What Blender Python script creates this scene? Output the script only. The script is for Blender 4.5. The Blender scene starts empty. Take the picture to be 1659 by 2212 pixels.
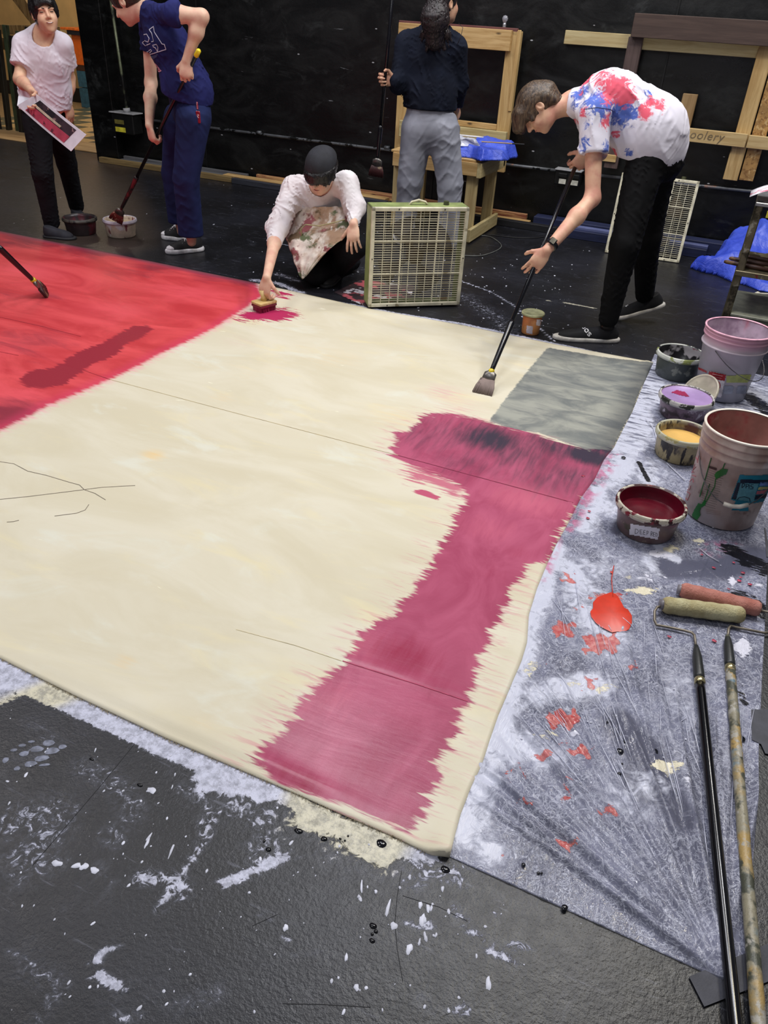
import bpy, bmesh, math, random, time
import numpy as np
from mathutils import Vector, Matrix
from mathutils.bvhtree import BVHTree
T0 = time.time()
SC = bpy.context.scene
COL = SC.collection
rnd = random.Random(7)

# ------------------------------------------------------------------ camera, world, lights, exposure
F_PX, CX, CY, CAM_H = 1655.0, 829.5, 1106.0, 1.6
def _n(v):
    v = np.asarray(v, float); return v / np.linalg.norm(v)
_Z = -_n([-155, 2494, F_PX]); _X = -_n([-4730, -1400, F_PX]); _X = _n(_X - _Z * (_X @ _Z)); _Y = np.cross(_Z, _X)
ROT = np.stack([_X, _Y, _Z])            # world = ROT @ (right, down, forward)
CAM = np.array([0, 0, CAM_H])
cd = bpy.data.cameras.new('camera'); cam = bpy.data.objects.new('camera', cd); COL.objects.link(cam)
cd.sensor_fit = 'VERTICAL'; cd.sensor_height = 36.0; cd.lens = F_PX / 2212 * 36.0
m = Matrix.Identity(4)
for i in range(3):
    m[i][0] = ROT[i][0]; m[i][1] = -ROT[i][1]; m[i][2] = -ROT[i][2]; m[i][3] = CAM[i]
cam.matrix_world = m; cd.clip_start = 0.02; cd.clip_end = 60
SC.camera = cam
SC.view_settings.view_transform = 'Standard'; SC.view_settings.look = 'None'
SC.view_settings.gamma = 1; SC.view_settings.use_curve_mapping = False
SC.view_settings.exposure = -0.50
w = bpy.data.worlds.new('room_air'); SC.world = w; w.use_nodes = True
w.node_tree.nodes['Background'].inputs[0].default_value = (0.85, 0.88, 1.0, 1)
w.node_tree.nodes['Background'].inputs[1].default_value = 0.22
def area(name, loc, size, power, color, target, sy=None):
    l = bpy.data.lights.new(name, 'AREA'); l.shape = 'RECTANGLE'; l.size = size; l.size_y = sy or size
    l.energy = power; l.color = color
    o = bpy.data.objects.new(name, l); COL.objects.link(o); o.location = loc
    d = Vector(target) - Vector(loc); o.rotation_euler = d.to_track_quat('-Z', 'Y').to_euler()
    return o
area('work_light_front', (-0.8, 3.5, 5.2), 0.9, 135, (0.90, 0.92, 1.0), (-0.8, 2.6, 0))
area('work_light_warm', (0.65, 3.9, 5.2), 0.55, 85, (1.0, 0.90, 0.66), (0.2, 2.4, 0))
area('work_light_right', (1.0, 5.2, 5.3), 0.5, 95, (0.94, 0.95, 1.0), (0.2, 2.4, 0))
area('work_light_back', (0.4, 6.4, 5.4), 0.6, 110, (1.0, 0.97, 0.92), (-1.2, 4.6, 0.4))
area('work_light_middle', (-2.6, 4.6, 5.4), 1.3, 105, (0.95, 0.95, 1.0), (-2.4, 4.2, 0))
area('work_light_left', (-5.0, 2.4, 5.2), 1.3, 130, (1.0, 0.95, 0.93), (-3.8, 4.2, 0.4))
area('work_light_near', (-2.2, -0.8, 4.6), 1.5, 70, (0.95, 0.96, 1.0), (-2.0, 3.5, 0.5))
area('hall_light', (-8.6, 9.0, 3.4), 0.8, 70, (1.0, 0.86, 0.62), (-9.0, 9.6, 0))

def ray(px, py): return ROT @ np.array([px - CX, py - CY, F_PX])
def gp(px, py, z=0.0):                  # the point at height z seen at a pixel
    r = ray(px, py); return CAM + r * ((z - CAM_H) / r[2])
def at(px, py, Y):                      # the point at depth Y seen at a pixel
    r = ray(px, py); return CAM + r * (Y / r[1])
V = lambda p: Vector([float(c) for c in p])

# ------------------------------------------------------------------ object helpers
def tag(o, label=None, cat=None, group=None, kind=None):
    if label: o['label'] = label
    if cat: o['category'] = cat
    if group: o['group'] = group
    if kind: o['kind'] = kind
    return o
def empty(name, loc, label, cat, group=None, rz=0.0):
    o = bpy.data.objects.new(name, None); COL.objects.link(o); o.location = V(loc); o.rotation_euler.z = rz
    o.empty_display_size = 0.05
    bpy.context.view_layer.update()
    return tag(o, label, cat, group)
def link(name, me, material=None, parent=None, smooth=False, local=False):
    """local=True: mesh is already in the parent's own space, otherwise it is in world space"""
    o = bpy.data.objects.new(name, me); COL.objects.link(o)
    if material:
        for mm in (material if isinstance(material, (list, tuple)) else [material]): me.materials.append(mm)
    if smooth:
        for p in me.polygons: p.use_smooth = True
    if parent:
        o.parent = parent
        if not local:
            o.matrix_parent_inverse = parent_world(parent).inverted()
    return o
def parent_world(p):
    mw = p.matrix_basis.copy()
    if p.parent: mw = parent_world(p.parent) @ p.matrix_parent_inverse @ mw
    return mw
def raw(name, verts, faces, material=None, parent=None, smooth=False, local=False):
    me = bpy.data.meshes.new(name); me.from_pydata([tuple(map(float, v)) for v in verts], [], [tuple(int(i) for i in f) for f in faces]); me.update()
    return link(name, me, material, parent, smooth, local)
def bobj(name, bm, material=None, parent=None, smooth=False, local=False):
    me = bpy.data.meshes.new(name); bmesh.ops.recalc_face_normals(bm, faces=bm.faces[:]); bm.to_mesh(me); bm.free()
    return link(name, me, material, parent, smooth, local)
def addbox(bm, c, s, rot=None, bevel=0.0):
    r = bmesh.ops.create_cube(bm, size=1.0)
    mt = Matrix.Translation(V(c)) @ ((rot.to_4x4() if rot is not None else Matrix.Identity(4)) @ Matrix.Diagonal((s[0], s[1], s[2], 1)))
    bmesh.ops.transform(bm, matrix=mt, verts=r['verts'])
    if bevel:
        es = list({e for v in r['verts'] for e in v.link_edges})
        bmesh.ops.bevel(bm, geom=es, offset=bevel, segments=1, affect='EDGES', profile=0.5)
def beam(bm, a, b, w, h, up=(0, 0, 1), bevel=0.003):
    """box from a to b (centre line), w across, h along `up`"""
    a = V(a); b = V(b); x = (b - a).normalized(); u = Vector(up); u = (u - x * u.dot(x)).normalized(); y = u.cross(x)
    rot = Matrix((x, y, u)).transposed()
    addbox(bm, (a + b) / 2, ((b - a).length, w, h), rot, bevel)
def tube(bm, pts, rad, n=10, cap=True):
    """swept tube; rad number or list"""
    pts = [V(p) for p in pts]; k = len(pts)
    rs = rad if isinstance(rad, (list, tuple)) else [rad] * k
    ref = None; rings = []
    for i, p in enumerate(pts):
        t = ((pts[min(i + 1, k - 1)] - pts[max(i - 1, 0)])).normalized()
        if ref is None: ref = t.orthogonal().normalized()
        ref = (ref - t * ref.dot(t)); ref = ref.normalized() if ref.length > 1e-6 else t.orthogonal().normalized()
        s = t.cross(ref)
        rings.append([bm.verts.new(p + (ref * math.cos(2 * math.pi * j / n) + s * math.sin(2 * math.pi * j / n)) * rs[i]) for j in range(n)])
    for i in range(k - 1):
        for j in range(n):
            bm.faces.new((rings[i][j], rings[i][(j + 1) % n], rings[i + 1][(j + 1) % n], rings[i + 1][j]))
    if cap: bm.faces.new(rings[0][::-1]); bm.faces.new(rings[-1])
def lathe(bm, prof, n=48, c=(0, 0, 0), close=False):
    """revolve [(r,z)...] about z through c; r==0 makes a pole"""
    rings = []
    for r, z in prof:
        if r < 1e-6: rings.append([bm.verts.new((c[0], c[1], c[2] + z))])
        else: rings.append([bm.verts.new((c[0] + r * math.cos(2 * math.pi * j / n), c[1] + r * math.sin(2 * math.pi * j / n), c[2] + z)) for j in range(n)])
    for a, b in zip(rings, rings[1:]):
        for j in range(n):
            q = (j + 1) % n
            if len(a) == 1 and len(b) > 1: bm.faces.new((a[0], b[q], b[j]))
            elif len(b) == 1 and len(a) > 1: bm.faces.new((a[j], a[q], b[0]))
            elif len(a) > 1: bm.faces.new((a[j], a[q], b[q], b[j]))
def BM(): return bmesh.new()

# ------------------------------------------------------------------ materials
def lin(c):
    o = []
    for x in c[:3]:
        x = x / 255.0; o.append(x / 12.92 if x <= 0.04045 else ((x + 0.055) / 1.055) ** 2.4)
    return (o[0], o[1], o[2], 1.0)
class M:
    def __init__(s, name, rough=0.6, metallic=0.0, spec=0.5):
        s.mat = bpy.data.materials.new(name); s.mat.use_nodes = True; s.t = s.mat.node_tree; s.N = s.t.nodes; s.L = s.t.links
        s.b = s.N['Principled BSDF']; s.b.inputs['Roughness'].default_value = rough; s.b.inputs['Metallic'].default_value = metallic
        s.b.inputs['Specular IOR Level'].default_value = spec
    def put(s, sock, v):
        if isinstance(v, bpy.types.NodeSocket): s.L.new(v, sock)
        elif isinstance(v, (tuple, list)) and len(v) >= 3 and sock.type == 'RGBA': sock.default_value = lin(v)
        else: sock.default_value = v
    def node(s, t, **kw):
        n = s.N.new(t)
        for k, v in kw.items(): setattr(n, k, v)
        return n
    def co(s, kind='Object'): return s.node('ShaderNodeTexCoord').outputs[kind]
    def attr(s, name): return s.node('ShaderNodeAttribute', attribute_name=name).outputs['Fac']
    def acol(s, name): return s.node('ShaderNodeAttribute', attribute_name=name).outputs['Color']
    def map(s, v, scale=(1, 1, 1), rot=(0, 0, 0), loc=(0, 0, 0)):
        n = s.node('ShaderNodeMapping'); s.L.new(v, n.inputs[0]); n.inputs['Scale'].default_value = scale; n.inputs['Rotation'].default_value = rot; n.inputs['Location'].default_value = loc
        return n.outputs[0]
    def noise(s, v, scale=5, detail=4, rough=0.55, dist=0.0, out='Fac'):
        n = s.node('ShaderNodeTexNoise'); s.L.new(v, n.inputs['Vector']); n.inputs['Scale'].default_value = scale
        n.inputs['Detail'].default_value = detail; n.inputs['Roughness'].default_value = rough; n.inputs['Distortion'].default_value = dist
        return n.outputs[out]
    def vor(s, v, scale=5, feature='F1', out='Distance', rand=1.0):
        n = s.node('ShaderNodeTexVoronoi', feature=feature); s.L.new(v, n.inputs['Vector']); n.inputs['Scale'].default_value = scale
        n.inputs['Randomness'].default_value = rand
        return n.outputs[out]
    def math(s, op, a, b=0.0, clamp=False):
        n = s.node('ShaderNodeMath', operation=op, use_clamp=clamp); s.put(n.inputs[0], a); s.put(n.inputs[1], b); return n.outputs[0]
    def ramp(s, x, lo, hi, a=0.0, b=1.0):
        n = s.node('ShaderNodeMapRange', interpolation_type='SMOOTHSTEP'); s.put(n.inputs[0], x); n.inputs[1].default_value = lo; n.inputs[2].default_value = hi
        n.inputs[3].default_value = a; n.inputs[4].default_value = b; return n.outputs[0]
    def mix(s, f, a, b, mode='MIX'):
        n = s.node('ShaderNodeMix', data_type='RGBA', blend_type=mode); s.put(n.inputs[0], f); s.put(n.inputs[6], a); s.put(n.inputs[7], b); return n.outputs[2]
    def color(s, v): s.put(s.b.inputs['Base Color'], v); return s
    def rough(s, v): s.put(s.b.inputs['Roughness'], v); return s
    def bump(s, h, strength=0.3, dist=0.01, normal=None):
        n = s.node('ShaderNodeBump'); s.put(n.inputs['Height'], h); n.inputs['Strength'].default_value = strength; n.inputs['Distance'].default_value = dist
        if normal: s.L.new(normal, n.inputs['Normal'])
        s.L.new(n.outputs[0], s.b.inputs['Normal']); return n.outputs[0]
def plain(name, c, rough=0.6, metallic=0.0, var=0.12, scale=20, bump=0.0, bscale=60, spec=0.5, stretch=(1, 1, 1)):
    q = M(name, rough, metallic, spec); v = q.map(q.co(), stretch)
    n = q.noise(v, scale, 4)
    dark = tuple(max(0, x * (1 - var)) for x in c); lite = tuple(min(255, x * (1 + var)) for x in c)
    q.color(q.mix(q.ramp(n, 0.3, 0.7), dark, lite))
    if bump: q.bump(q.noise(v, bscale, 3), bump, 0.004)
    return q.mat
def stained(name, base, stains, rough=0.6, metallic=0.0, bump=0.15, var=0.1, spec=0.5):
    """base colour with blotches: (colour, noise scale, threshold, softness, seed, stretch)"""
    q = M(name, rough, metallic, spec); o = q.co()
    n = q.noise(o, 12, 4); c = q.mix(q.ramp(n, 0.3, 0.7), tuple(x * (1 - var) for x in base), tuple(min(255, x * (1 + var)) for x in base))
    for col, sc, th, so, seed, st in stains:
        nn = q.noise(q.map(o, st, loc=(seed, seed * 1.7, -seed)), sc, 4, 0.6)
        c = q.mix(q.ramp(nn, th, th + so), c, col)
    q.color(c)
    if bump: q.bump(q.noise(o, 70, 3), bump, 0.003)
    return q.mat
def wood(name, c, dark, axis=0, rough=0.6, scale=1.0, knots=True):
    q = M(name, rough); st = [14, 14, 14]; st[axis] = 1.0
    v = q.map(q.co(), tuple(x * scale for x in st)); g = q.noise(v, 2.4, 5, 0.65, 0.6)
    col = q.mix(q.ramp(g, 0.35, 0.7), dark, c)
    if knots:
        st2 = [7, 7, 7]; st2[axis] = 2.6
        k = q.vor(q.map(q.co(), tuple(st2)), 1.0); col = q.mix(q.ramp(k, 0.10, 0.05), col, tuple(x * 0.5 for x in dark))
    q.color(col); q.bump(g, 0.2, 0.002)
    return q.mat
# ------------------------------------------------------------------ signed distance fields -> one continuous surface
def _dot(a, b): return (a * b).sum(-1)
class Field:
    def __init__(s): s.ops = []; s.noise = []; s.off = 0.0; s.lo = []; s.hi = []
    def _bb(s, c, R): c = np.asarray(c, float); s.lo.append(c - R); s.hi.append(c + R)
    def cap(s, a, b, ra, rb, k=0.03, op='u'):
        a = np.asarray(a, float); b = np.asarray(b, float); R = np.linalg.norm(a - b) / 2 + max(ra, rb)
        ba = b - a; bb = max(ba @ ba, 1e-9)
        def f(P):
            q = P - a; t = np.clip(q @ ba / bb, 0, 1); return np.sqrt(((q - t[:, None] * ba) ** 2).sum(1)) - (ra + (rb - ra) * t)
        s.ops.append((op, f, k, (a + b) / 2, R)); 
        if op == 'u': s._bb((a + b) / 2, R)
        return s
    def ecap(s, a, b, ra, rb, side, ratio, k=0.04, op='u'):
        a = np.asarray(a, float); b = np.asarray(b, float); ba = b - a; bb = max(ba @ ba, 1e-9); R = np.linalg.norm(ba) / 2 + max(ra, rb)
        ax = ba / math.sqrt(bb); sd = np.asarray(side, float); sd = sd - ax * (sd @ ax); sd /= np.linalg.norm(sd); dp = np.cross(ax, sd)
        def f(P):
            q = P - a; t = np.clip(q @ ba / bb, 0, 1); e = q - t[:, None] * ba
            x = e @ sd; y = (e @ dp) * ratio; z = e @ ax
            d = np.sqrt(x * x + y * y + z * z) - (ra + (rb - ra) * t)
            return d / (1 + (ratio - 1) * 0.6)
        s.ops.append((op, f, k, (a + b) / 2, R))
        if op == 'u': s._bb((a + b) / 2, R)
        return s
    def ell(s, c, A, r, k=0.01, op='u'):
        c = np.asarray(c, float); A = np.asarray(A, float); r = np.asarray(r, float)
        def f(P):
            q = (P - c) @ A.T; k0 = np.sqrt(((q / r) ** 2).sum(1)); k1 = np.sqrt(((q / (r * r)) ** 2).sum(1)) + 1e-9
            return k0 * (k0 - 1) / k1
        s.ops.append((op, f, k, c, float(max(r))))
        if op == 'u': s._bb(c, float(max(r)))
        return s
    def plane(s, p, n, k=0.004):        # keep the side the normal points away from
        p = np.asarray(p, float); n = _n(n)
        s.ops.append(('i', lambda P: (P - p) @ n, k, None, 0)); return s
    def sub(s, f, k=0.004): s.ops.append(('s', f, k, None, 0)); return s
    def ripple(s, d, wl, amp, ph=0.0, warp=0.0, mask=None):
        d = _n(d) * (2 * math.pi / wl); w2 = np.array([d[1], d[2], d[0]]) * 0.43; w3 = np.array([d[2], -d[0], d[1]]) * 0.61
        w4 = np.array([d[2], d[1], -d[0]]) * 0.33
        def g(P):
            a = P @ w2; b = P @ w3
            v = np.sin(P @ d * (1 + 0.0) + ph + warp * 1.5 * (np.sin(a + ph * 2) + 0.7 * np.sin(b - ph) + .5 * np.sin(a * 2.3 + b * 1.7)))
            v = (1 - np.abs(v)) ** 2 * 1.6 - .7                                  # soft valleys with sharper ridges
            e = .5 + .5 * np.sin(P @ w4 + 1.3 * ph + 1.2 * np.sin(b * .8)) 
            return -v * amp * e * .9
        s.noise.append(g); return s
    def __call__(s, P, c=None, R=None):
        d = np.full(len(P), 1.0); late = []
        for op, f, k, pc, pr in s.ops:
            if op == 'u':
                if c is not None and np.linalg.norm(c - pc) > pr + R + 0.10: continue
                v = f(P)
                if k > 0:
                    h = np.maximum(k - np.abs(d - v), 0) / k; d = np.minimum(d, v) - h * h * k * 0.25
                else: d = np.minimum(d, v)
            elif op == 's2':
                if c is not None and np.linalg.norm(c - pc) > pr + R + 0.06: continue
                v = -f(P); h = np.maximum(k - np.abs(d - v), 0) / k; d = np.maximum(d, v) + h * h * k * 0.25
            else: late.append((op, f, k))
        for g in s.noise: d = d + g(P)
        for op, f, k in late:
            v = -f(P) if op == 's' else f(P)
            h = np.maximum(k - np.abs(d - v), 0) / k; d = np.maximum(d, v) + h * h * k * 0.25
        return d + s.off
def shell(F, t):
    G = Field(); G.lo, G.hi = F.lo, F.hi
    G.call = lambda P, c, R: (lambda d: np.maximum(d, -(d + t)))(F(P, c, R))
    return G
def surface(F, h=0.005, B=8):
    """surface nets over the active blocks of the field; returns verts, quads"""
    fn = F.call if hasattr(F, 'call') else F
    lo = np.min(F.lo, 0) - 0.03; hi = np.max(F.hi, 0) + 0.03
    bs = h * B; nb = np.ceil((hi - lo) / bs).astype(int)
    I = np.stack(np.meshgrid(*[np.arange(n) for n in nb], indexing='ij'), -1).reshape(-1, 3)
    C = lo + (I + 0.5) * bs; Rb = bs * 0.87
    act = []
    CH = 6                                   # coarse pre-cull in bigger cells
    key = (I // CH) @ np.array([1, 1000, 1000000]); order = np.argsort(key, kind='stable'); ks = key[order]
    cuts = np.flatnonzero(np.diff(ks)) + 1
    for grp in np.split(order, cuts):
        cc = C[grp]; c = cc.mean(0); R = CH * bs * 0.87
        d = fn(cc, c, R); act.append(grp[np.abs(d) < Rb * 1.35 + 0.012])
    act = np.concatenate(act)
    g = np.stack(np.meshgrid(*[np.arange(B + 1)] * 3, indexing='ij'), -1).reshape(-1, 3)
    NX, NY, NZ = [int(n * B + 3) for n in nb]
    keys = []; verts = []; esgn = []
    corners = np.array([[0,0,0],[1,0,0],[0,1,0],[1,1,0],[0,0,1],[1,0,1],[0,1,1],[1,1,1]])
    edges = [(0,1),(2,3),(4,5),(6,7),(0,2),(1,3),(4,6),(5,7),(0,4),(1,5),(2,6),(3,7)]
    for a in act:
        base = I[a] * B; P = lo + (base + g) * h
        d = fn(P, C[a], Rb).reshape(B + 1, B + 1, B + 1)
        if d.min() > 0 or d.max() < 0: continue
        n = d < 0
        cv = [n[x:x + B, y:y + B, z:z + B] for x, y, z in corners]
        s = sum(v.astype(np.int8) for v in cv); m_ = (s > 0) & (s < 8)
        ijk = np.argwhere(m_)
        if len(ijk) == 0: continue
        D = np.stack([d[ijk[:, 0] + x, ijk[:, 1] + y, ijk[:, 2] + z] for x, y, z in corners], 1)
        acc = np.zeros((len(ijk), 3)); cnt = np.zeros(len(ijk))
        for e0, e1 in edges:
            a0, a1 = D[:, e0], D[:, e1]; x = (a0 < 0) != (a1 < 0)
            t = np.where(x, a0 / np.where(x, a0 - a1, 1), 0)
            acc += np.where(x[:, None], corners[e0] + (corners[e1] - corners[e0]) * t[:, None], 0); cnt += x
        G = base + ijk
        verts.append(lo + (G + acc / cnt[:, None]) * h); keys.append(G)
        sg = np.zeros((len(ijk), 3), np.int8)
        for ax, ci in ((0, 1), (1, 2), (2, 4)):
            a0, a1 = D[:, 0], D[:, ci]; sg[:, ax] = np.where((a0 < 0) & (a1 >= 0), 1, np.where((a0 >= 0) & (a1 < 0), -1, 0))
        esgn.append(sg)
    Vv = np.concatenate(verts); G = np.concatenate(keys) + 1; S = np.concatenate(esgn)
    mul = np.array([1, NX, NX * NY], np.int64); K = G.astype(np.int64) @ mul
    o = np.argsort(K); Ks = K[o]
    def find(k):
        i = np.searchsorted(Ks, k); i = np.minimum(i, len(Ks) - 1); ok = Ks[i] == k; return o[i], ok
    quads = []
    for ax in range(3):
        u, v = (ax + 1) % 3, (ax + 2) % 3
        sel = np.flatnonzero(S[:, ax]); k = K[sel]
        i0, k0 = find(k); i1, k1 = find(k - mul[u]); i2, k2 = find(k - mul[u] - mul[v]); i3, k3 = find(k - mul[v])
        ok = k0 & k1 & k2 & k3; q = np.stack([i0, i1, i2, i3], 1); neg = S[sel, ax] < 0
        q[neg] = q[neg][:, ::-1]; quads.append(q[ok])
    return Vv, np.concatenate(quads)
def npmesh(name, Vv, Q):
    me = bpy.data.meshes.new(name); me.vertices.add(len(Vv)); me.vertices.foreach_set('co', np.ascontiguousarray(Vv, np.float32).ravel())
    me.loops.add(Q.size); me.loops.foreach_set('vertex_index', Q.astype(np.int32).ravel())
    me.polygons.add(len(Q)); me.polygons.foreach_set('loop_start', np.arange(0, Q.size, Q.shape[1], dtype=np.int32))
    me.polygons.foreach_set('use_smooth', np.ones(len(Q), bool)); me.update(calc_edges=True); me.validate()
    return me
def sdf_obj(name, F, material, parent, h=0.006, relax=1):
    t = time.time(); Vv, Q = surface(F, h)
    for _ in range(relax):                 # light smoothing
        A = np.zeros_like(Vv); n = np.zeros(len(Vv))
        for i in range(4):
            a, b = Q[:, i], Q[:, (i + 1) % 4]
            np.add.at(A, a, Vv[b]); np.add.at(n, a, 1); np.add.at(A, b, Vv[a]); np.add.at(n, b, 1)
        Vv = Vv * 0.5 + 0.5 * A / np.maximum(n, 1)[:, None]
    me = npmesh(name, Vv, Q); o = link(name, me, material, parent)
    print('sdf %s %s %d quads %.1fs' % (parent.name if parent else '', name, len(Q), time.time() - t))
    return o
def bvh_of(*objs):
    vs = []; fs = []; 
    for o in objs:
        me = o.data; n = len(vs); co = np.empty(len(me.vertices) * 3, np.float32); me.vertices.foreach_get('co', co)
        vs += [tuple(x) for x in co.reshape(-1, 3).tolist()]; fs += [tuple(n + i for i in p.vertices) for p in me.polygons]
    return BVHTree.FromPolygons(vs, fs)
def hit(bvh, px, py):
    h = bvh.ray_cast(V(CAM), V(_n(ray(px, py))))
    return (h[0], h[1]) if h[0] is not None else (None, None)
def ribbon(name, bvh, pts, width, material, parent, lift=0.003, closed=False, step=2.5, thick=0.0015):
    """flat print laid on a curved surface: a strip following a line drawn on that surface"""
    line = []
    P = list(pts) + ([pts[0]] if closed else [])
    for (x0, y0), (x1, y1) in zip(P, P[1:]):
        k = max(1, int(math.hypot(x1 - x0, y1 - y0) / step))
        line += [(x0 + (x1 - x0) * i / k, y0 + (y1 - y0) * i / k) for i in range(k)]
    line.append(P[-1])
    H = [hit(bvh, *q) for q in line]; H = [q for q in H if q[0] is not None]
    if len(H) < 2: return None
    bm = BM(); prev = None
    for i, (p, n) in enumerate(H):
        t = (H[min(i + 1, len(H) - 1)][0] - H[max(i - 1, 0)][0]).normalized(); s = t.cross(n).normalized() * width / 2
        ww = width if not isinstance(width, (list, tuple)) else width[i]
        a = bm.verts.new(p + n * lift + s); b = bm.verts.new(p + n * lift - s)
        a2 = bm.verts.new(p + n * (lift - thick) + s); b2 = bm.verts.new(p + n * (lift - thick) - s)
        cur = (a, b, b2, a2)
        if prev:
            if (prev[0].co - a.co).length < 0.12:
                for j in range(4): bm.faces.new((prev[j], prev[(j + 1) % 4], cur[(j + 1) % 4], cur[j]))
        prev = cur
    return bobj(name, bm, material, parent)
def patch(name, bvh, poly, material, parent, lift=0.0015, step=1.2):
    """flat print filling an outline drawn on a curved surface"""
    xs = [p[0] for p in poly]; ys = [p[1] for p in poly]
    nx = max(2, int((max(xs) - min(xs)) / step)); ny = max(2, int((max(ys) - min(ys)) / step))
    def inside(x, y):
        c = False; j = len(poly) - 1
        for i in range(len(poly)):
            xi, yi = poly[i]; xj, yj = poly[j]
            if (yi > y) != (yj > y) and x < (xj - xi) * (y - yi) / (yj - yi) + xi: c = not c
            j = i
        return c
    bm = BM(); g = {}
    def vert(i, j):
        if (i, j) not in g:
            p, n = hit(bvh, min(xs) + (max(xs) - min(xs)) * i / nx, min(ys) + (max(ys) - min(ys)) * j / ny)
            g[i, j] = bm.verts.new(p + n * lift) if p is not None else None
        return g[i, j]
    for i in range(nx):
        for j in range(ny):
            if inside(min(xs) + (max(xs) - min(xs)) * (i + .5) / nx, min(ys) + (max(ys) - min(ys)) * (j + .5) / ny):
                q = [vert(i, j), vert(i + 1, j), vert(i + 1, j + 1), vert(i, j + 1)]
                if all(q): bm.faces.new(q)
    return bobj(name, bm, material, parent, smooth=True)
# ------------------------------------------------------------------ the room: floor, walls, painted canvas, plastic sheet
def sdpoly(X, Y, poly):
    """signed distance (negative inside) of grid points to a polygon"""
    P = np.asarray(poly, float); d = np.full(X.shape, 1e9); ins = np.zeros(X.shape, bool)
    for i in range(len(P)):
        a, b = P[i], P[(i + 1) % len(P)]; e = b - a; wx, wy = X - a[0], Y - a[1]
        t = np.clip((wx * e[0] + wy * e[1]) / max(e @ e, 1e-12), 0, 1); d = np.minimum(d, (wx - e[0] * t) ** 2 + (wy - e[1] * t) ** 2)
        c = (a[1] > Y) != (b[1] > Y)
        with np.errstate(divide='ignore', invalid='ignore'): xx = (b[0] - a[0]) * (Y - a[1]) / (b[1] - a[1]) + a[0]
        ins ^= c & (X < xx)
    return np.where(ins, -1, 1) * np.sqrt(d)
def G2(pts): return [tuple(gp(x, y)[:2]) for x, y in pts]
def grid_mesh(name, PX, PY, PZ, attrs, mat, parent=None, skirt=None):
    nu, nv = PX.shape; Vv = np.stack([PX, PY, PZ], -1).reshape(-1, 3); idx = np.arange(nu * nv).reshape(nu, nv)
    Q = np.stack([idx[:-1, :-1], idx[1:, :-1], idx[1:, 1:], idx[:-1, 1:]], -1).reshape(-1, 4)
    at_ = {k: v.reshape(-1) for k, v in attrs.items()}
    if skirt is not None:
        loop = np.concatenate([idx[:, 0], idx[-1, 1:], idx[-2::-1, -1], idx[0, -2:0:-1]]); n0 = len(Vv)
        low = Vv[loop].copy(); low[:, 2] = skirt; Vv = np.concatenate([Vv, low]); m_ = len(loop); j = np.arange(m_); k = (j + 1) % m_
        Q = np.concatenate([Q, np.stack([loop[j], n0 + j, n0 + k, loop[k]], -1)])
        at_ = {a: np.concatenate([v, v[loop]]) for a, v in at_.items()}
    me = npmesh(name, Vv, Q)
    for a, v in at_.items():
        q = me.attributes.new(a, 'FLOAT', 'POINT'); q.data.foreach_set('value', v.astype(np.float32))
    return link(name, me, mat, parent)
def stroke(X, Y, pts, r, soft=.6):
    """density of a brushed line through pixel points, r in metres"""
    g = G2(pts); d = np.full(X.shape, 9.0)
    for a, b in zip(g, g[1:] if len(g) > 1 else g):
        a = np.array(a); e = np.array(b) - a; wx, wy = X - a[0], Y - a[1]; t = np.clip((wx * e[0] + wy * e[1]) / max(e @ e, 1e-9), 0, 1)
        d = np.minimum(d, np.hypot(wx - e[0] * t, wy - e[1] * t))
    return np.clip((r - d) / (r * soft), 0, 1)

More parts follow.
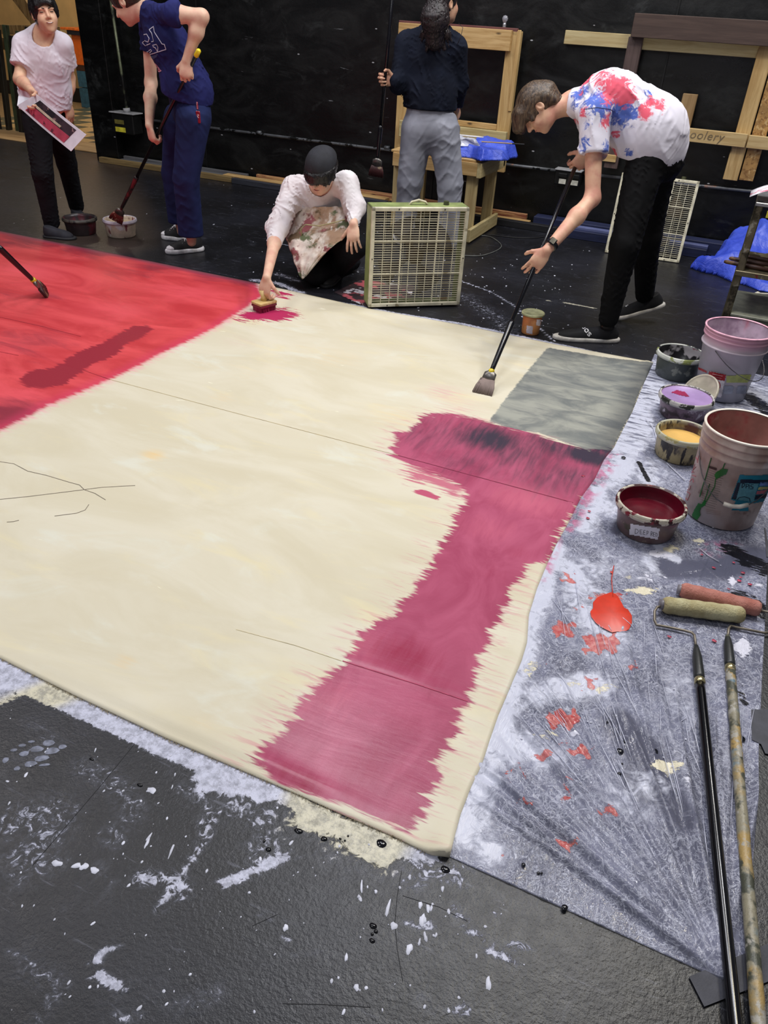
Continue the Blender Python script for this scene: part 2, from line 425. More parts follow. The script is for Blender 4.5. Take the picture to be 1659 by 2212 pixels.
# floor ---------------------------------------------------------------
def smooth(c): return c * c * (3 - 2 * c)
CAN_NEAR = [(0, 1423), (160, 1503), (359, 1596), (500, 1656), (658, 1724), (740, 1761), (850, 1808), (930, 1848), (968, 1852)]
def make_floor():
    xs = np.arange(-9.9, 4.6, .02); ys = np.arange(-1.4, 7.7, .02); X, Y = np.meshgrid(xs, ys, indexing='ij')
    Wd = np.zeros_like(X); add = lambda d: np.maximum(Wd, d, out=Wd)
    sd = lambda poly: sdpoly(X, Y, G2(poly))
    add(np.where(sd([(-150, 1340), (0, 1410), (658, 1710), (650, 1742), (584, 1726), (432, 1702), (430, 1666), (292, 1606), (156, 1542), (62, 1500), (-150, 1405)]) < .006, .84, 0))
    add(np.clip(.012 - sd([(-200, 1395), (64, 1498), (0, 1528), (-200, 1560)]), 0, .02) / .02 * .62)
    add(np.clip(.012 - sd([(640, 1715), (740, 1755), (968, 1850), (940, 1872), (870, 1862), (820, 1885), (705, 1812), (625, 1792)]), 0, .03) / .03 * .80)
    for pts, r, a in [([(900, 1880), (1000, 1890)], .07, .52), ([(700, 1830), (900, 1900)], .09, .42), ([(10, 1780), (120, 1760), (60, 1860)], .15, .44), ([(20, 1850), (130, 1870)], .06, .42), ([(395, 1700), (460, 1755), (440, 1780)], .05, .44),
                      ([(460, 1775), (430, 1830), (385, 1905), (345, 1965)], .030, .60), ([(300, 1895), (370, 1900), (405, 1925)], .045, .60), ([(520, 1895), (570, 1870), (625, 1850)], .026, .78), ([(480, 1910), (500, 1905)], .020, .7), ([(212, 1870), (240, 1920)], .03, .42),
                      ([(245, 2045), (215, 2065), (212, 2100), (235, 2120), (272, 2128)], .013, .85), ([(70, 2040), (72, 2062), (0, 2055)], .010, .46), ([(60, 2090), (130, 2130), (90, 2190)], .06, .40), ([(20, 2110), (130, 2085)], .03, .36), ([(980, 1960), (1010, 2000), (1070, 2060), (1110, 2080)], .032, .60),
                      ([(1060, 1975), (1075, 1985)], .024, .60), ([(1100, 2040), (1140, 2050)], .028, .60), ([(880, 1995), (935, 2002)], .016, .55), ([(900, 2150), (930, 2180)], .035, .42), ([(560, 1960), (640, 2060), (720, 2060)], .012, .40), ([(380, 2180), (480, 2140)], .05, .40), ([(250, 2190), (300, 2200)], .03, .46), ([(980, 2190), (1010, 2180)], .02, .5),
                      ([(180, 1655), (260, 1700), (290, 1760), (240, 1810)], .09, .40), ([(60, 1560), (120, 1600), (40, 1640)], .08, .30), ([(500, 1740), (600, 1780), (560, 1850)], .11, .44), ([(480, 1560), (430, 1620), (250, 1640)], .05, .2),
                      # beyond the canvas
                      ([(548, 605), (600, 612), (650, 632)], .075, .66), ([(600, 592), (640, 606)], .10, .50), ([(650, 640), (770, 660), (850, 676), (1000, 700), (1100, 722), (1210, 745), (1300, 765), (1412, 790)], .040, .80), ([(720, 600), (780, 580)], .20, .36), ([(1000, 640), (1080, 690), (1100, 720)], .22, .40),
                      ([(990, 605), (1060, 630), (1110, 660), (1195, 735)], .016, .66), ([(1110, 660), (1230, 650)], .15, .30), ([(0, 492), (200, 535), (545, 605)], .03, .34), ([(1180, 560), (1300, 600)], .5, .16), ([(480, 500), (560, 560)], .3, .18), ([(1420, 600), (1500, 700)], .5, .15), ([(0, 360), (300, 420)], .5, .12),
                      ([(595, 525), (650, 535)], .008, .7), ([(1180, 648), (1290, 666)], .010, .95), ([(1420, 700), (1500, 760)], .3, .22)]:
        add(smooth(stroke(X, Y, pts, r, 1.0 if r > .02 else .5)) * a)
    q = M('black_stage_paint', .4, 0, .42); o = q.co(); wd = q.attr('white'); yel = q.attr('cream')
    big = q.noise(o, 1.6, 4, .6); fine = q.noise(o, 26, 5, .62, .6); crk = q.vor(q.map(o, (1, 1, 1)), 55, 'DISTANCE_TO_EDGE')
    base = q.mix(q.ramp(big, .35, .7), (22, 22, 25), (34, 35, 42)); base = q.mix(q.ramp(q.noise(o, 7, 5, .7, 1.0), .55, .78), base, (56, 57, 65))
    scr = q.noise(q.map(o, (5, 42, 1), (0, 0, .3)), 1.2, 5, .7, .4); base = q.mix(q.math('MULTIPLY', q.ramp(scr, .60, .72), .5), base, (104, 106, 118))
    base = q.mix(q.attr('brown'), base, (78, 64, 54))
    n = q.noise(o, 42, 6, .72, 1.2); m_ = q.ramp(q.math('ADD', q.math('MULTIPLY', q.math('SUBTRACT', n, .5), 1.35), q.math('SUBTRACT', wd, .5)), -.06, .10)
    vein = q.ramp(q.vor(q.map(o, (1, 1, 1)), 17, 'DISTANCE_TO_EDGE'), .09, .02); base = q.mix(q.math('MULTIPLY', q.ramp(wd, .15, .6), q.math('MULTIPLY', q.ramp(n, .42, .62), .45)), base, (118, 122, 138))
    spk = q.ramp(q.vor(q.map(o, (1, 1.0, 1)), 26), .055, .035); spk2 = q.math('MULTIPLY', spk, q.ramp(q.noise(q.map(o, loc=(4, 2, 0)), 1.9, 2), .50, .62))
    base = q.mix(q.math('MULTIPLY', spk2, .85), base, (196, 198, 210))
    q.color(q.mix(q.math('MULTIPLY', m_, q.ramp(q.noise(q.map(o, loc=(2, 8, 1)), 34, 6, .8), .36, .60, .45, .96)), base, q.mix(yel, (203, 205, 224), (214, 208, 184))))
    q.rough(q.math('ADD', q.math('MULTIPLY', fine, .22), .27))
    b1 = q.bump(q.math('ADD', q.noise(o, 95, 3, .65, 0), q.math('MULTIPLY', q.noise(o, 9, 3), .8)), .30, .005); q.bump(m_, .3, .003, b1)
    crm = np.clip(.04 - np.minimum(sd([(640, 1715), (740, 1755), (870, 1812), (820, 1885), (705, 1812), (625, 1792)]), np.minimum(sd([(0, 1523), (62, 1498), (160, 1460), (180, 1490), (60, 1540)]), sd([(1180, 640), (1290, 655), (1290, 675), (1180, 658)]))), 0, .03) / .03
    brn = smooth(stroke(X, Y, [(190, 345), (205, 430), (215, 520)], .55, .5)) * .55
    fl = grid_mesh('floor', X, Y, np.zeros_like(X), {'white': Wd, 'cream': crm, 'brown': brn}, q.mat); tag(fl, kind='structure')
    return fl
FLOOR = make_floor()
def blob(bm, p, rx, ry, ang, h=.0012, n=12, wob=.18, r=rnd):
    """a dried drop or smear of paint: low dome with an uneven rim"""
    ca, sa = math.cos(ang), math.sin(ang); ph = [r.uniform(0, 6.28) for _ in range(3)]
    top = []; rim = []
    for i in range(n):
        t = 2 * math.pi * i / n; k = 1 + wob * (math.sin(2 * t + ph[0]) + .7 * math.sin(3 * t + ph[1]) + .5 * math.sin(5 * t + ph[2]))
        x, y = rx * k * math.cos(t), ry * k * math.sin(t); rim.append(bm.verts.new((p[0] + x * ca - y * sa, p[1] + x * sa + y * ca, p[2])))
        top.append(bm.verts.new((p[0] + (x * ca - y * sa) * .75, p[1] + (x * sa + y * ca) * .75, p[2] + h)))
    c = bm.verts.new((p[0], p[1], p[2] + h * 1.15))
    for i in range(n):
        j = (i + 1) % n; bm.faces.new((rim[i], rim[j], top[j], top[i])); bm.faces.new((top[i], top[j], c))
WHITE_DRY = plain('dried_white_paint', (206, 208, 222), .5, var=.08); CREAM_DRY = plain('dried_cream_paint', (232, 222, 186), .45, var=.06)
def drops():
    bm = BM(); r = random.Random(11)
    spots = [(123, 1865, .011, .008), (165, 1870, .009, .007), (182, 1872, .009, .008), (204, 1880, .009, .008), (328, 1707, .010, .009), (320, 1709, .004, .004), (1055, 2125, .006, .012), (912, 1988, .006, .014), (908, 1955, .004, .009), (925, 1962, .005, .008), (918, 1988, .004, .006), (884, 2050, .006, .012),
             (906, 2035, .003, .007), (919, 2024, .004, .010), (781, 1915, .003, .013), (838, 1962, .004, .018), (851, 2000, .009, .007), (617, 2004, .005, .008), (748, 2068, .003, .009), (770, 2133, .006, .006), (942, 2020, .003, .005), (885, 1895, .004, .006), (956, 1920, .004, .006), (932, 1962, .003, .006), (812, 1926, .004, .004), (775, 1937, .003, .005),
             (322, 1808, .003, .011), (370, 1838, .0025, .020), (318, 1820, .003, .016), (206, 1620, .002, .006), (378, 1673, .002, .005), (372, 1700, .002, .006), (16, 1688, .004, .003), (20, 1735, .002, .006)]
    for x, y, a, b in spots: blob(bm, gp(x, y, .0006), a, b, .35 + r.uniform(-.25, .25), .0014)
    tread = [(30, 1620, .010, .007), (12, 1642, .009, .012), (37, 1660, .009, .009), (48, 1610, .013, .006), (68, 1602, .012, .005), (52, 1628, .016, .010), (80, 1618, .020, .013), (105, 1605, .020, .012), (66, 1650, .018, .012), (90, 1638, .022, .012), (112, 1622, .022, .014), (96, 1652, .018, .005), (135, 1613, .012, .010)]
    bt_ = BM()
    for x, y, a, b in tread: blob(bt_, gp(x, y, .0006), a * .8, b * .8, .55, .0008, 8, .08)
    o = bobj('tread_print', bt_, plain('grey_tread_paint', (112, 116, 132), .5, var=.2, scale=60), FLOOR, True); o['kind'] = 'stuff'
    for i in range(420):                 # small splashes near and beyond the canvas
        zone = r.random()
        if zone < .32: x, y = r.uniform(20, 1150), r.uniform(1560, 2190)
        elif zone < .75: x, y = r.uniform(540, 1240), r.uniform(560, 740)
        else: x, y = r.uniform(0, 1500), r.uniform(350, 620)
        if 560 < y < 1450 and x < 1000 and y > 500 + .198 * x: continue
        if zone < .32 and y < 1440 + .44 * x: continue
        g = gp(x, y, .0006); s_ = (.0012 + .0026 * r.random() ** 2) * (1.0 if zone < .32 else 1.9)
        blob(bm, g, s_, s_ * r.uniform(1, 2.2), r.uniform(-.4, .8), .0008, 6, .1)
    o = bobj('paint_splashes', bm, WHITE_DRY, FLOOR, True); o['kind'] = 'stuff'
    bm = BM()
    for x, y, a, b in [(700, 1812, .010, .008), (824, 1822, .016, .012), (962, 1878, .013, .011), (735, 1812, .004, .003), (752, 1806, .003, .003), (745, 1816, .003, .003), (1070, 1880, .012, .010), (645, 1795, .014, .008), (806, 2000, .010, .008), (812, 2012, .006, .005), (804, 2032, .008, .006), (804, 2018, .004, .004), (198, 1640, .009, .004), (302, 1696, .010, .005), (571, 1817, .004, .005), (580, 1835, .008, .007)]:
        blob(bm, gp(x, y, .0006), a * .8, b * .8, 0, .0022, 12, .06)
    o = bobj('black_drips', bm, plain('wet_black_drip', (14, 14, 18), .12), FLOOR, True); o['kind'] = 'stuff'
    bm = BM()
    for pts in ([(868, 1878), (858, 1935), (853, 1995), (858, 2050), (870, 2120)], [(610, 2168), (700, 2170), (800, 2176)], [(290, 1608), (215, 1700), (130, 1800), (70, 1870)], [(545, 2000), (600, 1975)], [(870, 1935), (950, 1960), (1010, 1990)]):
        tube(bm, [gp(x, y, .0002) for x, y in pts], .0007, 5)
    o = bobj('panel_joint', bm, plain('joint_dark', (30, 30, 34), .7), FLOOR); o['kind'] = 'stuff'
drops()

# canvas ---------------------------------------------------------------
def interp(pts, key, val): 
    a = sorted([(p[key], p[val]) for p in pts]); return lambda t: np.interp(t, [q[0] for q in a], [q[1] for q in a])
def make_canvas():
    near = G2(CAN_NEAR); near[0:0] = [(-7.0, 1.035)]; far = G2([(0, 500), (300, 560), (550, 612), (640, 632), (800, 668), (1000, 704), (1200, 745), (1411, 784)]); far[0:0] = [(-7.0, far[0][1])]
    right = G2([(1411, 784), (1386, 840), (1366, 890), (1345, 930), (1326, 968), (1304, 995), (1285, 1035), (1254, 1078), (1228, 1130), (1200, 1180), (1178, 1228), (1160, 1272), (1142, 1330), (1138, 1390), (1126, 1430), (1096, 1500), (1075, 1550), (1058, 1600), (1040, 1655), (1018, 1700), (995, 1760), (984, 1800), (972, 1850)])
    fn, ff, fr = interp(near, 0, 1), interp(far, 0, 1), interp(right, 1, 0)
    NU, NV = 470, 250; u = np.linspace(0, 1, NU); v = np.linspace(0, 1, NV); U, Vg = np.meshgrid(u, v, indexing='ij')
    Y = 1.02 + Vg * 3.32
    for _ in range(4): X = -6.0 + U * (fr(Y) + 6.0); Y = fn(X) + Vg * (ff(X) - fn(X))
    dn = (Y - fn(X)); df = ff(X) - Y; dr = fr(Y) - X
    Z = .0035 + .0 * X
    ed = np.exp(-((dn - .045) / .018) ** 2) * .007 * (.5 + .5 * np.sin(X * 3.1 + 2 * np.sin(X * 1.3))) + np.exp(-((dn - .07) / .02) ** 2) * .004 * (.5 + .5 * np.sin(X * 5.3 + 1))
    ed += np.exp(-((dr - .03) / .014) ** 2) * .005 * (.5 + .5 * np.sin(Y * 9 + 2 * np.sin(Y * 3)))
    cor = np.exp(-(np.hypot(X - right[-1][0], Y - right[-1][1]) / .05) ** 2) * .022
    Z = Z + ed + cor + .0012 * np.sin(X * 2.3 + Y * 1.1) ** 2
    seam = lambda a, b: (lambda g0, g1: np.abs((X - g0[0]) * (g1[1] - g0[1]) - (Y - g0[1]) * (g1[0] - g0[0])) / math.hypot(g1[0] - g0[0], g1[1] - g0[1]))(*G2([a, b]))
    Z = Z + .0022 * np.exp(-(seam((240, 820), (1250, 1090)) / .012) ** 2) + .0018 * np.exp(-(seam((640, 1385), (1120, 1540)) / .014) ** 2)
    S = lambda poly: sdpoly(X, Y, G2(poly))
    red = S([(-900, 300), (0, 499), (300, 559), (552, 612), (566, 640), (540, 660), (470, 706), (420, 732), (350, 764), (290, 796), (240, 820), (170, 850), (100, 880), (60, 902), (0, 932), (-300, 1060), (-1500, 900)])
    stroke_ = S([(42, 822), (70, 801), (112, 798), (150, 775), (180, 758), (218, 744), (252, 724), (290, 706), (318, 705), (327, 713), (304, 733), (270, 744), (262, 760), (233, 777), (197, 789), (165, 813), (140, 832), (95, 841), (60, 838)])
    mag = S([(845, 938), (875, 935), (905, 905), (915, 897), (950, 893), (1000, 900), (1055, 914), (1110, 930), (1165, 940), (1220, 958), (1270, 973), (1322, 970), (1345, 980), (1320, 1035), (1262, 1078), (1235, 1125), (1212, 1150), (1200, 1200), (1170, 1222), (1135, 1232), (1115, 1265), (1095, 1310), (1080, 1345), (1055, 1385), (1040, 1430), (1028, 1480), (1008, 1530), (985, 1580), (965, 1620), (950, 1660), (935, 1700), (920, 1740), (900, 1785), (888, 1812), (850, 1802), (780, 1768), (700, 1733), (640, 1712), (600, 1692), (565, 1655), (545, 1632), (590, 1600), (620, 1565), (645, 1518), (690, 1470), (738, 1430), (775, 1380), (802, 1350), (850, 1325), (882, 1280), (915, 1245), (935, 1195), (965, 1160), (978, 1120), (995, 1090), (1000, 1062), (960, 1042), (905, 1022), (868, 1000), (845, 985), (842, 968), (858, 955)])
    thin = S([(870, 1000), (960, 1035), (1000, 1055), (985, 1075), (930, 1045), (880, 1040)]); dab = S([(888, 1062), (915, 1058), (952, 1076), (945, 1082), (905, 1070)])
    grey = S([(1183, 752), (1300, 772), (1425, 787), (1385, 840), (1366, 890), (1345, 930), (1326, 968), (1310, 985), (1270, 975), (1220, 958), (1165, 937), (1110, 930), (1056, 912), (1085, 872), (1118, 830), (1150, 790)])
    spl = np.minimum(S([(508, 686), (540, 674), (575, 668), (612, 668), (640, 676), (640, 688), (600, 696), (560, 696), (525, 692)]), S([(585, 628), (625, 634), (630, 642), (595, 640)]))
    def bl(items):
        d = np.zeros_like(X)
        for x, y, r, a in items:
            g = gp(x, y); d = np.maximum(d, a * np.exp(-((np.hypot(X - g[0], (Y - g[1]) * 1.3)) / r) ** 2))
        return d
    dark = bl([(1060, 950, .20, .95), (1110, 975, .28, .60), (1270, 985, .13, 1.2), (1310, 965, .16, 1.1), (1195, 968, .2, .7), (950, 940, .35, .42), (1180, 1035, .25, .5), (1230, 1030, .2, .55), (1010, 1000, .2, .45)])
    deep = bl([(1120, 1195, .10, .5), (870, 1420, .14, .9), (930, 1470, .12, .5), (880, 1560, .12, .5), (700, 1640, .2, .35), (800, 1700, .25, .5), (660, 1700, .08, .8), (870, 1790, .08, .8), (1060, 1240, .12, .4), (620, 1670, .06, .7)])
    pale = bl([(1140, 1080, .22, .9), (1050, 1140, .2, .6), (780, 1400, .2, .6), (680, 1500, .2, .6), (1210, 1010, .12, .4)])
    rdark = bl([(40, 520, .35, .8), (200, 545, .25, .7), (330, 575, .22, .6), (460, 600, .2, .7), (280, 590, .3, .35), (60, 740, .3, .5), (30, 900, .25, .9), (520, 612, .14, .6), (130, 750, .2, .35), (20, 640, .3, .4), (300, 820, .14, .3), (100, 645, .12, .5)])
    rlite = bl([(60, 590, .3, .6), (400, 640, .35, .6), (250, 680, .3, .5), (40, 800, .4, .6), (480, 650, .3, .6), (100, 870, .4, .7), (390, 690, .2, .4), (200, 620, .3, .3)])
    ochre = bl([(270, 1432, .06, .6), (760, 1080, .5, .15), (560, 800, .4, .4), (330, 985, .08, .8), (700, 770, .4, .45), (450, 790, .2, .4), (480, 860, .12, .5), (700, 1000, .5, .2), (600, 910, .3, .3), (850, 900, .3, .5), (980, 860, .2, .5), (450, 1560, .10, .4), (1120, 790, .12, .4), (880, 810, .3, .3), (620, 650, .2, .4)])
    blush = bl([(960, 850, .10, .8), (1000, 880, .10, .4), (520, 740, .1, .2)])
    q = M('painted_muslin', .75, 0, .3); o = q.co(); ob = q.map(o, (1, 1, 1))
    A = q.attr; st = q.noise(q.map(o, (5, 46, 1)), 1, 5, .65, .3); st2 = q.noise(q.map(o, (7, 60, 1), (0, 0, .25)), 1.0, 4, .65, .3); dif = q.noise(q.map(o, (46, 6, 1), (0, 0, .5)), 1, 4, .6, .4); ln = q.noise(o, 60, 4, .6)
    cloud = q.noise(q.map(o, (1, 2.4, 1)), 1.6, 5, .6, .8); cloud2 = q.noise(q.map(o, (1, 3, 1), loc=(5, 5, 5)), 2.2, 5, .6, .8)
    c = q.mix(q.ramp(cloud, .3, .7), (209, 200, 174), (219, 212, 191)); c = q.mix(q.math('MULTIPLY', q.ramp(cloud2, .52, .75), .55), c, (226, 214, 172))
    c = q.mix(q.math('MULTIPLY', q.ramp(q.noise(q.map(o, (1, 2, 1), loc=(1, 7, 0)), 2.6, 5, .6, .6), .56, .72), .5), c, (222, 224, 212)); 
    c = q.mix(q.ramp(q.math('ADD', A('ochre'), q.math('MULTIPLY', q.math('SUBTRACT', st, .5), .7)), .3, 1.1), c, (228, 196, 138))
    c = q.mix(q.math('MULTIPLY', A('blush'), q.ramp(st2, .4, .6)), c, (216, 178, 170))
    dab_ = q.ramp(q.noise(q.map(o, (6, 26, 1), (0, 0, -.5)), 1, 3, .6, .5), .735, .76); c = q.mix(q.math('MULTIPLY', dab_, .65), c, (240, 236, 214))
    # red field
    rm = q.ramp(q.math('ADD', A('red'), q.math('MULTIPLY', q.math('SUBTRACT', st, .5), .10)), .020, -.020)
    rc = q.mix(q.ramp(q.noise(q.map(o, (1.4, 3.5, 1)), 1.3, 5, .65, 1.0), .32, .7), (190, 54, 60), (218, 80, 84))
    rc = q.mix(q.math('MULTIPLY', q.ramp(A('rlite'), 0, .8), q.ramp(cloud, .35, .6)), rc, (226, 86, 96))
    rc = q.mix(q.ramp(q.math('ADD', A('rdark'), q.math('MULTIPLY', q.math('SUBTRACT', q.noise(q.map(o, (1.5, 6, 1), (0, 0, .3)), 1.4, 5, .65, .8), .5), 1.6)), .16, .90), rc, (140, 46, 62))
    rc = q.mix(q.math('MULTIPLY', q.ramp(A('red'), -.10, .0), .55), rc, (206, 62, 98)); c = q.mix(q.math('MULTIPLY', q.ramp(A('red'), .07, .0), q.ramp(st, .42, .6)), c, (226, 170, 172)); c = q.mix(rm, c, rc)
    c = q.mix(q.ramp(q.math('ADD', A('brush_mark'), q.math('MULTIPLY', q.math('SUBTRACT', st, .5), .12)), .012, -.010), c, (148, 40, 54))
    c = q.mix(q.math('MULTIPLY', q.ramp(A('far_edge'), .075, .0), q.ramp(A('red'), .02, -.02)), c, (120, 66, 78))
    # grey block
    gm = q.ramp(q.math('ADD', A('grey'), q.math('MULTIPLY', q.math('SUBTRACT', ln, .5), .03)), .006, -.006)
    gc = q.mix(q.ramp(q.noise(q.map(o, (2.2, 5, 1), (0, 0, -.2)), 1.6, 5, .65, .8), .32, .68), (112, 116, 115), (160, 161, 151)); gc = q.mix(q.math('MULTIPLY', q.ramp(q.noise(q.map(o, (3, 12, 1), (0, 0, -.2), (2, 2, 2)), 1.5, 4), .54, .70), .5), gc, (92, 98, 103))
    gc = q.mix(q.math('MULTIPLY', q.ramp(A('grey_edge'), .14, .0), .6), gc, (58, 60, 66)); c = q.mix(gm, c, gc)
    # crimson band with ragged bristle ends
    mv = q.math('ADD', A('mag'), q.math('ADD', q.math('MULTIPLY', q.math('SUBTRACT', q.noise(q.map(o, (4, 26, 1)), 1, 3, .6, .7), .5), .11), q.math('MULTIPLY', q.math('SUBTRACT', q.noise(q.map(o, (12, 90, 1), (0, 0, .12)), 1, 3, .6, .5), .5), .09))); mm = q.ramp(mv, .008, -.014)
    halo = q.math('MULTIPLY', q.ramp(A('mag'), .13, .0), q.math('MULTIPLY', q.ramp(st2, .50, .64), .55)); c = q.mix(q.math('MULTIPLY', halo, q.ramp(A('grey'), -.03, .03)), c, (206, 128, 142))
    mc = q.mix(q.ramp(q.noise(q.map(o, (4, 2.2, 1), (0, 0, .3)), 1.5, 5, .6, 1.0), .3, .7), (162, 70, 98), (184, 92, 120)); mc = q.mix(q.ramp(q.math('ADD', A('pale'), q.math('MULTIPLY', q.math('SUBTRACT', dif, .5), .8)), .3, 1.1), mc, (202, 104, 128))
    mc = q.mix(q.ramp(q.math('ADD', A('deep'), q.math('MULTIPLY', q.math('SUBTRACT', dif, .5), .8)), .25, 1.1), mc, (152, 44, 74)); mc = q.mix(q.ramp(q.math('ADD', A('dark'), q.math('MULTIPLY', q.math('SUBTRACT', dif, .5), .9)), .10, 1.0), mc, (66, 58, 72))
    c = q.mix(mm, c, mc); c = q.mix(q.ramp(q.math('ADD', A('thin'), q.math('MULTIPLY', q.math('SUBTRACT', q.noise(q.map(o, (5, 60, 1), (0, 0, .15)), 1, 4, .7, .5), .5), .30)), .012, -.030), c, (196, 112, 130)); c = q.mix(q.ramp(q.math('ADD', A('dab'), q.math('MULTIPLY', q.math('SUBTRACT', st, .5), .06)), .004, -.004), c, (188, 84, 112))
    c = q.mix(q.ramp(q.math('ADD', A('splat'), q.math('MULTIPLY', q.math('SUBTRACT', q.noise(q.map(o, (7, 34, 1)), 1, 5, .75, .8), .5), .42)), .010, -.014), c, (176, 42, 88))
    q.color(c); q.rough(q.mix(mm, (180, 180, 180), (138, 138, 138)))
    b1 = q.bump(q.noise(o, 420, 2), .15, .001); q.bump(q.math('ADD', cloud, q.math('MULTIPLY', st, .15)), .25, .012, b1)
    cv = grid_mesh('painted_canvas', X, Y, Z, dict(red=red, brush_mark=stroke_, mag=mag, thin=thin, dab=dab, grey=grey, grey_edge=np.minimum(df, dr), splat=spl, dark=dark, deep=deep, pale=pale, rdark=rdark, rlite=rlite, ochre=ochre, blush=blush, far_edge=df), q.mat, None, .0008)
    tag(cv, 'huge flat canvas on the floor painted red, cream and crimson with a grey corner', 'canvas')
    cvb = bvh_of(cv); pc = plain('pencil_grey', (122, 112, 98), .8)
    for pts in ([(-20, 1081), (60, 1073), (150, 1062), (220, 1053), (292, 1049)], [(-10, 996), (30, 1002), (60, 1018), (100, 1027), (150, 1042), (172, 1048), (182, 1058), (205, 1066), (228, 1080)], [(192, 1090), (184, 1102), (165, 1109), (118, 1115)], [(15, 1128), (30, 1127), (41, 1124)]):
        ribbon('pencil_line', cvb, pts, .0022, pc, cv, .0012, step=8, thick=.0008)
    sm = plain('seam_tan', (176, 158, 116), .9); s2 = plain('seam_crimson', (138, 50, 76), .9); s3 = plain('seam_red', (150, 40, 52), .9)  # seam line colours: brownish on the cream, crimson and red on the paint
    ribbon('seam', cvb, [(238, 820), (500, 890), (860, 984)], .0022, sm, cv, .0010, step=12, thick=.0008); ribbon('seam', cvb, [(860, 984), (1060, 1038), (1250, 1089)], .0030, s2, cv, .0012, step=12, thick=.0008)
    ribbon('seam', cvb, [(0, 685), (90, 705), (175, 727)], .0035, s3, cv, .0012, step=12); ribbon('seam', cvb, [(180, 800), (238, 820)], .003, s3, cv, .0012, step=12); ribbon('seam', cvb, [(740, 1428), (900, 1478), (1010, 1515)], .003, plain('seam_crimson_pale', (172, 72, 100), .9), cv, .0014, step=12)
    ribbon('seam', cvb, [(0, 760), (40, 768)], .003, s3, cv, .0012, step=12); ribbon('seam', cvb, [(510, 1360), (640, 1395), (738, 1428)], .002, plain('seam_cream', (196, 184, 150), .9), cv, .001, step=12)
    # frayed threads along the near hem
    bm = BM(); r = random.Random(2)
    for i in range(520):
        x = r.uniform(-2.2, -.26); y = float(fn(x)); l = r.uniform(.003, .010); p = np.array([x, y + .001, .004]); tube(bm, [p, p + [r.uniform(-.004, .004), -l * .6, -.001], p + [r.uniform(-.006, .006), -l, -.002]], .0005, 3, False)
    fr_ = bobj('frayed_threads', bm, plain('thread', (150, 138, 112), .9), cv); fr_['kind'] = 'stuff'
    return cv
CANVAS = make_canvas()

